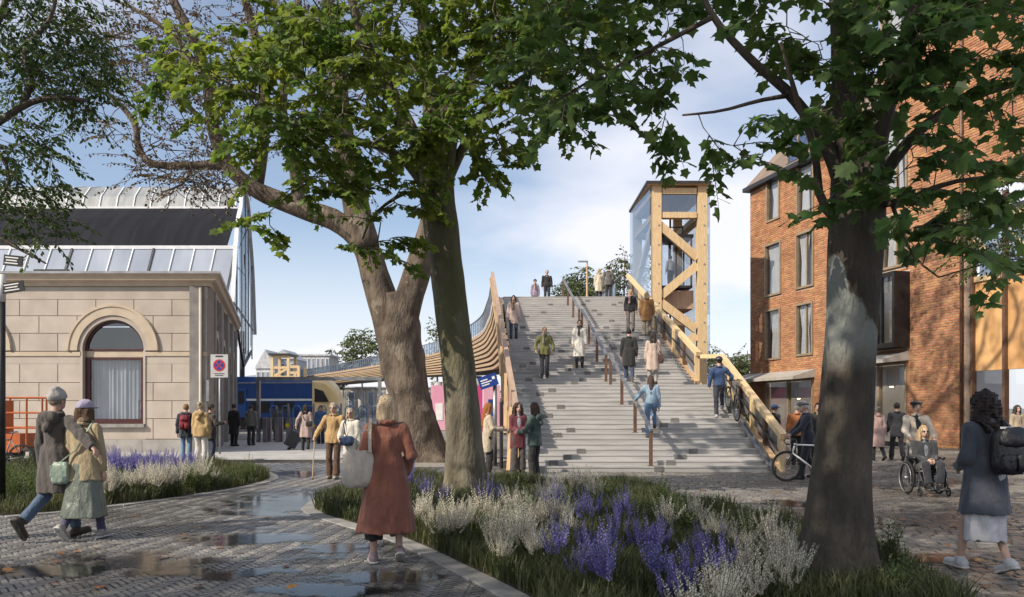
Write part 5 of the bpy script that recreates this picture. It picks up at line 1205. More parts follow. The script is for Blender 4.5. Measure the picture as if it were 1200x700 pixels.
simple_tree('added_shade_tree', 'second unseen leafy tree added behind the camera for foreground shade', (-15.0, -3.0, 0), 12, (1.0, 1.2, 9.3, 4.6, 3.7, 3.0), 420, 0.28, M['leaf_r'], M['bark_dark'], 52, 0.28, length=0.8)
# trees on and beyond the bridge
def far_tree(px, top, D, wpx, label, seed, lm='leaf_far', cone=False, n=150, z0=0.0, low=0.35):
    b = P(px, PY0, D); b.z = z0; zt_ = EYE + (PY0 - top) * D / FPX - z0; r = wpx * D / FPX / 2
    simple_tree('background_tree', label, b, zt_, (0, 0, zt_ * (1 + low) / 2, r * 1.15, r, zt_ * (1 - low) / 2 * 1.08), int(n * 2.4), 0.30 * D / 100 + 0.06, M[lm], M['bark_dark'], seed, 0.22, 'trees beyond the footbridge', cone=cone, length=0.9, nl=9)
far_tree(424, 383, 165, 52, 'round greyish tree rising behind the bridge parapet beside the conifer', 61, n=150)
far_tree(389, 402, 170, 30, 'dark conical conifer behind the bridge parapet', 62, 'leaf_con', True, 130)
far_tree(682, 316, 74, 60, 'dense green tree behind the lamp post at the stair head', 63, n=420, low=0.3)
far_tree(732, 287, 70, 56, 'tall airy tree between the stair head and the lift tower', 64, n=230)
far_tree(662, 326, 80, 30, 'small round tree beside the top handrail of the stairs', 65, n=220, low=0.3)
far_tree(853, 408, 60, 50, 'bushy green tree between the lift tower and the brick building', 66, n=260, low=0.05)
far_tree(876, 404, 70, 40, 'green tree partly hidden by the brick building corner', 67, n=110, low=0.05)
far_tree(512, 372, 130, 26, 'thin airy tree seen between the two big trunks', 68, n=40)
far_tree(606, 452, 60, 30, 'small shrubby tree under the bridge beyond the stairs', 69, n=60, low=0.1)
# ------------------------------------------------------------------ planting
M['grass'] = mat('grass_blade', (0.042, 0.058, 0.020), (0.105, 0.115, 0.045), 1.2, 0.6, piece=0.4, trans=0.3)
M['stem'] = mat('plant_stem', (0.06, 0.09, 0.03), (0.11, 0.13, 0.05), 3, 0.7, piece=0.3, trans=0.2)
M['purple'] = mat('petal_purple', (0.18, 0.15, 0.41), (0.30, 0.26, 0.57), 5, 0.7, piece=0.35, trans=0.25)
M['cream'] = mat('petal_cream', (0.60, 0.56, 0.47), (0.76, 0.72, 0.62), 5, 0.8, piece=0.25, trans=0.25)
M['leafstalk'] = mat('stalk_leaf', (0.06, 0.10, 0.028), (0.12, 0.165, 0.05), 5, 0.6, piece=0.35, trans=0.3)
def blade_field(name, poly, n, hmin, hmax, seed, mt, visible_only=True):
    rg = np.random.default_rng(seed); xs = [p.x for p in poly]; ys = [p.y for p in poly]
    X = rg.uniform(min(xs), max(xs), n * 4); Y = rg.uniform(min(ys), max(ys), n * 4)
    ok = inside(poly, X, Y) & (np.abs(X) < 0.66 * Y + 1.2); X, Y = X[ok][:n], Y[ok][:n]; n = len(X)
    a = rg.uniform(0, 6.28, n); patch = 0.75 + 0.35 * np.sin(X * 2.1 + 1.3 * Y) * np.sin(Y * 1.7 - 0.8 * X)
    h = rg.uniform(hmin, hmax, n) * patch; w = rg.uniform(0.004, 0.009, n); lean = rg.uniform(0.05, 0.75, n) * h
    cx, sx = np.cos(a), np.sin(a); V = np.zeros((n, 5, 3))
    for k, (t, ww, f) in enumerate(((0, 1, 0), (0, -1, 0), (0.6, -0.8, 0.35), (0.6, 0.8, 0.35), (1.0, 0, 1.0))):
        V[:, k, 0] = X + cx * lean * f - sx * w * ww; V[:, k, 1] = Y + sx * lean * f + cx * w * ww; V[:, k, 2] = 0.02 + h * t * (1 - 0.15 * f)
    T = np.array([(0, 1, 2), (0, 2, 3), (3, 2, 4)])
    return link(name, npmesh(name, V.reshape(-1, 3), (np.arange(n)[:, None, None] * 5 + T[None]).reshape(-1, 3), mt, True), kind='stuff')
o = blade_field('grass', BED_C, 80000, 0.20, 0.46, 3, M['grass']); tag(o, 'low dark green grass filling the flower bed round the maple trunks', 'grass')
o = blade_field('grass', BED_L, 52000, 0.16, 0.40, 4, M['grass']); tag(o, 'low green grass filling the flower bed before the stone house', 'grass')

def clump_mesh(kind, seed):
    "stems and blossoms of one plant; returns two meshes"
    rg = random.Random(seed); st, fl = MB(), MB(); n = {'purple': 16, 'cream': 15, 'green': 10}[kind]
    for i in range(n):
        a = rg.random() * 6.28; r = rg.random() ** 0.6; lean = 0.16 * r; h = rg.uniform(0.42, 0.68) * (1 - 0.25 * r) * (1.1 if kind == 'green' else 1)
        b = Vector((math.cos(a) * 0.06 * r, math.sin(a) * 0.06 * r, 0)); t = b + Vector((math.cos(a) * lean, math.sin(a) * lean, h)); m = (b + t) / 2 + Vector((0, 0, 0.04)) - Vector((math.cos(a), math.sin(a), 0)) * lean * 0.2
        st.tube([b, m, t], [0.004, 0.003, 0.002], 3, cap=False)
        for q in range(5):       # leaves on the stem
            u = rg.uniform(0.05, 0.5); p = b.lerp(t, u); d = Vector((rg.uniform(-1, 1), rg.uniform(-1, 1), rg.uniform(0.1, 0.9))).normalized(); sd = d.cross(Vector((0, 0, 1))).normalized() * 0.010; L_ = rg.uniform(0.05, 0.11)
            st.add([p, p + d * L_ * 0.5 + sd, p + d * L_, p + d * L_ * 0.5 - sd], [(0, 1, 2, 3)])
        k = {'purple': 30, 'cream': 34, 'green': 26}[kind]; u0 = {'purple': 0.48, 'cream': 0.50, 'green': 0.15}[kind]
        for q in range(k):
            u = u0 + (1.04 - u0) * q / k; p = m.lerp(t, (u - 0.5) * 2) if u > 0.5 else b.lerp(m, u * 2)
            an = q * 2.4 + rg.random(); tap = (1.15 - (u - u0) / (1.04 - u0)) ; rr = {'purple': 0.026, 'cream': 0.024, 'green': 0.045}[kind] * (0.35 + 0.75 * tap)
            d = Vector((math.cos(an), math.sin(an), 0.55)).normalized(); up = Vector((0, 0, 1)); sd = d.cross(up).normalized() * rr * rg.uniform(0.30, 0.5)
            e = p + d * rr * rg.uniform(0.8, 1.5)
            (fl if kind != 'green' else fl).add([p, p.lerp(e, 0.6) + sd, e + up * rr * 0.25, p.lerp(e, 0.6) - sd], [(0, 1, 2), (0, 2, 3)])
    return st.mesh('stems', M['stem']), fl.mesh('flowers', {'purple': M['purple'], 'cream': M['cream'], 'green': M['leafstalk']}[kind])
CL = {k: [clump_mesh(k, 100 * j + i) for i in range(4)] for j, k in enumerate(('purple', 'cream', 'green'))}
def GF(px, py, z): D = (EYE - z) * FPX / (py - PY0); return Vector(((px - PX0) * D / FPX, D, 0.03))
LBL = {('purple', 0): 'purple flowering sage clump in the bed round the maple trunks', ('cream', 0): 'cream dried seed head clump in the bed round the maple trunks', ('green', 0): 'tall leafy green stalks in the bed round the maple trunks',
       ('purple', 1): 'purple flowering sage clump in the bed before the stone house', ('cream', 1): 'cream seed head clump in the bed before the stone house', ('green', 1): 'leafy yellow-green stalks in the bed before the stone house'}
NM = {'purple': 'sage_plant', 'cream': 'seed_head_plant', 'green': 'leafy_plant'}
def plant(kind, p, bedno, sc=1.0):
    poly = BED_L if bedno else BED_C
    if not inside(poly, [p.x], [p.y])[0]: return
    for o_ in ((-0.76, 14.0),):
        if (p.x - o_[0]) ** 2 + (p.y - o_[1]) ** 2 < 0.2: return
    i = R.randrange(4); s = sc * R.uniform(0.8, 1.2)
    if bedno == 0: zone = ' beside the mossy trunk' if (p - Vector((-0.76, 14.0, 0))).length < 2.3 else ' beside the pale-patched trunk' if (p - Vector((2.85, 7.0, 0))).length < 2.3 else ' facing the stairs' if p.y > 12.2 else ' along the path kerb' if p.x < 0.2 else ''
    else: zone = ' along the path kerb' if min((p - q).length for q in BED_L) < 1.3 else ''
    r = thing(NM[kind], LBL[(kind, bedno)].replace(' in the bed round the maple trunks', zone + (' in the maple bed' if zone else ' in the middle of the maple bed')).replace(' in the bed before the stone house', zone + ' of the bed before the stone house' if zone else ' amid the bed before the stone house'), 'plant', p, R.random() * 6.28, {0: 'plants in the bed round the maples', 1: 'plants in the bed before the stone house'}[bedno] + zone + ' (' + kind + ')')
    r.scale = (s, s, s); link('stems', CL[kind][i][0], r, kind='stuff'); link('leaves' if kind == 'green' else 'flowers', CL[kind][i][1], r, kind='stuff')
def zz(l, x0, y0, s): return [(x0 + u / s, y0 + v / s) for u, v in l]
pur = zz([(250, 235), (160, 270), (310, 280), (370, 190), (440, 230), (520, 230), (665, 240), (740, 310), (300, 130), (255, 150), (500, 330), (620, 360), (120, 360), (190, 410), (590, 380), (400, 150), (340, 350), (230, 300), (270, 330), (690, 300), (545, 375), (640, 270), (480, 250), (350, 230), (65, 310), (60, 390), (145, 130)], 600, 540, 3)
pur += [(425, 556), (447, 558), (480, 556), (500, 566), (520, 572), (568, 574), (437, 570), (462, 566), (640, 580), (585, 570)]
cre = zz([(60, 130), (75, 165), (180, 90), (230, 60), (290, 80), (160, 170), (40, 210), (90, 255), (540, 170), (640, 160), (750, 200), (830, 210), (900, 200), (960, 290), (990, 270), (830, 300), (860, 360), (760, 410), (720, 430), (630, 460), (1000, 320), (940, 340), (200, 180), (110, 90), (140, 60), (20, 150), (930, 260), (780, 380), (260, 60), (690, 190)], 600, 540, 3)
cre += zz([(430, 390), (400, 410), (470, 440), (530, 440), (570, 500), (640, 470), (650, 400), (700, 380), (760, 390), (780, 480), (820, 420), (630, 530), (560, 420), (720, 480), (500, 420), (450, 420), (680, 440), (600, 400), (800, 400), (840, 340), (520, 480), (660, 500), (740, 440)], 340, 440, 2.69)
grn = [(707, 568), (775, 572), (742, 588), (790, 584), (725, 580), (760, 590), (690, 572), (660, 574), (800, 596), (615, 590), (480, 580), (400, 588), (1060, 665), (1035, 625), (870, 610)]
for k, lst, jit in (('purple', pur, 1), ('cream', cre, 2), ('green', grn, 1)):
    for px, py in lst:
        for j in range(jit):
            plant(k, GF(px + R.uniform(-14, 14) * j, py + R.uniform(-7, 5) * j, 0.42), 0, 0.92 - 0.2 * j)
for i in range(46):
    x = R.uniform(118, 235); plant('purple', GF(x, R.uniform(534, 545) + (x - 118) * 0.02, 0.42), 1)
for i in range(70):
    x = R.uniform(112, 250); plant('cream', GF(x, 566 - (x - 112) * 0.085 + R.uniform(-11, 5), 0.40), 1, 0.95)
for i in range(34):
    x = R.uniform(215, 300); plant('green', GF(x, 556 - (x - 215) * 0.06 + R.uniform(-8, 5), 0.38), 1, 0.8)
for i in range(10): plant('purple', GF(R.uniform(0, 55), R.uniform(570, 585), 0.4), 1)
for i in range(10): plant('green', GF(R.uniform(0, 40), R.uniform(552, 566), 0.4), 1)
# fallen leaves
M['fallen'] = mat('fallen_leaf', (0.17, 0.062, 0.02), (0.28, 0.13, 0.04), 6, 0.7, piece=0.4)
v, f = leaf_arrays(LEAF_HI, np.zeros((1, 3)), np.array([[0, 1.0, 0]]), np.array([[0, 0, -1.0]]), np.ones(1)); FL = npmesh('fallen_leaf', v, f, M['fallen'], False)
spots = [(213, 632), (258, 645), (77, 660), (165, 630), (338, 665), (90, 645), (70, 650), (130, 612), (310, 610), (20, 672), (120, 690), (230, 690), (345, 690), (160, 608), (195, 655), (60, 690), (275, 625), (115, 645), (355, 540), (330, 538), (1060, 608), (1075, 610), (1122, 618), (1110, 640), (1050, 598), (1090, 628), (1135, 650), (1045, 575), (930, 572), (905, 578), (880, 585), (960, 600), (1150, 690), (1180, 640), (1020, 590), (820, 575), (1130, 580), (1100, 565), (700, 563), (860, 569)]
for px, py in spots:
    p = G(px + R.uniform(-6, 6), py + R.uniform(-3, 3)); p.z = 0.012
    o = link('fallen_leaf', FL, None, 'fallen brown and orange leaf lying on the paving', 'leaf', 'fallen leaves on the paving', loc=p, rot=(math.pi + R.uniform(-0.25, 0.25), R.uniform(-0.25, 0.25), R.random() * 6.28)); s = R.uniform(0.06, 0.11); o.scale = (s, s, s); o.location.z = 0.012 + 0.04 * s * 4
# ------------------------------------------------------------------ people
def snets(fn, lo, hi, h):
    "naive surface nets: closed quad mesh of fn < 0"
    n = [int(math.ceil((b - a) / h)) + 2 for a, b in zip(lo, hi)]
    ax = [a - h * 0.5 + h * np.arange(k) for a, k in zip(lo, n)]
    g = np.stack(np.meshgrid(*ax, indexing='ij'), -1); F = fn(g.reshape(-1, 3)).reshape(n); I = F < 0
    cor = [(i, j, k) for i in (0, 1) for j in (0, 1) for k in (0, 1)]
    sl = lambda A, c: A[c[0]:A.shape[0] - 1 + c[0], c[1]:A.shape[1] - 1 + c[1], c[2]:A.shape[2] - 1 + c[2]]
    cnt = sum(sl(I, c).astype(np.int8) for c in cor); act = (cnt > 0) & (cnt < 8); idx = np.argwhere(act)
    if len(idx) == 0: return np.zeros((0, 3)), np.zeros((0, 4), int)
    idm = -np.ones(act.shape, np.int64); idm[act] = np.arange(len(idx))
    acc = np.zeros((len(idx), 3)); ac = np.zeros(len(idx))
    for a in range(8):
        for b in range(a + 1, 8):
            ca, cb = np.array(cor[a]), np.array(cor[b])
            if np.abs(ca - cb).sum() != 1: continue
            ia, ib = idx + ca, idx + cb; va, vb = F[ia[:, 0], ia[:, 1], ia[:, 2]], F[ib[:, 0], ib[:, 1], ib[:, 2]]
            x = (va < 0) != (vb < 0); t = np.where(x, va / np.where(x, va - vb, 1), 0)
            acc += np.where(x[:, None], ca + t[:, None] * (cb - ca), 0); ac += x
    V = (idx + acc / ac[:, None]) * h + np.array([a[0] for a in ax])
    Q = []
    for d in range(3):
        e, f = [(1, 2), (2, 0), (0, 1)][d]
        A = np.take(I, range(0, n[d] - 1), d); B = np.take(I, range(1, n[d]), d); x = np.argwhere(A != B)
        if len(x) == 0: continue
        ok = (x[:, e] >= 1) & (x[:, f] >= 1) & (x[:, e] < n[e] - 1) & (x[:, f] < n[f] - 1); x = x[ok]; s = A[x[:, 0], x[:, 1], x[:, 2]]
        def cell(de, df):
            y = x.copy(); y[:, e] += de; y[:, f] += df; return idm[y[:, 0], y[:, 1], y[:, 2]]
        q = np.stack([cell(-1, -1), cell(0, -1), cell(0, 0), cell(-1, 0)], 1); q[~s] = q[~s][:, ::-1]; Q.append(q)
    return V, np.concatenate(Q)
def A3(p): return np.array(p, float)
class Sh:
    "a group of rounded shapes blended together, with optional cutting planes"
    def __init__(s, k=0.03): s.p, s.cut, s.k = [], [], k
    def cap(s, a, b, ra, rb=None, sy=1.0): s.p.append(('c', A3(a), A3(b), ra, ra if rb is None else rb, sy)); return s
    def ell(s, c, r): s.p.append(('e', A3(c), A3(r))); return s
    def minus(s, c, r): s.p.append(('m', A3(c), A3(r))); return s
    def plane(s, pt, n): n = A3(n); s.cut.append((A3(pt), n / np.linalg.norm(n))); return s
    def ev(s, p):
        d = None
        for q in s.p:
            if q[0] == 'c':
                sc = np.array([1, 1 / q[5], 1]); a, b = q[1] * sc, q[2] * sc; pp = p * sc; ba = b - a
                t = np.clip(((pp - a) @ ba) / max(ba @ ba, 1e-9), 0, 1); e = np.linalg.norm(pp - a - t[:, None] * ba, axis=1) - (q[3] + (q[4] - q[3]) * t)
                if q[5] < 1: e = e * (0.5 + 0.5 * q[5])
            else:
                r = q[2]; k0 = np.linalg.norm((p - q[1]) / r, axis=1); k1 = np.linalg.norm((p - q[1]) / (r * r), axis=1) + 1e-9; e = k0 * (k0 - 1) / k1
                if q[0] == 'm': d = np.maximum(d, -e); continue
            if d is None: d = e
            else: hh = np.clip(0.5 + 0.5 * (d - e) / s.k, 0, 1); d = d + (e - d) * hh - s.k * hh * (1 - hh)
        for pt, n in s.cut: d = np.maximum(d, (p - pt) @ n)
        return d
    def box(s):
        lo, hi = np.full(3, 9.0), np.full(3, -9.0)
        for q in s.p:
            if q[0] == 'c':
                r = max(q[3], q[4]); lo = np.minimum(lo, np.minimum(q[1], q[2]) - r); hi = np.maximum(hi, np.maximum(q[1], q[2]) + r)
            elif q[0] == 'e': lo = np.minimum(lo, q[1] - q[2]); hi = np.maximum(hi, q[1] + q[2])
        return lo, hi
def merge_mesh(groups, h, k=0.02, fold=0.0, seed=0, vert=0.5, curl=0.0):
    los, his = zip(*[g.box() for g in groups]); lo = np.min(los, 0) - 0.03; hi = np.max(his, 0) + 0.03
    rg = np.random.default_rng(seed); W_ = rg.normal(0, 1, (7, 3)) * np.array([1, 1, vert]) * rg.uniform(14, 34, (7, 1)); ph = rg.uniform(0, 6.28, 7); C_ = rg.normal(0, 1, (6, 3)); C_ = C_ / np.linalg.norm(C_, axis=1, keepdims=True) * rg.uniform(60, 120, (6, 1))
    def fn(p):
        d = groups[0].ev(p)
        for g in groups[1:]:
            e = g.ev(p); hh = np.clip(0.5 + 0.5 * (d - e) / k, 0, 1); d = d + (e - d) * hh - k * hh * (1 - hh)
        if fold: d = d + fold * np.sum(np.sin(p @ W_.T + ph), 1) / 2.6
        if curl: d = d + curl * np.sum(np.sin(p @ C_.T + 2.0 * np.sin(p @ C_[::-1].T * 0.5) + ph[:6]), 1) / 2.4
        return d
    return snets(fn, lo, hi, h)
def ik(a, c, l1, l2, hint):
    a, c, hint = A3(a), A3(c), A3(hint); d = c - a; L_ = np.linalg.norm(d); m = (l1 + l2) * 0.999
    if L_ > m: c = a + d / L_ * m; d = c - a; L_ = m
    x = (l1 ** 2 - l2 ** 2 + L_ ** 2) / (2 * L_); y = math.sqrt(max(l1 ** 2 - x ** 2, 0)); u = d / L_; hh = hint - u * (hint @ u); hh /= np.linalg.norm(hh) + 1e-9
    return a + u * x + hh * y, c
CM = {}
def cloth(c, rough=0.85, kind='cloth'):
    key = (tuple(c), rough, kind)
    if key not in CM and kind == 'hair_strands':
        CM[key] = mat(kind, tuple(q * 0.55 for q in c), tuple(min(1, q * 1.25) for q in c), 1.0, rough, 0.5, 1.6, stretch=(70, 70, 5), spec=0.4)
    if key not in CM: CM[key] = mat(kind, tuple(q * 0.85 for q in c), tuple(min(1, q * 1.12) for q in c), 9, rough, 0.6 if kind != 'skin' else 0.05, 15 if kind != 'skin' else 60, sheen=0.25 if rough > 0.7 else 0, stretch=(1, 1, 0.5))
    return CM[key]
SKIN = {'l': (0.52, 0.33, 0.25), 'm': (0.42, 0.25, 0.17), 'd': (0.2, 0.11, 0.07)}
def skinmat(t):
    return cloth(SKIN[t], 0.5, 'skin')
EYE_M = mat('eye_dark', (0.02, 0.014, 0.01), None, 1, 0.3); LIP_M = mat('lip', (0.36, 0.13, 0.11), None, 1, 0.5)
PEOPLE = []
def person(label, pos, head, H=1.72, top=None, low=None, shoes=(0.03, 0.03, 0.03), hair=('short', (0.05, 0.035, 0.025)), hat=None, scarf=None, skin='l', skirt=None, lf=(0, 0, 0), rf=(0, 0, 0), lh=None, rh=None,
           lean=0.0, sit=0.0, lp=0.0, rp=0.0, look=0.0, inner=None, grip=(0, 0), female=False, group=None, hood=False, D=None):
    """top = (colour, hem height, hem radius, openness); low = (colour, leg radius at the hem, hem height); heights for a 1.75 m body.
    lf/rf: ankle offset from standing, lh/rh: wrist from the shoulder, lp/rp: foot pitch (heel up), sit: pelvis drop"""
    D = D or max(pos[1], 6); v = min(max(D * 1.05 / FPX, 0.0105), 0.021); vf = min(max(v * 0.6, 0.0065), 0.011)
    seed = len(PEOPLE) + 3; s = H / 1.75
    root = thing('person', label, 'person', pos, math.radians(head), group); PEOPLE.append(root); root.scale = (s, s, s)
    sh = 0.165 if female else 0.185; hipw = 0.10 if female else 0.092
    pel = A3((0, 0, 0.95 - sit)); sp = A3((0, math.sin(lean), math.cos(lean)))
    along = lambda t, x=0, y=0: pel + sp * t + A3((x, y * math.cos(lean), -y * math.sin(lean)))
    SHL, SHR = along(0.455, -sh), along(0.455, sh); NK = along(0.53, 0, -0.005); HD = along(0.685, 0, 0.025)
    HL, HR = pel + A3((-hipw, 0, -0.03)), pel + A3((hipw, 0, -0.03))
    AL, AR = A3((-hipw, 0, 0.085)) + A3(lf), A3((hipw, 0, 0.085)) + A3(rf)
    kl, AL = ik(HL, AL, 0.425, 0.415, (-0.08, 1, 0.1)); kr, AR = ik(HR, AR, 0.425, 0.415, (0.08, 1, 0.1))
    lh = (-0.07, 0.06, -0.53) if lh is None else lh; rh = (0.07, 0.04, -0.53) if rh is None else rh
    el, WL = ik(SHL, SHL + A3(lh), 0.285, 0.255, (-0.5, -0.8, -0.4)); er, WR = ik(SHR, SHR + A3(rh), 0.285, 0.255, (0.5, -0.8, -0.4))
    toeL = A3((-0.02, math.cos(lp), -math.sin(lp))); toeR = A3((0.02, math.cos(rp), -math.sin(rp)))
    ca_, sa_ = math.cos(look), math.sin(look); hv = lambda x, y, z: HD + A3((x * ca_ - y * sa_, x * sa_ + y * ca_, z))       # head frame, turned by look
    parts_v, parts_f, parts_m = [], [], []
    def put(V, Q, mi):
        b = sum(len(q) for q in parts_v); parts_v.append(V); parts_f.append(Q + b); parts_m.append(np.full(len(Q), mi) if np.isscalar(mi) else mi)
    # body: trunk and limbs in one surface
    b = Sh(0.03); b.cap(pel + A3((-0.06, 0, 0)), pel + A3((0.06, 0, 0)), 0.105, sy=0.85).cap(pel + sp * 0.05, along(0.33), 0.105, 0.125, sy=0.72).cap(along(0.43, -sh + 0.05), along(0.43, sh - 0.05), 0.06)
    b.cap(along(0.47), HD + A3((0, -0.02, -0.07)), 0.052)
    for S_, E_, W__ in ((SHL, el, WL), (SHR, er, WR)): b.cap(S_, E_, 0.046, 0.037).cap(E_, W__, 0.037, 0.026)
    for h_, k_, a_, t_ in ((HL, kl, AL, toeL), (HR, kr, AR, toeR)): b.cap(h_, k_, 0.078, 0.050).cap(k_, a_, 0.050, 0.033).cap(a_ + A3((0, -0.02, -0.03)), a_ + t_ * 0.15 + A3((0, 0, -0.05)), 0.033, 0.025)
    V, Q = merge_mesh([b], max(v, 0.014)); put(V, Q, 0)
    # head, with face
    hd = Sh(0.02); hd.ell(hv(0, -0.005, 0.02), (0.074, 0.094, 0.105)).ell(hv(0, 0.03, -0.045), (0.054, 0.062, 0.062)).cap(hv(0, 0.088, 0.012), hv(0, 0.106, -0.022), 0.008, 0.013).cap(hv(0, -0.03, -0.06), hv(0, -0.04, -0.15), 0.05, 0.052)
    for e in (-1, 1): hd.ell(hv(e * 0.075, -0.012, -0.005), (0.010, 0.020, 0.030))
    for e in (-1, 1): hd.minus(hv(e * 0.032, 0.106, 0.012), (0.020, 0.022, 0.013))
    V, Q = merge_mesh([hd], vf, 0.012)
    c = V[Q].mean(1) - HD; fx = c[:, 0] * ca_ + c[:, 1] * sa_; fy = -c[:, 0] * sa_ + c[:, 1] * ca_; fz = c[:, 2]; mi = np.zeros(len(Q), int)
    mi[(np.abs(np.abs(fx) - 0.031) < 0.014) & (np.abs(fz - 0.012) < 0.0075) & (fy > 0.05)] = 1
    mi[(np.abs(fx) < 0.022) & (np.abs(fz + 0.058) < 0.008) & (fy > 0.05)] = 2
    mi[(np.abs(np.abs(fx) - 0.032) < 0.020) & (np.abs(fz - 0.036) < 0.005) & (fy > 0.05)] = 3; put(V, Q, mi)
    # hands: palm, four fingers, thumb
    for S_, E_, W__, sg, gr in ((SHL, el, WL, -1, grip[0]), (SHR, er, WR, 1, grip[1])):
        f_ = W__ - E_; f_ /= np.linalg.norm(f_); inw = A3((-sg, 0, 0)); inw = inw - f_ * (inw @ f_); inw /= np.linalg.norm(inw) + 1e-9; sd = np.cross(f_, inw) * (1 if sg > 0 else -1)
        if sd[1] < 0 and abs(f_[2]) > 0.5: sd = -sd
        hs = Sh(0.008); pc = W__ + f_ * 0.05; hs.cap(W__ - f_ * 0.02, W__ + f_ * 0.02, 0.025).cap(pc - sd * 0.022, pc + sd * 0.022, 0.019).cap(pc + f_ * 0.028 - sd * 0.024, pc + f_ * 0.028 + sd * 0.024, 0.016)
        for q, (o_, l_) in enumerate(((0.030, 0.070), (0.010, 0.080), (-0.011, 0.074), (-0.031, 0.058))):
            b0 = W__ + f_ * 0.085 + sd * o_; cu = 0.35 + 1.15 * gr; d1 = f_ * math.cos(cu) + inw * math.sin(cu); d2 = f_ * math.cos(cu * 2.1) + inw * math.sin(cu * 2.1); m_ = b0 + d1 * l_ * 0.52
            hs.cap(b0, m_, 0.0095, 0.009).cap(m_, m_ + d2 * l_ * 0.5, 0.009, 0.0075)
        tb0 = W__ + f_ * 0.03 + sd * 0.03; td = f_ * 0.7 + sd * 0.55 + inw * 0.5; td /= np.linalg.norm(td); hs.cap(tb0, tb0 + td * 0.04, 0.012, 0.010).cap(tb0 + td * 0.04, tb0 + td * 0.045 + (f_ * 0.8 + inw * 0.5) * 0.028, 0.010, 0.008)
        V, Q = merge_mesh([hs], max(vf * 0.75, 0.0055)); put(V, Q, 0)
    me = npmesh('body', np.concatenate(parts_v), np.concatenate(parts_f), [skinmat(skin), EYE_M, LIP_M, cloth(hair[1], 0.8, 'hair')], True, np.concatenate(parts_m)); link('body', me, root)
    def add(name, groups, m, h=v, k=0.02, fold=0.0, vert=0.5, curl=0.0):
        V, Q = merge_mesh(groups, h, k, fold, seed + len(name), vert, curl)
        if len(Q): return link(name, npmesh(name, V, Q, m, True), root)
    # clothing
    if low:
        col, rh_, hem = low; gs = [Sh(0.03).cap(pel + A3((-0.055, 0, -0.01)), pel + A3((0.055, 0, -0.01)), 0.125, sy=0.85).cap(pel + A3((0, 0, 0)), along(0.1), 0.13, 0.125, sy=0.8).plane(along(0.09), sp)]
        for h_, k_, a_ in ((HL, kl, AL), (HR, kr, AR)):
            sd = (a_ - k_) / np.linalg.norm(a_ - k_); end = k_ + sd * np.linalg.norm(a_ - k_) * (1 - max(hem - 0.085, 0) / 0.415)
            gs.append(Sh(0.02).cap(h_, k_, 0.098, 0.072 if rh_ < 0.09 else 0.085).cap(k_, end + sd * 0.05, 0.072 if rh_ < 0.09 else 0.085, rh_).plane(end + sd * 0.012, sd))
        add('trousers', gs, cloth(col), k=0.025, fold=0.005, vert=0.9)
    if skirt:
        col, hem, rad, rgh = skirt; mid = (kl + kr) / 2; hc = A3(((AL[0] + AR[0]) / 2 * 0.4, (AL[1] + AR[1]) / 2 * 0.35, hem))
        add('skirt', [Sh(0.04).cap(along(0.08), pel, 0.125, 0.16, sy=0.85).cap(pel + A3((-0.045, 0, 0)), hc + A3((-0.05, 0, 0)), 0.14, rad - 0.05, sy=0.9).cap(pel + A3((0.045, 0, 0)), hc + A3((0.05, 0, 0)), 0.14, rad - 0.05, sy=0.9).plane(hc, (0, 0, -1)).plane(along(0.1), sp)], cloth(col, rgh, 'skirt_cloth'), fold=0.010, vert=0.12)
    if inner:
        add('shirt', [Sh(0.03).cap(pel + sp * 0.05, along(0.34), 0.125, 0.145, sy=0.74).cap(along(0.43, -sh + 0.05), along(0.43, sh - 0.05), 0.07).cap(along(0.47), along(0.56), 0.062).plane(along(0.555), sp)], cloth(inner), fold=0.003)
    if top:
        col, hem, rad, openn = top; hb_ = A3((0, 0.0 + (AL[1] + AR[1]) * 0.12, hem)); tor = Sh(0.04)
        if hem > 0.9: tor.cap(along(hem - 0.95 + sit), along(0.33), rad, 0.155, sy=0.82)
        else:
            tor.cap(along(0.06), along(0.33), 0.148, 0.155, sy=0.78)
            for e in (-1, 1): tor.cap(pel + sp * 0.06 + A3((e * 0.055, 0, 0)), hb_ + A3((e * 0.06, 0, -0.06)), 0.142, max(rad - 0.05, 0.12), sy=0.92)
            tor.plane(hb_, (0, 0, -1))
        if hem > 0.9: tor.plane(along(hem - 0.95 + sit), -sp)
        tor.cap(along(0.425, -sh + 0.03), along(0.425, sh - 0.03), 0.082, sy=0.95).plane(along(0.545), sp)
        if openn:            # open front: a wedge removed down the middle
            tor.minus(along(0.36, 0, 0.20), (openn, 0.13, 0.26))
        gs = [tor]
        for S_, E_, W__ in ((SHL, el, WL), (SHR, er, WR)):
            u = (W__ - E_) / np.linalg.norm(W__ - E_); gs.append(Sh(0.02).cap(S_, E_, 0.076, 0.064).cap(E_, W__ + u * 0.04, 0.064, 0.050).plane(W__ + u * 0.015, u))
        add('coat' if hem < 0.75 else 'jacket', gs, cloth(col), k=0.035, fold=0.008, vert=0.18 if hem < 0.7 else 0.5)
        cl = Sh(0.015)
        for q in range(9):
            a0, a1 = (0.15 + q * 0.21) * math.pi + math.pi * 0.45, (0.15 + (q + 1) * 0.21) * math.pi + math.pi * 0.45
            if q < 8: cl.cap(NK + A3((math.cos(a0) * 0.075, math.sin(a0) * 0.07 - 0.005, 0.0)), NK + A3((math.cos(a1) * 0.075, math.sin(a1) * 0.07 - 0.005, 0.0)), 0.026)
        add('collar', [cl], cloth(col), h=max(vf, 0.009))
        if hood: add('hood', [Sh(0.04).cap(along(0.50, -0.07, -0.12), along(0.50, 0.07, -0.12), 0.07, sy=0.8).cap(along(0.50), along(0.36, 0, -0.15), 0.09, 0.05)], cloth(col), fold=0.008)
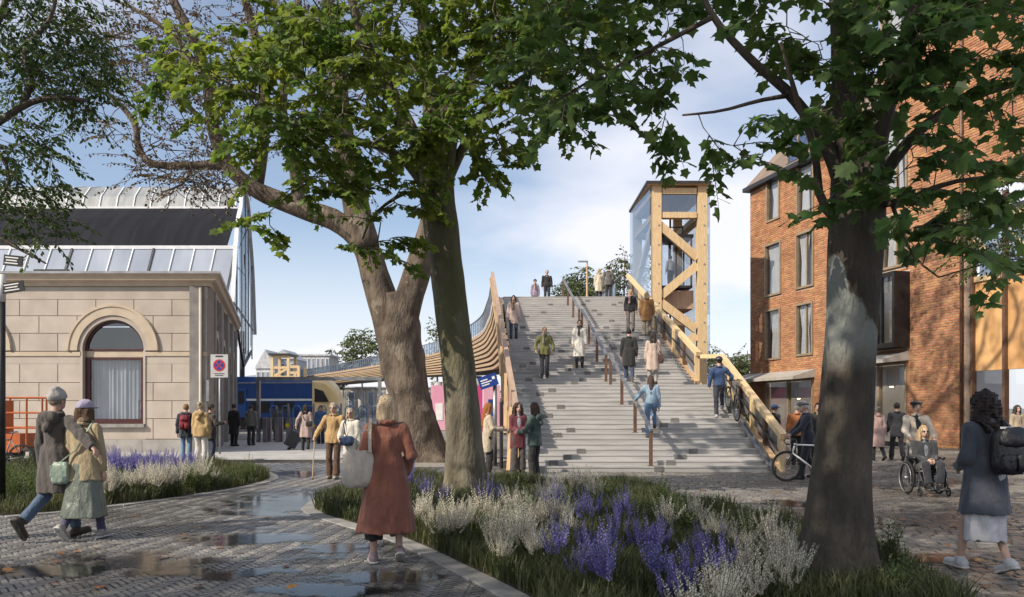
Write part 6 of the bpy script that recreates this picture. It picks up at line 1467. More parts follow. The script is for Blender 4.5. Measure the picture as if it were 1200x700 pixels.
    if scarf: add('scarf', [Sh(0.02).ell(NK + A3((0, 0.01, 0.025)), (0.105, 0.10, 0.05)).cap(NK + A3((0.04, 0.11, 0)), along(0.25, 0.04, 0.145), 0.035, 0.04)], cloth(scarf), h=max(vf, 0.009), fold=0.008)
    for nm, a_, t_ in (('shoe', AL, toeL), ('shoe', AR, toeR)):
        upn = A3((0, math.sin(math.atan2(-t_[2], t_[1])), math.cos(math.atan2(-t_[2], t_[1])))); base = a_ - upn * 0.085
        sg = Sh(0.02).cap(base + upn * 0.046 - t_ * 0.055, base + upn * 0.036 + t_ * 0.165, 0.046, 0.041).cap(base + upn * 0.05 - t_ * 0.03, a_ + upn * 0.02, 0.050, 0.046).plane(base, -upn).plane(a_ + upn * 0.03, upn)
        add(nm, [sg], cloth(shoes, 0.6, 'shoe_leather'), h=max(vf, 0.009))
        so = Sh(0.01).cap(base + upn * 0.012 - t_ * 0.058, base + upn * 0.012 + t_ * 0.170, 0.052, 0.046).plane(base + upn * 0.022, upn).plane(base, -upn)
        if D < 12: add('sole', [so], cloth((0.55, 0.54, 0.52) if max(shoes) > 0.2 else (0.03, 0.028, 0.026), 0.7, 'sole_rubber'), h=0.008)
    # hair and headwear
    st, hc_ = hair; g = Sh(0.02)
    if st != 'bald':
        g.ell(hv(0, -0.012, 0.025), (0.088, 0.106, 0.113)); f0 = hv(0, 0.115, -0.03)
        if st in ('long', 'curly'): g.cap(hv(-0.035, -0.06, 0.0), hv(-0.05, -0.085, -0.24), 0.070, 0.055).cap(hv(0.035, -0.06, 0.0), hv(0.05, -0.085, -0.24), 0.070, 0.055).cap(hv(-0.075, 0.0, -0.02), hv(-0.085, 0.0, -0.18), 0.035, 0.03).cap(hv(0.075, 0.0, -0.02), hv(0.085, 0.0, -0.18), 0.035, 0.03)
        elif st == 'verylong': g.cap(hv(0, -0.06, 0.0), hv(0, -0.15, -0.42), 0.085, 0.045).cap(hv(-0.07, -0.01, -0.02), hv(-0.08, -0.06, -0.25), 0.035, 0.03).cap(hv(0.07, -0.01, -0.02), hv(0.08, -0.06, -0.25), 0.035, 0.03)
        elif st == 'bob': g.cap(hv(-0.045, -0.045, 0.0), hv(-0.055, -0.055, -0.12), 0.062, 0.058).cap(hv(0.045, -0.045, 0.0), hv(0.055, -0.055, -0.12), 0.062, 0.058).cap(hv(-0.075, 0.01, 0), hv(-0.08, 0.01, -0.11), 0.030).cap(hv(0.075, 0.01, 0), hv(0.08, 0.01, -0.11), 0.030)
        elif st == 'bun': g.ell(hv(0, -0.10, 0.09), (0.05, 0.05, 0.05))
        if st == 'curly': g.ell(hv(0, -0.02, 0.03), (0.115, 0.12, 0.12)).cap(hv(-0.08, -0.04, -0.02), hv(-0.11, -0.05, -0.2), 0.06, 0.05).cap(hv(0.08, -0.04, -0.02), hv(0.11, -0.05, -0.2), 0.06, 0.05)
        g.minus(f0, (0.066 if st != 'short' else 0.085, 0.10, 0.115)); 
        if st == 'short': g.minus(hv(0, 0.03, -0.12), (0.13, 0.14, 0.12))
        add('hair', [g], cloth(hc_, 0.55, 'hair_strands'), h=vf, fold=0.003 if st != 'curly' else 0.006, vert=0.25, curl=0.010 if st == 'curly' else 0.002)
    if hat:
        kd, hcol = hat
        if kd == 'beanie': add('beanie', [Sh(0.02).ell(hv(0, -0.015, 0.05), (0.096, 0.115, 0.115)).ell(hv(0, -0.05, 0.135), (0.06, 0.06, 0.045)).plane(hv(0, 0, 0.035), (0, 0.25, -1)), Sh(0.01).ell(hv(0, -0.015, 0.05), (0.103, 0.121, 0.05)).plane(hv(0, 0, 0.03), (0, 0.25, -1))], cloth(hcol), h=vf, fold=0.003)
        elif kd == 'cap': add('cap', [Sh(0.02).ell(hv(0, -0.01, 0.055), (0.098, 0.118, 0.098)).plane(hv(0, 0, 0.04), (0, 0, -1)), Sh(0.01).ell(hv(0, 0.13, 0.045), (0.075, 0.085, 0.014))], cloth(hcol), h=vf)
        elif kd == 'beret': add('beret', [Sh(0.02).ell(hv(0.015, -0.015, 0.085), (0.120, 0.125, 0.05)).plane(hv(0, 0, 0.045), (0, 0.1, -1))], cloth(hcol), h=vf)
        elif kd == 'flat': add('flat_cap', [Sh(0.02).ell(hv(0, 0.01, 0.075), (0.105, 0.135, 0.055)).plane(hv(0, 0, 0.045), (0, 0, -1)), Sh(0.01).ell(hv(0, 0.12, 0.05), (0.07, 0.06, 0.012))], cloth(hcol), h=vf)
        elif kd == 'helmet':
            add('helmet', [Sh(0.02).ell(hv(0, -0.01, 0.06), (0.108, 0.135, 0.105)).plane(hv(0, 0, 0.035), (0, 0.05, -1)).minus(hv(-0.05, -0.02, 0.17), (0.014, 0.10, 0.03)).minus(hv(0.05, -0.02, 0.17), (0.014, 0.10, 0.03)).minus(hv(0, -0.02, 0.175), (0.014, 0.11, 0.03))], cloth(hcol, 0.3, 'helmet_shell'), h=vf)
        elif kd == 'glasses': add('glasses', [Sh(0.004).ell(hv(-0.033, 0.092, 0.012), (0.026, 0.016, 0.018)).ell(hv(0.033, 0.092, 0.012), (0.026, 0.016, 0.018)).cap(hv(-0.06, 0.07, 0.015), hv(-0.075, 0.0, 0.015), 0.007).cap(hv(0.06, 0.07, 0.015), hv(0.075, 0.0, 0.015), 0.007)], cloth((0.01, 0.01, 0.012), 0.2, 'lens'), h=vf * 0.8)
    def wp(p): return root.matrix_basis @ Vector(p)       # body point to world
    J = dict(SHL=SHL, SHR=SHR, WL=WL, WR=WR, HD=HD, pel=pel, NK=NK, wp=wp, s=s, back=along(0.30, 0, -0.14))
    return root, J
# ---- who stands where
def onground(px, py): return G(px, py)
NAVY, BLK, DEN, WHT = (0.02, 0.025, 0.04), (0.014, 0.014, 0.016), (0.06, 0.10, 0.17), (0.62, 0.6, 0.56)
_, COUPLE_M = person('man in dark hooded coat and grey beanie with an arm round his companion', G(66, 632), -14, 1.80, ((0.065, 0.055, 0.05), 0.56, 0.225, 0), (DEN, 0.062, 0.12), (0.05, 0.035, 0.025), ('short', (0.25, 0.2, 0.16)), ('beanie', (0.36, 0.34, 0.33)), lf=(-0.05, -0.36, 0.16), rf=(0.02, 0.2, 0), lp=1.0, rp=-0.1, rh=(0.43, -0.13, -0.30), grip=(0.4, 0.1), hood=True)
_, COUPLE_W = person('woman in tan jacket, lilac cap and grey-green leather skirt walking arm in arm', G(99, 632.5), -8, 1.67, ((0.34, 0.27, 0.165), 0.76, 0.235, 0), ((0.06, 0.055, 0.12), 0.045, 0.1), (0.30, 0.28, 0.26), ('bob', (0.10, 0.055, 0.03)), ('cap', (0.36, 0.32, 0.46)), skirt=((0.13, 0.15, 0.125), 0.30, 0.29, 0.35), lf=(-0.02, -0.24, 0.10), rf=(0.03, 0.16, 0), lp=0.8, female=True, scarf=(0.14, 0.10, 0.06))
_, RED = person('woman in long rust coat carrying a cream tote bag along the kerb', G(453, 661), 14, 1.72, ((0.20, 0.072, 0.047), 0.34, 0.31, 0), ((0.016, 0.016, 0.018), 0.095, 0.25), (0.30, 0.22, 0.235), ('bob', (0.66, 0.50, 0.32)), rf=(0.04, 0.05, 0.05), lf=(-0.03, 0.10, 0), rp=0.55, female=True, look=0.25, lh=(-0.05, 0.14, -0.46), rh=(0.05, 0.14, -0.46))
_, OLD = person('old man in tan zip jacket and brown trousers leaning on a cane', G(391, 561), 176, 1.70, ((0.42, 0.27, 0.12), 0.83, 0.175, 0), ((0.085, 0.045, 0.025), 0.085, 0.1), (0.3, 0.26, 0.2), ('short', (0.45, 0.4, 0.34)), ('glasses', 0), rh=(0.22, 0.12, -0.44), grip=(0.2, 0.9), lf=(0, 0.10, 0))
_, WCO = person('woman in white coat, sunglasses and red trousers beside the old man', G(411, 564), 170, 1.58, ((0.60, 0.57, 0.50), 0.42, 0.20, 0), ((0.25, 0.03, 0.03), 0.07, 0.12), (0.03, 0.03, 0.03), ('bob', (0.46, 0.40, 0.30)), ('glasses', 0), female=True, rh=(0.04, 0.22, -0.38))
_, NAV = person('woman in blue-grey coat and white skirt with black backpack and dark curly hair', G(1155, 671), 9, 1.74, ((0.050, 0.060, 0.080), 0.58, 0.25, 0), None, (0.55, 0.55, 0.56), ('curly', (0.025, 0.015, 0.014)), skirt=((0.50, 0.50, 0.53), 0.31, 0.21, 0.7), lf=(-0.03, 0.20, 0), rf=(0.03, -0.14, 0.04), rp=0.35, female=True, lh=(0.03, 0.20, -0.38), rh=(-0.02, 0.22, -0.38))
person('man in cream jacket and black beret pushing the wheelchair', G(1074, 570), 172, 1.72, ((0.50, 0.44, 0.36), 0.82, 0.185, 0.075), (BLK, 0.075, 0.1), BLK, ('short', (0.1, 0.08, 0.07)), ('beret', (0.012, 0.012, 0.014)), inner=BLK, lh=(-0.06, 0.32, -0.40), rh=(0.06, 0.32, -0.40), grip=(0.9, 0.9))
WCH = G(1086, 580)
person('blonde woman in dark jacket sitting in the wheelchair', WCH + Vector((0, 0.10, 0.0)), 176, 1.66, ((0.03, 0.032, 0.036), 0.52, 0.18, 0.06), ((0.02, 0.022, 0.03), 0.07, 0.14), BLK, ('long', (0.50, 0.35, 0.19)), ('glasses', 0), inner=(0.16, 0.18, 0.21), sit=0.42, lf=(0, 0.46, 0.12), rf=(0, 0.46, 0.12), lh=(0.10, 0.30, -0.32), rh=(-0.10, 0.30, -0.32), female=True, lean=-0.04)
person('woman in dusty pink coat with her hair in a bun walking towards the shop', G(1029, 540), 4, 1.62, ((0.36, 0.24, 0.215), 0.45, 0.21, 0), (BLK, 0.055, 0.1), BLK, ('bun', (0.2, 0.17, 0.15)), rf=(0.02, -0.18, 0.06), lf=(0, 0.12, 0), rp=0.5, female=True)
person('man in dark suit striding beside the woman in the pink coat', G(1051, 540), -14, 1.74, ((0.016, 0.017, 0.022), 0.72, 0.18, 0), ((0.014, 0.014, 0.017), 0.08, 0.09), BLK, ('short', (0.03, 0.025, 0.02)), rf=(0.03, -0.28, 0.08), lf=(-0.02, 0.2, 0), rp=0.6)
person('person in sand coloured trench coat before the plywood bay', G(1192, 535), 185, 1.66, ((0.34, 0.27, 0.19), 0.45, 0.21, 0), (BLK, 0.07, 0.1), BLK, ('curly', (0.05, 0.035, 0.03)), female=True)
BIKE = Vector((5.93, 17.5, 0))
person('grey-haired man in navy anorak wheeling the white bicycle', Vector((6.55, 17.95, 0)), 84, 1.73, ((0.018, 0.022, 0.036), 0.82, 0.19, 0), ((0.016, 0.017, 0.022), 0.08, 0.1), BLK, ('short', (0.5, 0.48, 0.45)), ('flat', (0.12, 0.12, 0.13)), lh=(-0.02, 0.36, -0.38), rh=(0.03, 0.34, -0.40), lf=(0, 0.18, 0), rf=(0, -0.2, 0.04), grip=(0.9, 0.9), lean=0.10)
person('person in orange quilted jacket behind the man with the white bicycle', G(934, 545), -10, 1.70, ((0.36, 0.13, 0.04), 0.85, 0.20, 0), (BLK, 0.08, 0.1), BLK, ('short', (0.42, 0.38, 0.33)))
person('person in black jacket and blue cap walking past the shop window', G(907, 541), -70, 1.68, (BLK, 0.84, 0.185, 0), ((0.02, 0.022, 0.03), 0.08, 0.1), BLK, ('short', (0.05, 0.04, 0.03)), ('cap', (0.02, 0.05, 0.14)), lh=(-0.1, 0.3, -0.2))
person('person with black hair at the shop door behind the grey trunk', G(958, 544), 160, 1.72, (BLK, 0.8, 0.19, 0), (NAVY, 0.08, 0.1), BLK, ('short', (0.02, 0.015, 0.012)))
# on the stairs
person('cyclist in navy polo shirt and helmet walking a bike up the stairs', on_stairs(843, 489), -6, 1.76, ((0.025, 0.055, 0.14), 0.92, 0.165, 0), ((0.03, 0.034, 0.05), 0.06, 0.09), (0.35, 0.35, 0.36), ('short', BLK), ('helmet', (0.02, 0.025, 0.04)), rf=(0.02, 0.26, 0.26), lf=(0, -0.08, 0), lean=0.10, rh=(0.20, 0.30, -0.30), lh=(-0.10, -0.05, -0.5), grip=(0.8, 0.8))
person('woman in pale pink jacket and beige scarf descending along the bridge side', on_stairs(602, 397), 176, 1.72, ((0.50, 0.38, 0.34), 0.62, 0.20, 0.05), ((0.03, 0.045, 0.07), 0.06, 0.1), BLK, ('long', (0.05, 0.03, 0.025)), scarf=(0.42, 0.3, 0.2), inner=(0.1, 0.08, 0.07), female=True, rf=(0, 0.12, -0.0))
person('man in olive green parka and dark trousers coming down the stairs', on_stairs(638, 443), 182, 1.74, ((0.115, 0.115, 0.035), 0.80, 0.205, 0), ((0.02, 0.022, 0.03), 0.07, 0.1), (0.06, 0.045, 0.03), ('short', (0.36, 0.23, 0.11)), lh=(-0.12, 0.10, -0.48), rh=(0.12, 0.14, -0.45), scarf=(0.2, 0.17, 0.13), rf=(0, 0.06, 0))
person('woman in long white coat and black scarf descending near the handrail', on_stairs(679, 430), 180, 1.70, ((0.58, 0.56, 0.51), 0.42, 0.21, 0), (BLK, 0.06, 0.1), BLK, ('short', (0.04, 0.03, 0.025)), scarf=(0.02, 0.02, 0.022), female=True, rf=(0.01, 0.08, 0))
person('man in long black overcoat climbing the stairs', on_stairs(737, 446), -8, 1.78, ((0.018, 0.018, 0.018), 0.52, 0.215, 0), ((0.03, 0.05, 0.10), 0.065, 0.1), (0.3, 0.3, 0.3), ('short', (0.02, 0.018, 0.016)), rf=(0.02, -0.22, 0.04), rp=0.6, lf=(0, 0.10, 0.02))
_, BEI = person('woman in beige trench coat with a brown shoulder bag on the stairs', on_stairs(765, 450), -6, 1.70, ((0.46, 0.36, 0.30), 0.48, 0.22, 0), ((0.3, 0.28, 0.26), 0.055, 0.1), BLK, ('long', (0.03, 0.022, 0.02)), female=True)
_, DENW = person('woman in pale denim shirt and blue jeans climbing with a hand on the rail', on_stairs(763, 511), -2, 1.70, ((0.24, 0.34, 0.44), 0.93, 0.165, 0), ((0.085, 0.16, 0.28), 0.055, 0.1), (0.05, 0.05, 0.055), ('verylong', (0.07, 0.042, 0.03)), female=True, rf=(0.02, 0.18, 0.26), lf=(0, -0.05, 0), lean=0.10, lh=(-0.26, 0.22, -0.36))
person('blonde woman in black jacket and grey trousers near the upper balustrade', on_stairs(739, 389), 168, 1.70, (BLK, 0.86, 0.18, 0), ((0.15, 0.135, 0.12), 0.075, 0.1), BLK, ('bob', (0.6, 0.45, 0.25)), scarf=(0.5, 0.3, 0.28), female=True, rf=(0, 0.08, 0))
person('person in brown overcoat and straw coloured hair climbing by the upper balustrade', on_stairs(758, 396), -10, 1.78, ((0.23, 0.115, 0.04), 0.62, 0.215, 0), ((0.32, 0.26, 0.19), 0.08, 0.1), (0.1, 0.08, 0.06), ('bob', (0.45, 0.33, 0.19)), rf=(0.02, 0.10, 0.1))
def ondeck(px, headpy, H): D = (ZTOP + H - EYE) * FPX / (PY0 - headpy); return Vector(((px - PX0) * D / FPX, D, ZTOP))
person('man in black sweater at the head of the stairs', ondeck(641, 317, 1.75), 178, 1.75, (BLK, 0.9, 0.18, 0), ((0.02, 0.022, 0.03), 0.07, 0.1), BLK, ('short', (0.35, 0.3, 0.25)), group=None)
person('woman in lilac jacket and knit hat at the head of the stairs', ondeck(627, 328, 1.62), 190, 1.62, ((0.30, 0.25, 0.32), 0.75, 0.2, 0), (BLK, 0.07, 0.1), BLK, ('short', BLK), ('beanie', (0.03, 0.025, 0.025)), scarf=(0.4, 0.25, 0.2), female=True)
person('woman in pale cream coat on the bridge deck by the lamp post', ondeck(702, 315, 1.70), 8, 1.70, ((0.56, 0.50, 0.38), 0.55, 0.2, 0), (BLK, 0.07, 0.1), BLK, ('bob', (0.5, 0.4, 0.26)), female=True)
person('man in grey jacket on the bridge deck beside the cream coat', ondeck(713, 312, 1.78), 0, 1.78, ((0.11, 0.105, 0.10), 0.80, 0.19, 0), ((0.03, 0.03, 0.035), 0.075, 0.1), BLK, ('short', (0.03, 0.025, 0.02)))
person('man in white shirt riding in the lift car', Vector((TX(792), TD + 1.4, TZ(333))), 20, 1.72, ((0.5, 0.5, 0.52), 0.93, 0.165, 0), (BLK, 0.07, 0.1), BLK, ('short', BLK))
# talking at the foot of the stairs
person('woman with long red hair and beige trench coat listening by the maple trunk', G(572, 558), -80, 1.70, ((0.48, 0.40, 0.30), 0.58, 0.20, 0.05), (BLK, 0.07, 0.1), (0.3, 0.28, 0.25), ('verylong', (0.36, 0.13, 0.035)), inner=(0.32, 0.2, 0.05), lh=(-0.02, 0.30, -0.25), rh=(0.02, 0.32, -0.28), female=True)
person('woman in burgundy cardigan and grey flared trousers talking with clasped hands', G(607, 554), 196, 1.70, ((0.13, 0.025, 0.035), 0.62, 0.19, 0.085), ((0.075, 0.062, 0.055), 0.12, 0.06), BLK, ('curly', (0.05, 0.03, 0.022)), inner=(0.36, 0.40, 0.46), lh=(0.11, 0.24, -0.35), rh=(-0.11, 0.24, -0.35), female=True)
person('person in dark green hooded jacket and black trousers in the talking group', G(627, 565), 62, 1.70, ((0.045, 0.075, 0.070), 0.80, 0.20, 0), ((0.022, 0.02, 0.02), 0.085, 0.1), (0.13, 0.06, 0.035), ('bob', (0.065, 0.035, 0.025)), lh=(-0.02, 0.32, -0.30), rh=(0.0, 0.30, -0.30), hood=True, female=True)
# by the station house
_, RBP = person('person in dark navy parka and jeans with a red backpack by the stone house', G(218, 541), 12, 1.70, ((0.02, 0.025, 0.038), 0.75, 0.21, 0), ((0.15, 0.25, 0.38), 0.07, 0.1), (0.1, 0.06, 0.04), ('short', (0.25, 0.14, 0.06)), hood=True)
person('person in tan puffer jacket and white trousers by the stone house', G(235, 544), -8, 1.74, ((0.40, 0.27, 0.12), 0.78, 0.21, 0), ((0.58, 0.56, 0.52), 0.075, 0.1), (0.25, 0.13, 0.06), ('bun', (0.45, 0.36, 0.24)), hood=True, female=True)
person('person in brown-black coat reading beside the tan puffer jacket', G(247, 542), -50, 1.70, ((0.045, 0.035, 0.026), 0.70, 0.2, 0), ((0.03, 0.04, 0.07), 0.075, 0.1), BLK, ('short', (0.03, 0.02, 0.018)), lh=(-0.02, 0.30, -0.22), rh=(0.02, 0.30, -0.22))
# at the ticket gates
person('man in long black coat waiting before the ticket gates', G(274, 523), -20, 1.74, (BLK, 0.5, 0.22, 0), (BLK, 0.07, 0.1), BLK, ('short', (0.05, 0.04, 0.03)))
person('man in grey jacket walking up to the ticket gates', G(294, 522), -4, 1.72, ((0.16, 0.16, 0.15), 0.83, 0.19, 0), ((0.03, 0.03, 0.035), 0.08, 0.1), BLK, ('short', (0.07, 0.05, 0.04)))
person('person in brown coat beyond the ticket gates', Vector((-11.6, 40, 0)), 170, 1.70, ((0.14, 0.11, 0.085), 0.5, 0.21, 0), (BLK, 0.07, 0.1), BLK, ('short', (0.05, 0.04, 0.03)), female=True)
_, SUIT = person('woman in pink-beige coat pulling a black suitcase to the gates', G(358, 528), 4, 1.72, ((0.40, 0.30, 0.27), 0.50, 0.21, 0), (BLK, 0.06, 0.1), BLK, ('long', (0.02, 0.016, 0.015)), lh=(-0.16, -0.12, -0.48), grip=(0.9, 0.2), female=True, rf=(0.02, -0.16, 0.04))
person('person in blue jacket among the ticket gates', G(376, 520), 175, 1.70, ((0.05, 0.12, 0.28), 0.82, 0.2, 0), (NAVY, 0.08, 0.1), BLK, ('short', (0.06, 0.05, 0.04)))

# ------------------------------------------------------------------ carried and rolling things
def strap(pts, w, mt, root, name='strap'):
    m = MB(); pts = [Vector(p) for p in pts]
    for a, b in zip(pts, pts[1:]): m.bar(a, b, w, 0.012)
    return wb(root, m, name, mt)
def soft_box(c, sz, rz, bulge=0.15, taper=0.0, n=6):
    "a rounded cloth box, a little slack"
    m = MB(); Rm = Matrix.Rotation(rz, 3, 'Z'); vs = []; c = Vector(c); f = []
    N_ = 16; M_ = 8
    for i in range(M_ + 1):
        t = i / M_; z = (t - 0.5) * sz[2]; r = 1 - taper * t; rnd = 1 - 0.25 * abs(2 * t - 1) ** 5
        for k in range(N_):
            a = 2 * math.pi * k / N_; ca, sa = math.cos(a), math.sin(a); q = (abs(ca) ** 5 + abs(sa) ** 5) ** (-0.2)
            x, y = ca * q * sz[0] / 2 * r * rnd, sa * q * sz[1] / 2 * r * rnd * (1 + bulge * math.sin(t * 3.14))
            vs.append(c + Rm @ Vector((x, y, z + 0.006 * math.sin(5 * a + 7 * t))))
    for i in range(M_):
        for k in range(N_): f.append((i * N_ + k, i * N_ + (k + 1) % N_, (i + 1) * N_ + (k + 1) % N_, (i + 1) * N_ + k))
    f.append(tuple(range(N_))[::-1]); f.append(tuple(M_ * N_ + k for k in range(N_)))
    return m.add(vs, f)
cream_c, blackleather = cloth((0.47, 0.42, 0.36)), cloth((0.016, 0.016, 0.02), 0.4, 'leather')
# tote on the rust coat's shoulder
wp, hd_ = RED['wp'], math.radians(14)
tc = wp((-0.29, -0.06, 1.00)); t = thing('tote_bag', 'slack cream canvas tote bag hanging from the shoulder of the rust coat', 'bag', tc - Vector((0, 0, 0.2)))
wb(t, soft_box(tc, (0.35, 0.11, 0.37), hd_ + 0.15, 0.35, 0.12), 'bag_body', cream_c, smooth=True)
s0 = wp((-0.19, 0.0, 1.52)); s1 = wp((-0.26, -0.11, 1.45))
for dx, dy in ((-0.10, -0.07), (0.10, -0.07)):
    strap([tc + Matrix.Rotation(hd_ + 0.15, 3, 'Z') @ Vector((dx, dy, 0.17)), tc + Matrix.Rotation(hd_ + 0.15, 3, 'Z') @ Vector((dx * 0.5 + 0.04, dy - 0.02, 0.38)), wp((-0.18, -0.115, 1.40)), wp((-0.165, -0.05, 1.52)), wp((-0.165, 0.04, 1.52))], 0.035, cream_c, t, 'handle')
# green shoulder bag, blue bag, brown bag
def shoulder_bag(name, label, J, at, sz, rz, mt, sh_side=1, back=True):
    c = J['wp'](at); t = thing(name, label, 'bag', c - Vector((0, 0, sz[2] / 2))); wb(t, soft_box(c, sz, rz, 0.3, 0.1), 'bag_body', mt, smooth=True)
    wb(t, MB().box(c + Matrix.Rotation(rz, 3, 'Z') @ Vector((0, 0, sz[2] * 0.1)), (sz[0] * 0.9, sz[1] * 1.25, sz[2] * 0.5), rz), 'flap', mt)
    y = -0.13 if back else 0.14
    strap([c + Vector((0, 0, sz[2] / 2)), J['wp']((at[0] * 0.4 + 0.07 * sh_side, y * 1.15, 1.15)), J['wp']((0.13 * sh_side, y, 1.38)), J['wp']((0.12 * sh_side, 0.0, 1.51))], 0.022, mt, t)
shoulder_bag('shoulder_bag', 'small pale green shoulder bag on the back of the tan jacket', COUPLE_W, (-0.20, -0.18, 0.86), (0.22, 0.08, 0.26), 0.0, cloth((0.26, 0.33, 0.27), 0.45, 'leather'), 1)
shoulder_bag('shoulder_bag', 'dark blue bag held in front of the white coat', WCO, (0.02, 0.22, 0.98), (0.34, 0.09, 0.20), 0.1, cloth((0.02, 0.04, 0.10), 0.5, 'leather'), 1, False)
shoulder_bag('shoulder_bag', 'brown shoulder bag at the side of the beige trench coat', BEI, (0.27, -0.05, 0.86), (0.14, 0.26, 0.30), 0.0, cloth((0.09, 0.05, 0.04), 0.5, 'leather'), 1)
shoulder_bag('shoulder_bag', 'black shoulder bag on the pink-beige coat by the gates', SUIT, (0.16, -0.17, 1.02), (0.24, 0.1, 0.2), 0.0, blackleather, -1)
def backpack(label, J, mt, rz, sz=(0.32, 0.17, 0.44), trim=None, off=0.0):
    c = J['wp']((off, -0.155 - sz[1] / 2, 1.20)); t = thing('backpack', label, 'backpack', c - Vector((0, 0, sz[2] / 2))); Rm = Matrix.Rotation(rz, 3, 'Z')
    wb(t, soft_box(c, sz, rz, 0.2, 0.12), 'bag_body', mt, smooth=True)
    wb(t, soft_box(c + Rm @ Vector((0, -0.03, sz[2] * 0.30)), (sz[0] * 0.95, sz[1] * 1.05, sz[2] * 0.42), rz, 0.15, 0.2), 'flap', mt, smooth=True)
    for e in (-1, 1): wb(t, soft_box(c + Rm @ Vector((e * sz[0] * 0.24, -sz[1] * 0.55, -sz[2] * 0.25)), (sz[0] * 0.42, 0.07, sz[2] * 0.36), rz, 0.2), 'pocket', mt, smooth=True)
    if trim: wb(t, MB().box(c + Rm @ Vector((0, -sz[1] * 0.42, sz[2] * 0.50)), (sz[0] * 0.85, 0.02, 0.018), rz), 'metal_bar', trim)
    for e in (-1, 1): strap([J['wp']((off + e * 0.11, -0.18, 1.38)), J['wp']((e * 0.125, -0.10, 1.48)), J['wp']((e * 0.125, 0.02, 1.515))], 0.045, mt, t)
backpack('black leather backpack with pale metal bar worn over the blue-grey coat', NAV, blackleather, math.radians(9), (0.32, 0.16, 0.44), M['white_metal'], 0.05)
backpack('dark red backpack on the navy parka', RBP, cloth((0.20, 0.02, 0.03), 0.7), math.radians(12), (0.30, 0.16, 0.42))
# cane
hnd = OLD['wp'](tuple(OLD['WR'] + A3((0.0, 0.03, -0.08)))); ft = Vector((hnd.x - 0.02, hnd.y - 0.12, 0.0)); t = thing('walking_cane', 'wooden walking cane in the hand of the old man in the tan jacket', 'cane', ft)
wb(t, MB().tube([ft + Vector((0, 0, 0.02)), hnd], 0.012, 8), 'shaft', M['wood_rail']); wb(t, MB().tube([hnd + Vector((0, 0.07, 0)), hnd + Vector((0, 0.0, 0.012)), hnd + Vector((0, -0.06, -0.005))], 0.014, 8), 'handle', M['wood_rail']); wb(t, MB().tube([ft, ft + Vector((0, 0, 0.03))], 0.017, 8), 'rubber_tip', M['rubber'])
# suitcase
c = G(343, 527); t = thing('suitcase', 'black wheeled suitcase tilted behind the pink-beige coat', 'suitcase', c)
Ms = Matrix.Rotation(0.5, 3, 'Y'); m = MB().box(c + Vector((0.02, 0, 0.40)), (0.42, 0.28, 0.62), M=Ms); wb(t, m, 'case', cloth((0.02, 0.022, 0.028), 0.5, 'case_shell'))
hp = SUIT['wp'](tuple(SUIT['WL'])); wb(t, MB().tube([c + Vector((0.17, 0, 0.66)), hp + Vector((0, 0, -0.06))], 0.012, 6), 'pull_handle', M['steel'])
for e in (-0.1, 0.1): wb(t, MB().disc(c + Vector((-0.13, e, 0.05)), 0.05, (0, 1, 0), 0.03, 12), 'wheel', M['rubber'])

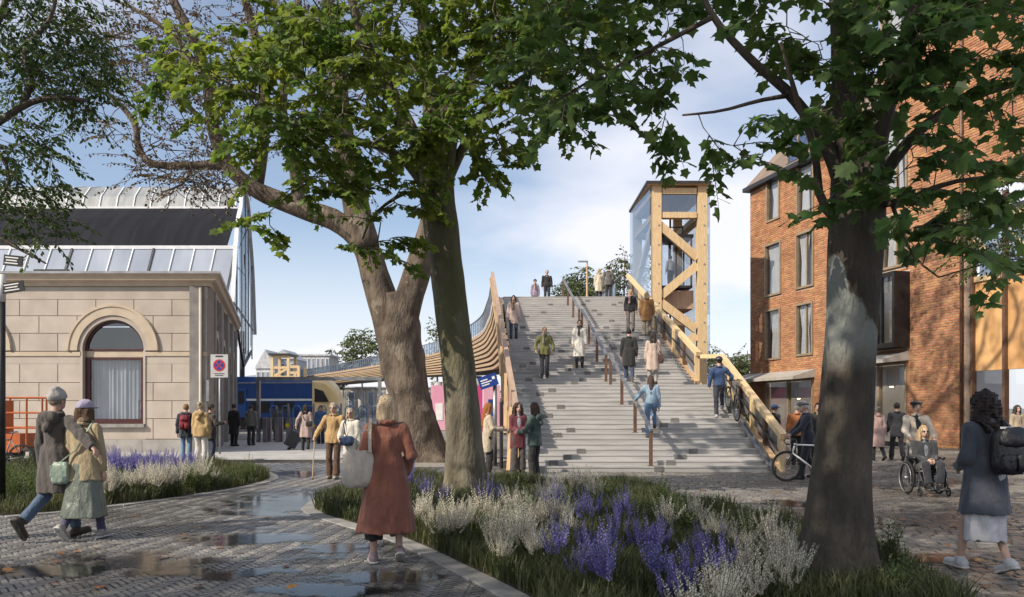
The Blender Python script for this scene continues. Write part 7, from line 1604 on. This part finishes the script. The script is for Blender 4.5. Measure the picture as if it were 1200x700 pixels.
def bicycle(label, c, yaw, colr, pitch=0.0):
    "c: ground point under the front hub; the bicycle points along local -x"
    t = thing('bicycle', label, 'bicycle', c, yaw); t.rotation_euler = (0, pitch, yaw)
    def put(m, n, mt, par=None, sm=True): return m.build(n, mt, par or t, sm)
    fm = cloth(colr, 0.35, 'bike_paint'); r = 0.335
    for nm, x in (('wheel', 0.0), ('wheel', 1.0)):
        w = put(MB().ring((x, 0, r), r - 0.018, 0.018, (0, 1, 0), 36, 8), nm, M['rubber']); put(MB().ring((x, 0, r), r - 0.045, 0.012, (0, 1, 0), 36, 6), 'rim', M['dark_metal'], w)
        sp_ = MB()
        for k in range(20): a = 2 * math.pi * k / 20; sp_.tube([(x + 0.02 * math.cos(a + 1), 0.02 * (-1) ** k, r + 0.02 * math.sin(a + 1)), (x + (r - 0.045) * math.cos(a), 0, r + (r - 0.045) * math.sin(a))], 0.0018, 3)
        put(sp_, 'spokes', M['steel'], w); put(MB().tube([(x, -0.05, r), (x, 0.05, r)], 0.022, 10), 'hub', M['steel'], w)
    hd0, hd1, bb_, st, rr_ = Vector((0.13, 0, 0.62)), Vector((0.17, 0, 0.80)), Vector((0.58, 0, 0.28)), Vector((0.74, 0, 0.78)), Vector((1.0, 0, r))
    fr = MB()
    for a, b, q in ((hd1, st, 0.018), (hd0, bb_, 0.022), (bb_, st, 0.016), (hd0 - Vector((0.01, 0, 0.03)), hd1 + Vector((0.01, 0, 0.03)), 0.02)): fr.tube([a, b], q, 10)
    for e in (-0.055, 0.055): fr.tube([bb_, rr_ + Vector((0, e, 0))], 0.010, 8).tube([st, rr_ + Vector((0, e, 0))], 0.008, 8)
    put(fr, 'frame', fm); fk = MB()
    for e in (-0.05, 0.05): fk.tube([hd0, Vector((0.08, e, 0.5)), Vector((0, e, r))], [0.013, 0.011, 0.008], 8)
    put(fk, 'fork', M['black']); hbx = Vector((0.14, 0, 0.92)); hb_ = MB().tube([hd1, hd1 + Vector((0.02, 0, 0.10)), hbx], 0.013, 8).tube([hbx + Vector((0, -0.2, 0)), hbx + Vector((0, 0.2, 0))], 0.012, 8)
    for e in (-0.2, 0.2): hb_.tube([hbx + Vector((0, e, 0)), hbx + Vector((-0.09, e, 0.0)), hbx + Vector((-0.13, e, -0.06)), hbx + Vector((-0.07, e, -0.12)), hbx + Vector((0.0, e, -0.12))], 0.013, 8)
    put(hb_, 'handlebar', M['black']); put(MB().tube([st, st + Vector((0.05, 0, 0.16))], 0.013, 8), 'seat_post', M['black'])
    sd = st + Vector((0.05, 0, 0.18)); put(MB().add([sd + Vector(p) for p in ((-0.14, -0.02, 0), (-0.14, 0.02, 0), (0.0, 0.03, 0), (0.10, 0.07, 0.01), (0.13, 0.04, 0.01), (0.13, -0.04, 0.01), (0.10, -0.07, 0.01), (0.0, -0.03, 0), (-0.13, 0, 0.02), (0.0, 0, 0.035), (0.11, 0, 0.04))], [(0, 8, 1), (8, 9, 2, 1), (9, 10, 3, 2), (10, 4, 3), (10, 5, 4), (10, 6, 5), (9, 7, 6, 10), (8, 0, 7, 9), (0, 1, 2, 3, 4, 5, 6, 7)]), 'saddle', M['black'])
    cr_ = put(MB().disc(bb_ + Vector((0, -0.045, 0)), 0.09, (0, 1, 0), 0.006, 24), 'chainring', M['dark_metal'])
    put(MB().tube([bb_ + Vector((0, -0.06, 0)), bb_ + Vector((-0.10, -0.07, -0.13))], 0.009, 6).box(bb_ + Vector((-0.10, -0.11, -0.13)), (0.09, 0.08, 0.02)).tube([bb_ + Vector((0, 0.06, 0)), bb_ + Vector((0.10, 0.07, 0.13))], 0.009, 6).box(bb_ + Vector((0.10, 0.11, 0.13)), (0.09, 0.08, 0.02)), 'crank', M['black'], cr_)
    put(MB().bar(bb_ + Vector((0, -0.045, 0.085)), rr_ + Vector((0, -0.045, 0.035)), 0.006, 0.008).bar(bb_ + Vector((0, -0.045, -0.085)), rr_ + Vector((0, -0.045, -0.035)), 0.006, 0.008), 'chain', M['dark_metal'])
    return t
bicycle('white road bicycle with black wheels at the foot of the stairs', BIKE + Vector((0, 0, 0.002)), 0.03, (0.85, 0.85, 0.85))
bk = bicycle('dark bicycle being walked up the stair edge beside the helmeted cyclist', Vector((6.34, 23.9, stair_z(23.9) + 0.16)), -math.pi / 2, (0.03, 0.03, 0.035), 0.37)

# wheelchair
t = thing('wheelchair', 'black folding wheelchair carrying the blonde woman', 'wheelchair', WCH + Vector((0, 0.1, 0)), math.radians(176))
def wc(m, n, mt, par=None): return m.build(n, mt, par or t, True)
wc(MB().box((0, 0.10, 0.44), (0.42, 0.44, 0.05)), 'seat', M['black']); wc(MB().box((0, -0.16, 0.68), (0.42, 0.04, 0.42)), 'backrest', M['black'])
for e in (-1, 1):
    w = wc(MB().ring((e * 0.28, -0.05, 0.305), 0.285, 0.02, (1, 0, 0), 36, 8), 'wheel', M['rubber']); wc(MB().ring((e * 0.32, -0.05, 0.305), 0.26, 0.009, (1, 0, 0), 36, 6), 'push_rim', M['steel'], w)
    s_ = MB()
    for k in range(16): a = 2 * math.pi * k / 16; s_.tube([(e * 0.28, -0.05, 0.305), (e * 0.28, -0.05 + 0.27 * math.cos(a), 0.305 + 0.27 * math.sin(a))], 0.003, 3)
    wc(s_, 'spokes', M['steel'], w); wc(MB().tube([(e * 0.24, -0.05, 0.305), (e * 0.33, -0.05, 0.305)], 0.03, 10), 'hub', M['steel'], w)
    wc(MB().ring((e * 0.25, 0.42, 0.085), 0.068, 0.016, (1, 0, 0), 20, 8), 'caster', M['rubber']); wc(MB().tube([(e * 0.25, 0.42, 0.085), (e * 0.25, 0.38, 0.22), (e * 0.235, 0.36, 0.42)], 0.012, 6), 'caster_fork', M['dark_metal'])
    wc(MB().tube([(e * 0.235, -0.16, 0.20), (e * 0.235, -0.16, 0.92), (e * 0.235, -0.26, 0.94)], 0.013, 8).tube([(e * 0.235, -0.16, 0.44), (e * 0.235, 0.36, 0.44), (e * 0.20, 0.50, 0.16)], 0.013, 8).tube([(e * 0.235, -0.16, 0.22), (e * 0.235, 0.34, 0.22)], 0.012, 8), 'frame', M['dark_metal'])
    wc(MB().box((e * 0.25, 0.06, 0.68), (0.06, 0.34, 0.04)).tube([(e * 0.25, 0.2, 0.66), (e * 0.25, 0.22, 0.44)], 0.011, 6), 'armrest', M['black']); wc(MB().box((e * 0.11, 0.56, 0.14), (0.17, 0.14, 0.02)), 'footrest', M['dark_metal'])
wc(MB().bar((-0.23, 0.1, 0.22), (0.23, 0.1, 0.42), 0.02, 0.02).bar((0.23, 0.14, 0.22), (-0.23, 0.14, 0.42), 0.02, 0.02), 'cross_brace', M['dark_metal'])
# ------------------------------------------------------------------ station yard and street furniture
# train
TY = 56.0
train = thing('train', 'blue commuter train with white stripe and pale yellow cab under the bridge', 'train', (-20, TY, 0))
def trb(m, n, mt, par=None, sm=False): return wb(train, m, n, mt, par, sm)
x0, x1 = -34.0, (366 - 600) * TY / FPX
trb(MB().prism([(x0, TY, 0.9), (x0, TY, 3.35), (x0, TY + 0.35, 3.75), (x0, TY + 2.5, 3.75), (x0, TY + 2.8, 3.35), (x0, TY + 2.8, 0.9)], (x1 - x0, 0, 0)), 'body', M['blue'])
xe = (398 - 600) * TY / FPX
nose = MB(); rings = []
for t in np.linspace(0, 1, 9):
    x = x1 + (xe - x1) * t; zt_ = 0.95 + 2.8 * math.sqrt(max(1 - t ** 2.6, 0.0)) * (1 - 0.0 * t); zt_ = max(zt_, 1.05)
    rings.append([(x, TY + 0.25 * t, 0.9), (x, TY + 0.25 * t, min(zt_ * 0.9, 3.35)), (x, TY + 0.35 + 0.3 * t, zt_), (x, TY + 2.45 - 0.3 * t, zt_), (x, TY + 2.8 - 0.25 * t, min(zt_ * 0.9, 3.35)), (x, TY + 2.8 - 0.25 * t, 0.9)])
vs = [p for r in rings for p in r]; fs = [(i * 6 + k, (i + 1) * 6 + k, (i + 1) * 6 + (k + 1) % 6, i * 6 + (k + 1) % 6) for i in range(8) for k in range(6)] + [tuple(48 + k for k in range(6))]
trb(nose.add(vs, fs), 'cab', M['yellow'], sm=False)
trb(MB().prism([(x1 + 0.15, TY - 0.01, 2.0), (x1 + 1.15, TY - 0.01, 2.0), (x1 + 0.75, TY - 0.01, 2.75), (x1 + 0.15, TY - 0.01, 2.95)], (0, 0.02, 0)), 'cab_window', M['black'])
for z, h, mt in ((2.15, 0.14, 'white_metal'), (3.32, 0.08, 'steel')): trb(MB().box(((x0 + x1) / 2, TY - 0.02, z), (x1 - x0, 0.03, h)), 'stripe', M[mt])
x = x1 - 1.2
while x > x0 + 2:
    trb(MB().box((x - 0.75, TY - 0.012, 1.62), (1.35, 0.03, 0.72)), 'window', M['black']); x -= 1.65
for x in (x1 - 5.2, x1 - 12, x1 - 17): 
    d_ = trb(MB().box((x, TY - 0.03, 1.95), (1.3, 0.05, 2.0)), 'door', mat('door_blue', (0.02, 0.08, 0.27), None, 2, 0.35)); trb(MB().box((x - 0.3, TY - 0.06, 2.3), (0.4, 0.012, 0.9)).box((x + 0.3, TY - 0.06, 2.3), (0.4, 0.012, 0.9)), 'door_pane', M['black'], d_)
trb(MB().box(((x0 + x1) / 2, TY + 1.4, 0.5), (x1 - x0 - 0.4, 2.2, 0.85)), 'underframe', M['black'])
# steel portal and ticket gates
PD = 38.0
def PX_(px, D=PD): return (px - PX0) * D / FPX
pt_ = thing('gate_portal', 'slim grey steel portal frame spanning the ticket gates', 'portal', (PX_(303), PD, 0))
zt_ = EYE + (PY0 - 446) * PD / FPX
for px in (303, 445): wb(pt_, MB().box((PX_(px), PD, zt_ / 2), (0.14, 0.2, zt_)), 'post', M['steel'])
wb(pt_, MB().box((PX_(374), PD, zt_ + 0.08), (PX_(445) - PX_(303) + 0.2, 0.22, 0.16)), 'beam', M['steel'])
for i, (px, rd) in enumerate(((311, 0), (325, 0), (338, 1), (353, 0), (368, 1), (384, 0), (400, 1), (416, 0), (432, 1))):
    g = thing('ticket_gate', 'grey ticket gate pillar with yellow card reader and blue hoop' if rd else 'grey ticket gate pillar with blue tubular hoop', 'ticket gate', (PX_(px), PD + 0.3, 0), group='ticket gates with readers' if rd else 'ticket gates without readers')
    wb(g, MB().box((PX_(px), PD + 0.3, 0.55), (0.16, 0.9, 1.1)).box((PX_(px), PD + 0.3, 1.12), (0.2, 0.94, 0.04)), 'pillar', M['steel'])
    if rd: wb(g, MB().disc((PX_(px), PD - 0.17, 0.78), 0.10, (0, 1, 0), 0.03, 16), 'card_reader', mat('reader_yellow%d' % i, (0.75, 0.6, 0.02), None, 1, 0.4)); wb(g, MB().box((PX_(px), PD - 0.05, 1.45), (0.08, 0.06, 0.7)), 'mast', M['steel'])
    a = PX_(px) + 0.12; b = a + 0.38
    wb(g, MB().tube([(a, PD + 0.3, 0.0), (a, PD + 0.3, 1.55), (a + 0.08, PD + 0.3, 1.68), (b - 0.08, PD + 0.3, 1.68), (b, PD + 0.3, 1.55), (b, PD + 0.3, 0.0)], 0.03, 8), 'hoop', cloth((0.10, 0.22, 0.42), 0.4, 'hoop_paint'), smooth=True)
    wb(g, MB().box(((a + b) / 2, PD + 0.3, 1.15), (b - a - 0.08, 0.015, 0.8)), 'glass_wing', M['glass_blue'])
# second timber lift tower, far
D2 = 96.0
t2 = thing('timber_tower', 'small timber framed stair tower on the far side of the tracks', 'tower', ((333 - 600) * D2 / FPX, D2, 0))
def X2(px): return (px - PX0) * D2 / FPX
def Z2(py): return EYE + (PY0 - py) * D2 / FPX
for px, tp in ((319, 417), (338, 417), (350, 429)):
    for dy in (0, 3.0): wb(t2, MB().box((X2(px), D2 + dy, Z2(tp) / 2), (0.32, 0.32, Z2(tp))), 'column', M['wood'])
for a, b, py in ((319, 338, 418), (319, 338, 431), (338, 350, 430), (319, 350, 442), (338, 350, 437)): wb(t2, MB().bar((X2(a), D2, Z2(py)), (X2(b), D2, Z2(py)), 0.25, 0.3), 'beam', M['wood'])
wb(t2, MB().bar((X2(321), D2, Z2(441)), (X2(337), D2, Z2(432)), 0.2, 0.28), 'brace', M['wood']); wb(t2, MB().box((X2(328.5), D2 + 1.5, Z2(415.5)), (2.6, 3.8, 0.2)), 'roof', M['dark_metal'])
# distant station buildings and hoardings
def far_building(name, label, pl, pr, pt, D, col, wc_, rows_, cols_, gable=0.0, depth=8):
    xl2, xr2 = (pl - PX0) * D / FPX, (pr - PX0) * D / FPX; z = EYE + (PY0 - pt) * D / FPX
    t = thing(name, label, 'building', ((xl2 + xr2) / 2, D, 0)); wb(t, MB().box(((xl2 + xr2) / 2, D + depth / 2, z / 2), (xr2 - xl2, depth, z)), 'wall', col)
    if gable: wb(t, MB().prism([(xl2 - 0.2, D - 0.2, z), (xr2 + 0.2, D - 0.2, z), ((xl2 + xr2) / 2, D - 0.2, z + gable)], (0, depth, 0)), 'roof', M['zinc'])
    else: wb(t, MB().box(((xl2 + xr2) / 2, D + depth / 2, z + 0.15), (xr2 - xl2 + 0.5, depth + 0.5, 0.3)), 'roof', M['zinc'])
    for r in range(rows_):
        for c in range(cols_):
            wx = xl2 + (xr2 - xl2) * (c + 0.5) / cols_; wz = z * (r + 0.6) / rows_; w_ = (xr2 - xl2) / cols_ * 0.55; h_ = z / rows_ * 0.5
            f = wb(t, MB().box((wx, D - 0.03, wz), (w_ + 0.2, 0.08, h_ + 0.2)), 'window', M['white_metal']); wb(t, MB().box((wx, D - 0.08, wz), (w_, 0.04, h_)), 'pane', wc_, f)
paneB = mat('far_pane', (0.12, 0.15, 0.19), (0.22, 0.26, 0.31), 0.4, 0.15)
far_building('station_annex', 'low grey station annex with pitched roof beyond the timber tower', 300, 322, 432, 128, M['zinc'], paneB, 2, 4, 3.0)
far_building('station_annex', 'gabled glass and zinc station hall behind the timber tower', 318, 345, 421, 132, M['roof_pane'], paneB, 2, 5, 1.6)
far_building('office_block', 'long pale office block behind the conifer and the bridge', 338, 386, 417, 150, M['concrete'], paneB, 3, 9)
far_building('warehouse', 'wide dark grey warehouse closing the view under the bridge', 270, 520, 455, 175, M['plinth'], paneB, 1, 22)
far_building('street_block', 'grey street block behind the lift tower and the brick building', 780, 900, 446, 120, M['ashlar'], paneB, 2, 10)
hd2 = thing('hoarding', 'magenta printed hoarding under the bridge behind the maple trunk', 'hoarding', (-4, 58, 0))
for i in range(6):
    xa = (505 - 600) * 58 / FPX + i * 1.25; mtp = M['pink'] if i % 3 else mat('pink_light%d' % i, (0.62, 0.25, 0.38), (0.72, 0.4, 0.5), 0.8, 0.6)
    pn = wb(hd2, MB().box((xa + 0.6, 58, 1.6), (1.2, 0.1, 3.2)), 'panel', mtp)
    wb(hd2, MB().box((xa + 0.6, 57.93, 1.3 + 0.3 * (i % 2)), (0.5, 0.03, 1.2)), 'print_block', M['blue'] if i % 2 else M['white'], pn)
# blue direction sign by the stairs
sp_ = P(580, 478, 22.5); sp_.z = 0
sg = thing('direction_sign', 'tilted blue direction sign on a grey pole beside the stairs', 'sign', sp_)
wb(sg, MB().tube([sp_, sp_ + Vector((0, 0, 2.5))], 0.06, 10), 'pole', M['steel'], smooth=True)
c = P(572, 447, 22.4); Ms = Matrix.Rotation(-0.32, 3, 'Y')
pl = wb(sg, MB().box(c, (0.52, 0.06, 0.34), M=Ms), 'panel', M['sign_blue'])
for k, (dx, dz, w_, h_) in enumerate(((-0.1, 0.06, 0.2, 0.035), (-0.05, -0.01, 0.3, 0.03), (-0.09, -0.075, 0.22, 0.03), (0.17, 0.05, 0.08, 0.08))): wb(sg, MB().box(c + Ms @ Vector((dx, -0.033, dz)), (w_, 0.006, h_), M=Ms), 'print_line', M['white'], pl)
bp_ = P(587.5, 478, 21.6); bp_.z = 0
o = thing('bollard', 'slim black post standing beside the direction sign', 'post', bp_); wb(o, MB().tube([bp_, bp_ + Vector((0, 0, 1.75))], 0.05, 10), 'shaft', M['black']); wb(o, MB().tube([bp_ + Vector((0, 0, 1.75)), bp_ + Vector((0, 0, 1.80))], [0.055, 0.03], 10), 'cap', M['black'])
# no stopping sign by the station house
zp = G(257, 529); zp.y = 28.0; zp.x = (257 - 600) * 28 / FPX; u = 28 / FPX
zs_ = thing('zone_sign', 'white road sign with blue and red disc on a grey pole by the stone house', 'sign', zp)
wb(zs_, MB().tube([zp + Vector((0, 0.05, 0)), zp + Vector((0, 0.05, EYE + (PY0 - 416) * u))], 0.035, 10), 'pole', M['steel'], smooth=True)
cz_ = EYE + (PY0 - 429) * u; pn = wb(zs_, MB().box((zp.x, zp.y, cz_), (0.60, 0.02, 0.80)), 'plate', mat('sign_plate', (0.42, 0.42, 0.43), (0.5, 0.5, 0.51), 3, 0.5))
for r_, mt, yy in ((0.21, 'red', -0.014), (0.165, 'sign_blue', -0.018)): wb(zs_, MB().disc((zp.x, zp.y + yy, cz_ + 0.02), r_, (0, 1, 0), 0.006, 32), 'disc', M[mt], pn)
for e in (-1, 1): wb(zs_, MB().bar((zp.x - 0.115, zp.y - 0.024, cz_ + 0.02 - e * 0.115), (zp.x + 0.115, zp.y - 0.024, cz_ + 0.02 + e * 0.115), 0.004, 0.035), 'bar', M['red'], pn)
wb(zs_, MB().box((zp.x, zp.y - 0.013, cz_ + 0.33), (0.26, 0.005, 0.05)), 'print_line', M['dark_metal'], pn)
for k in (0, 1): wb(zs_, MB().box((zp.x, zp.y - 0.013, cz_ - 0.27 - 0.06 * k), (0.36 - 0.08 * k, 0.005, 0.025)), 'print_line', M['dark_metal'], pn)
# black and white finger post
fp = G(3, 590); fp = Vector(((2 - 600) * 13.0 / FPX, 13.0, 0)); u = 13 / FPX
f_ = thing('finger_post', 'black finger post with a white collar and two direction arms', 'sign', fp)
wb(f_, MB().tube([fp, fp + Vector((0, 0, 3.5))], 0.055, 12), 'pole', M['black'], smooth=True)
wb(f_, MB().tube([fp + Vector((0, 0, EYE + (PY0 - 354) * u)), fp + Vector((0, 0, EYE + (PY0 - 322) * u))], 0.058, 12), 'collar', M['white'], smooth=True)
for py, ln, tilt in ((337, 0.34, 0.15), (306, 0.30, -0.1)):
    c = fp + Vector((0.20, -0.02, EYE + (PY0 - py) * u)); Mt = Matrix.Rotation(tilt * -1, 3, 'Y')
    a_ = wb(f_, MB().box(c, (ln, 0.03, 0.17), M=Mt), 'arm', M['black'])
    for k in range(3): wb(f_, MB().box(c + Mt @ Vector((-0.02, -0.018, 0.045 - 0.045 * k)), (ln * (0.7 - 0.12 * (k % 2)), 0.004, 0.018), M=Mt), 'print_line', M['white'], a_)
# orange work platform by the wall
oc = Vector(((30 - 600) * 24.5 / FPX, 24.5, 0)); u = 24.5 / FPX
om = thing('work_platform', 'orange wheeled work platform with guard rail before the stone wall', 'machine', oc)
xl2, xr2 = oc.x - 0.72, oc.x + 0.86
wb(om, MB().box((oc.x - 0.35, 24.5, 0.55), (0.9, 0.9, 0.55)), 'chassis', M['orange']); wb(om, MB().box((xl2 + 0.16, 24.3, 1.25), (0.34, 0.5, 1.1)), 'control_box', M['orange']); wb(om, MB().box((xl2 + 0.18, 24.04, 1.45), (0.16, 0.012, 0.36)), 'label_plate', M['white'])
rl = MB()
for z in (1.0, 1.45, 1.9): rl.tube([(xl2, 24.1, z), (xr2, 24.1, z)], 0.028, 6).tube([(xl2, 24.9, z), (xr2, 24.9, z)], 0.028, 6)
for x in (xl2, (xl2 + xr2) / 2 + 0.2, xr2): rl.tube([(x, 24.1, 0.35), (x, 24.1, 1.9)], 0.03, 6).tube([(x, 24.9, 0.35), (x, 24.9, 1.9)], 0.03, 6)
wb(om, rl, 'guard_rail', M['orange']); wb(om, MB().box(((xl2 + xr2) / 2, 24.5, 0.36), (xr2 - xl2, 0.85, 0.08)), 'deck', M['dark_metal'])
for x in (xl2 + 0.25, xr2 - 0.3):
    for y in (24.12, 24.88): wb(om, MB().disc((x, y, 0.2), 0.2, (0, 1, 0), 0.14, 20), 'wheel', M['rubber'])
bicycle('grey city bicycle parked by the orange work platform', Vector(((-24 - 600) * 20.5 / FPX, 20.5, 0.002)), 0.12, (0.2, 0.2, 0.2))
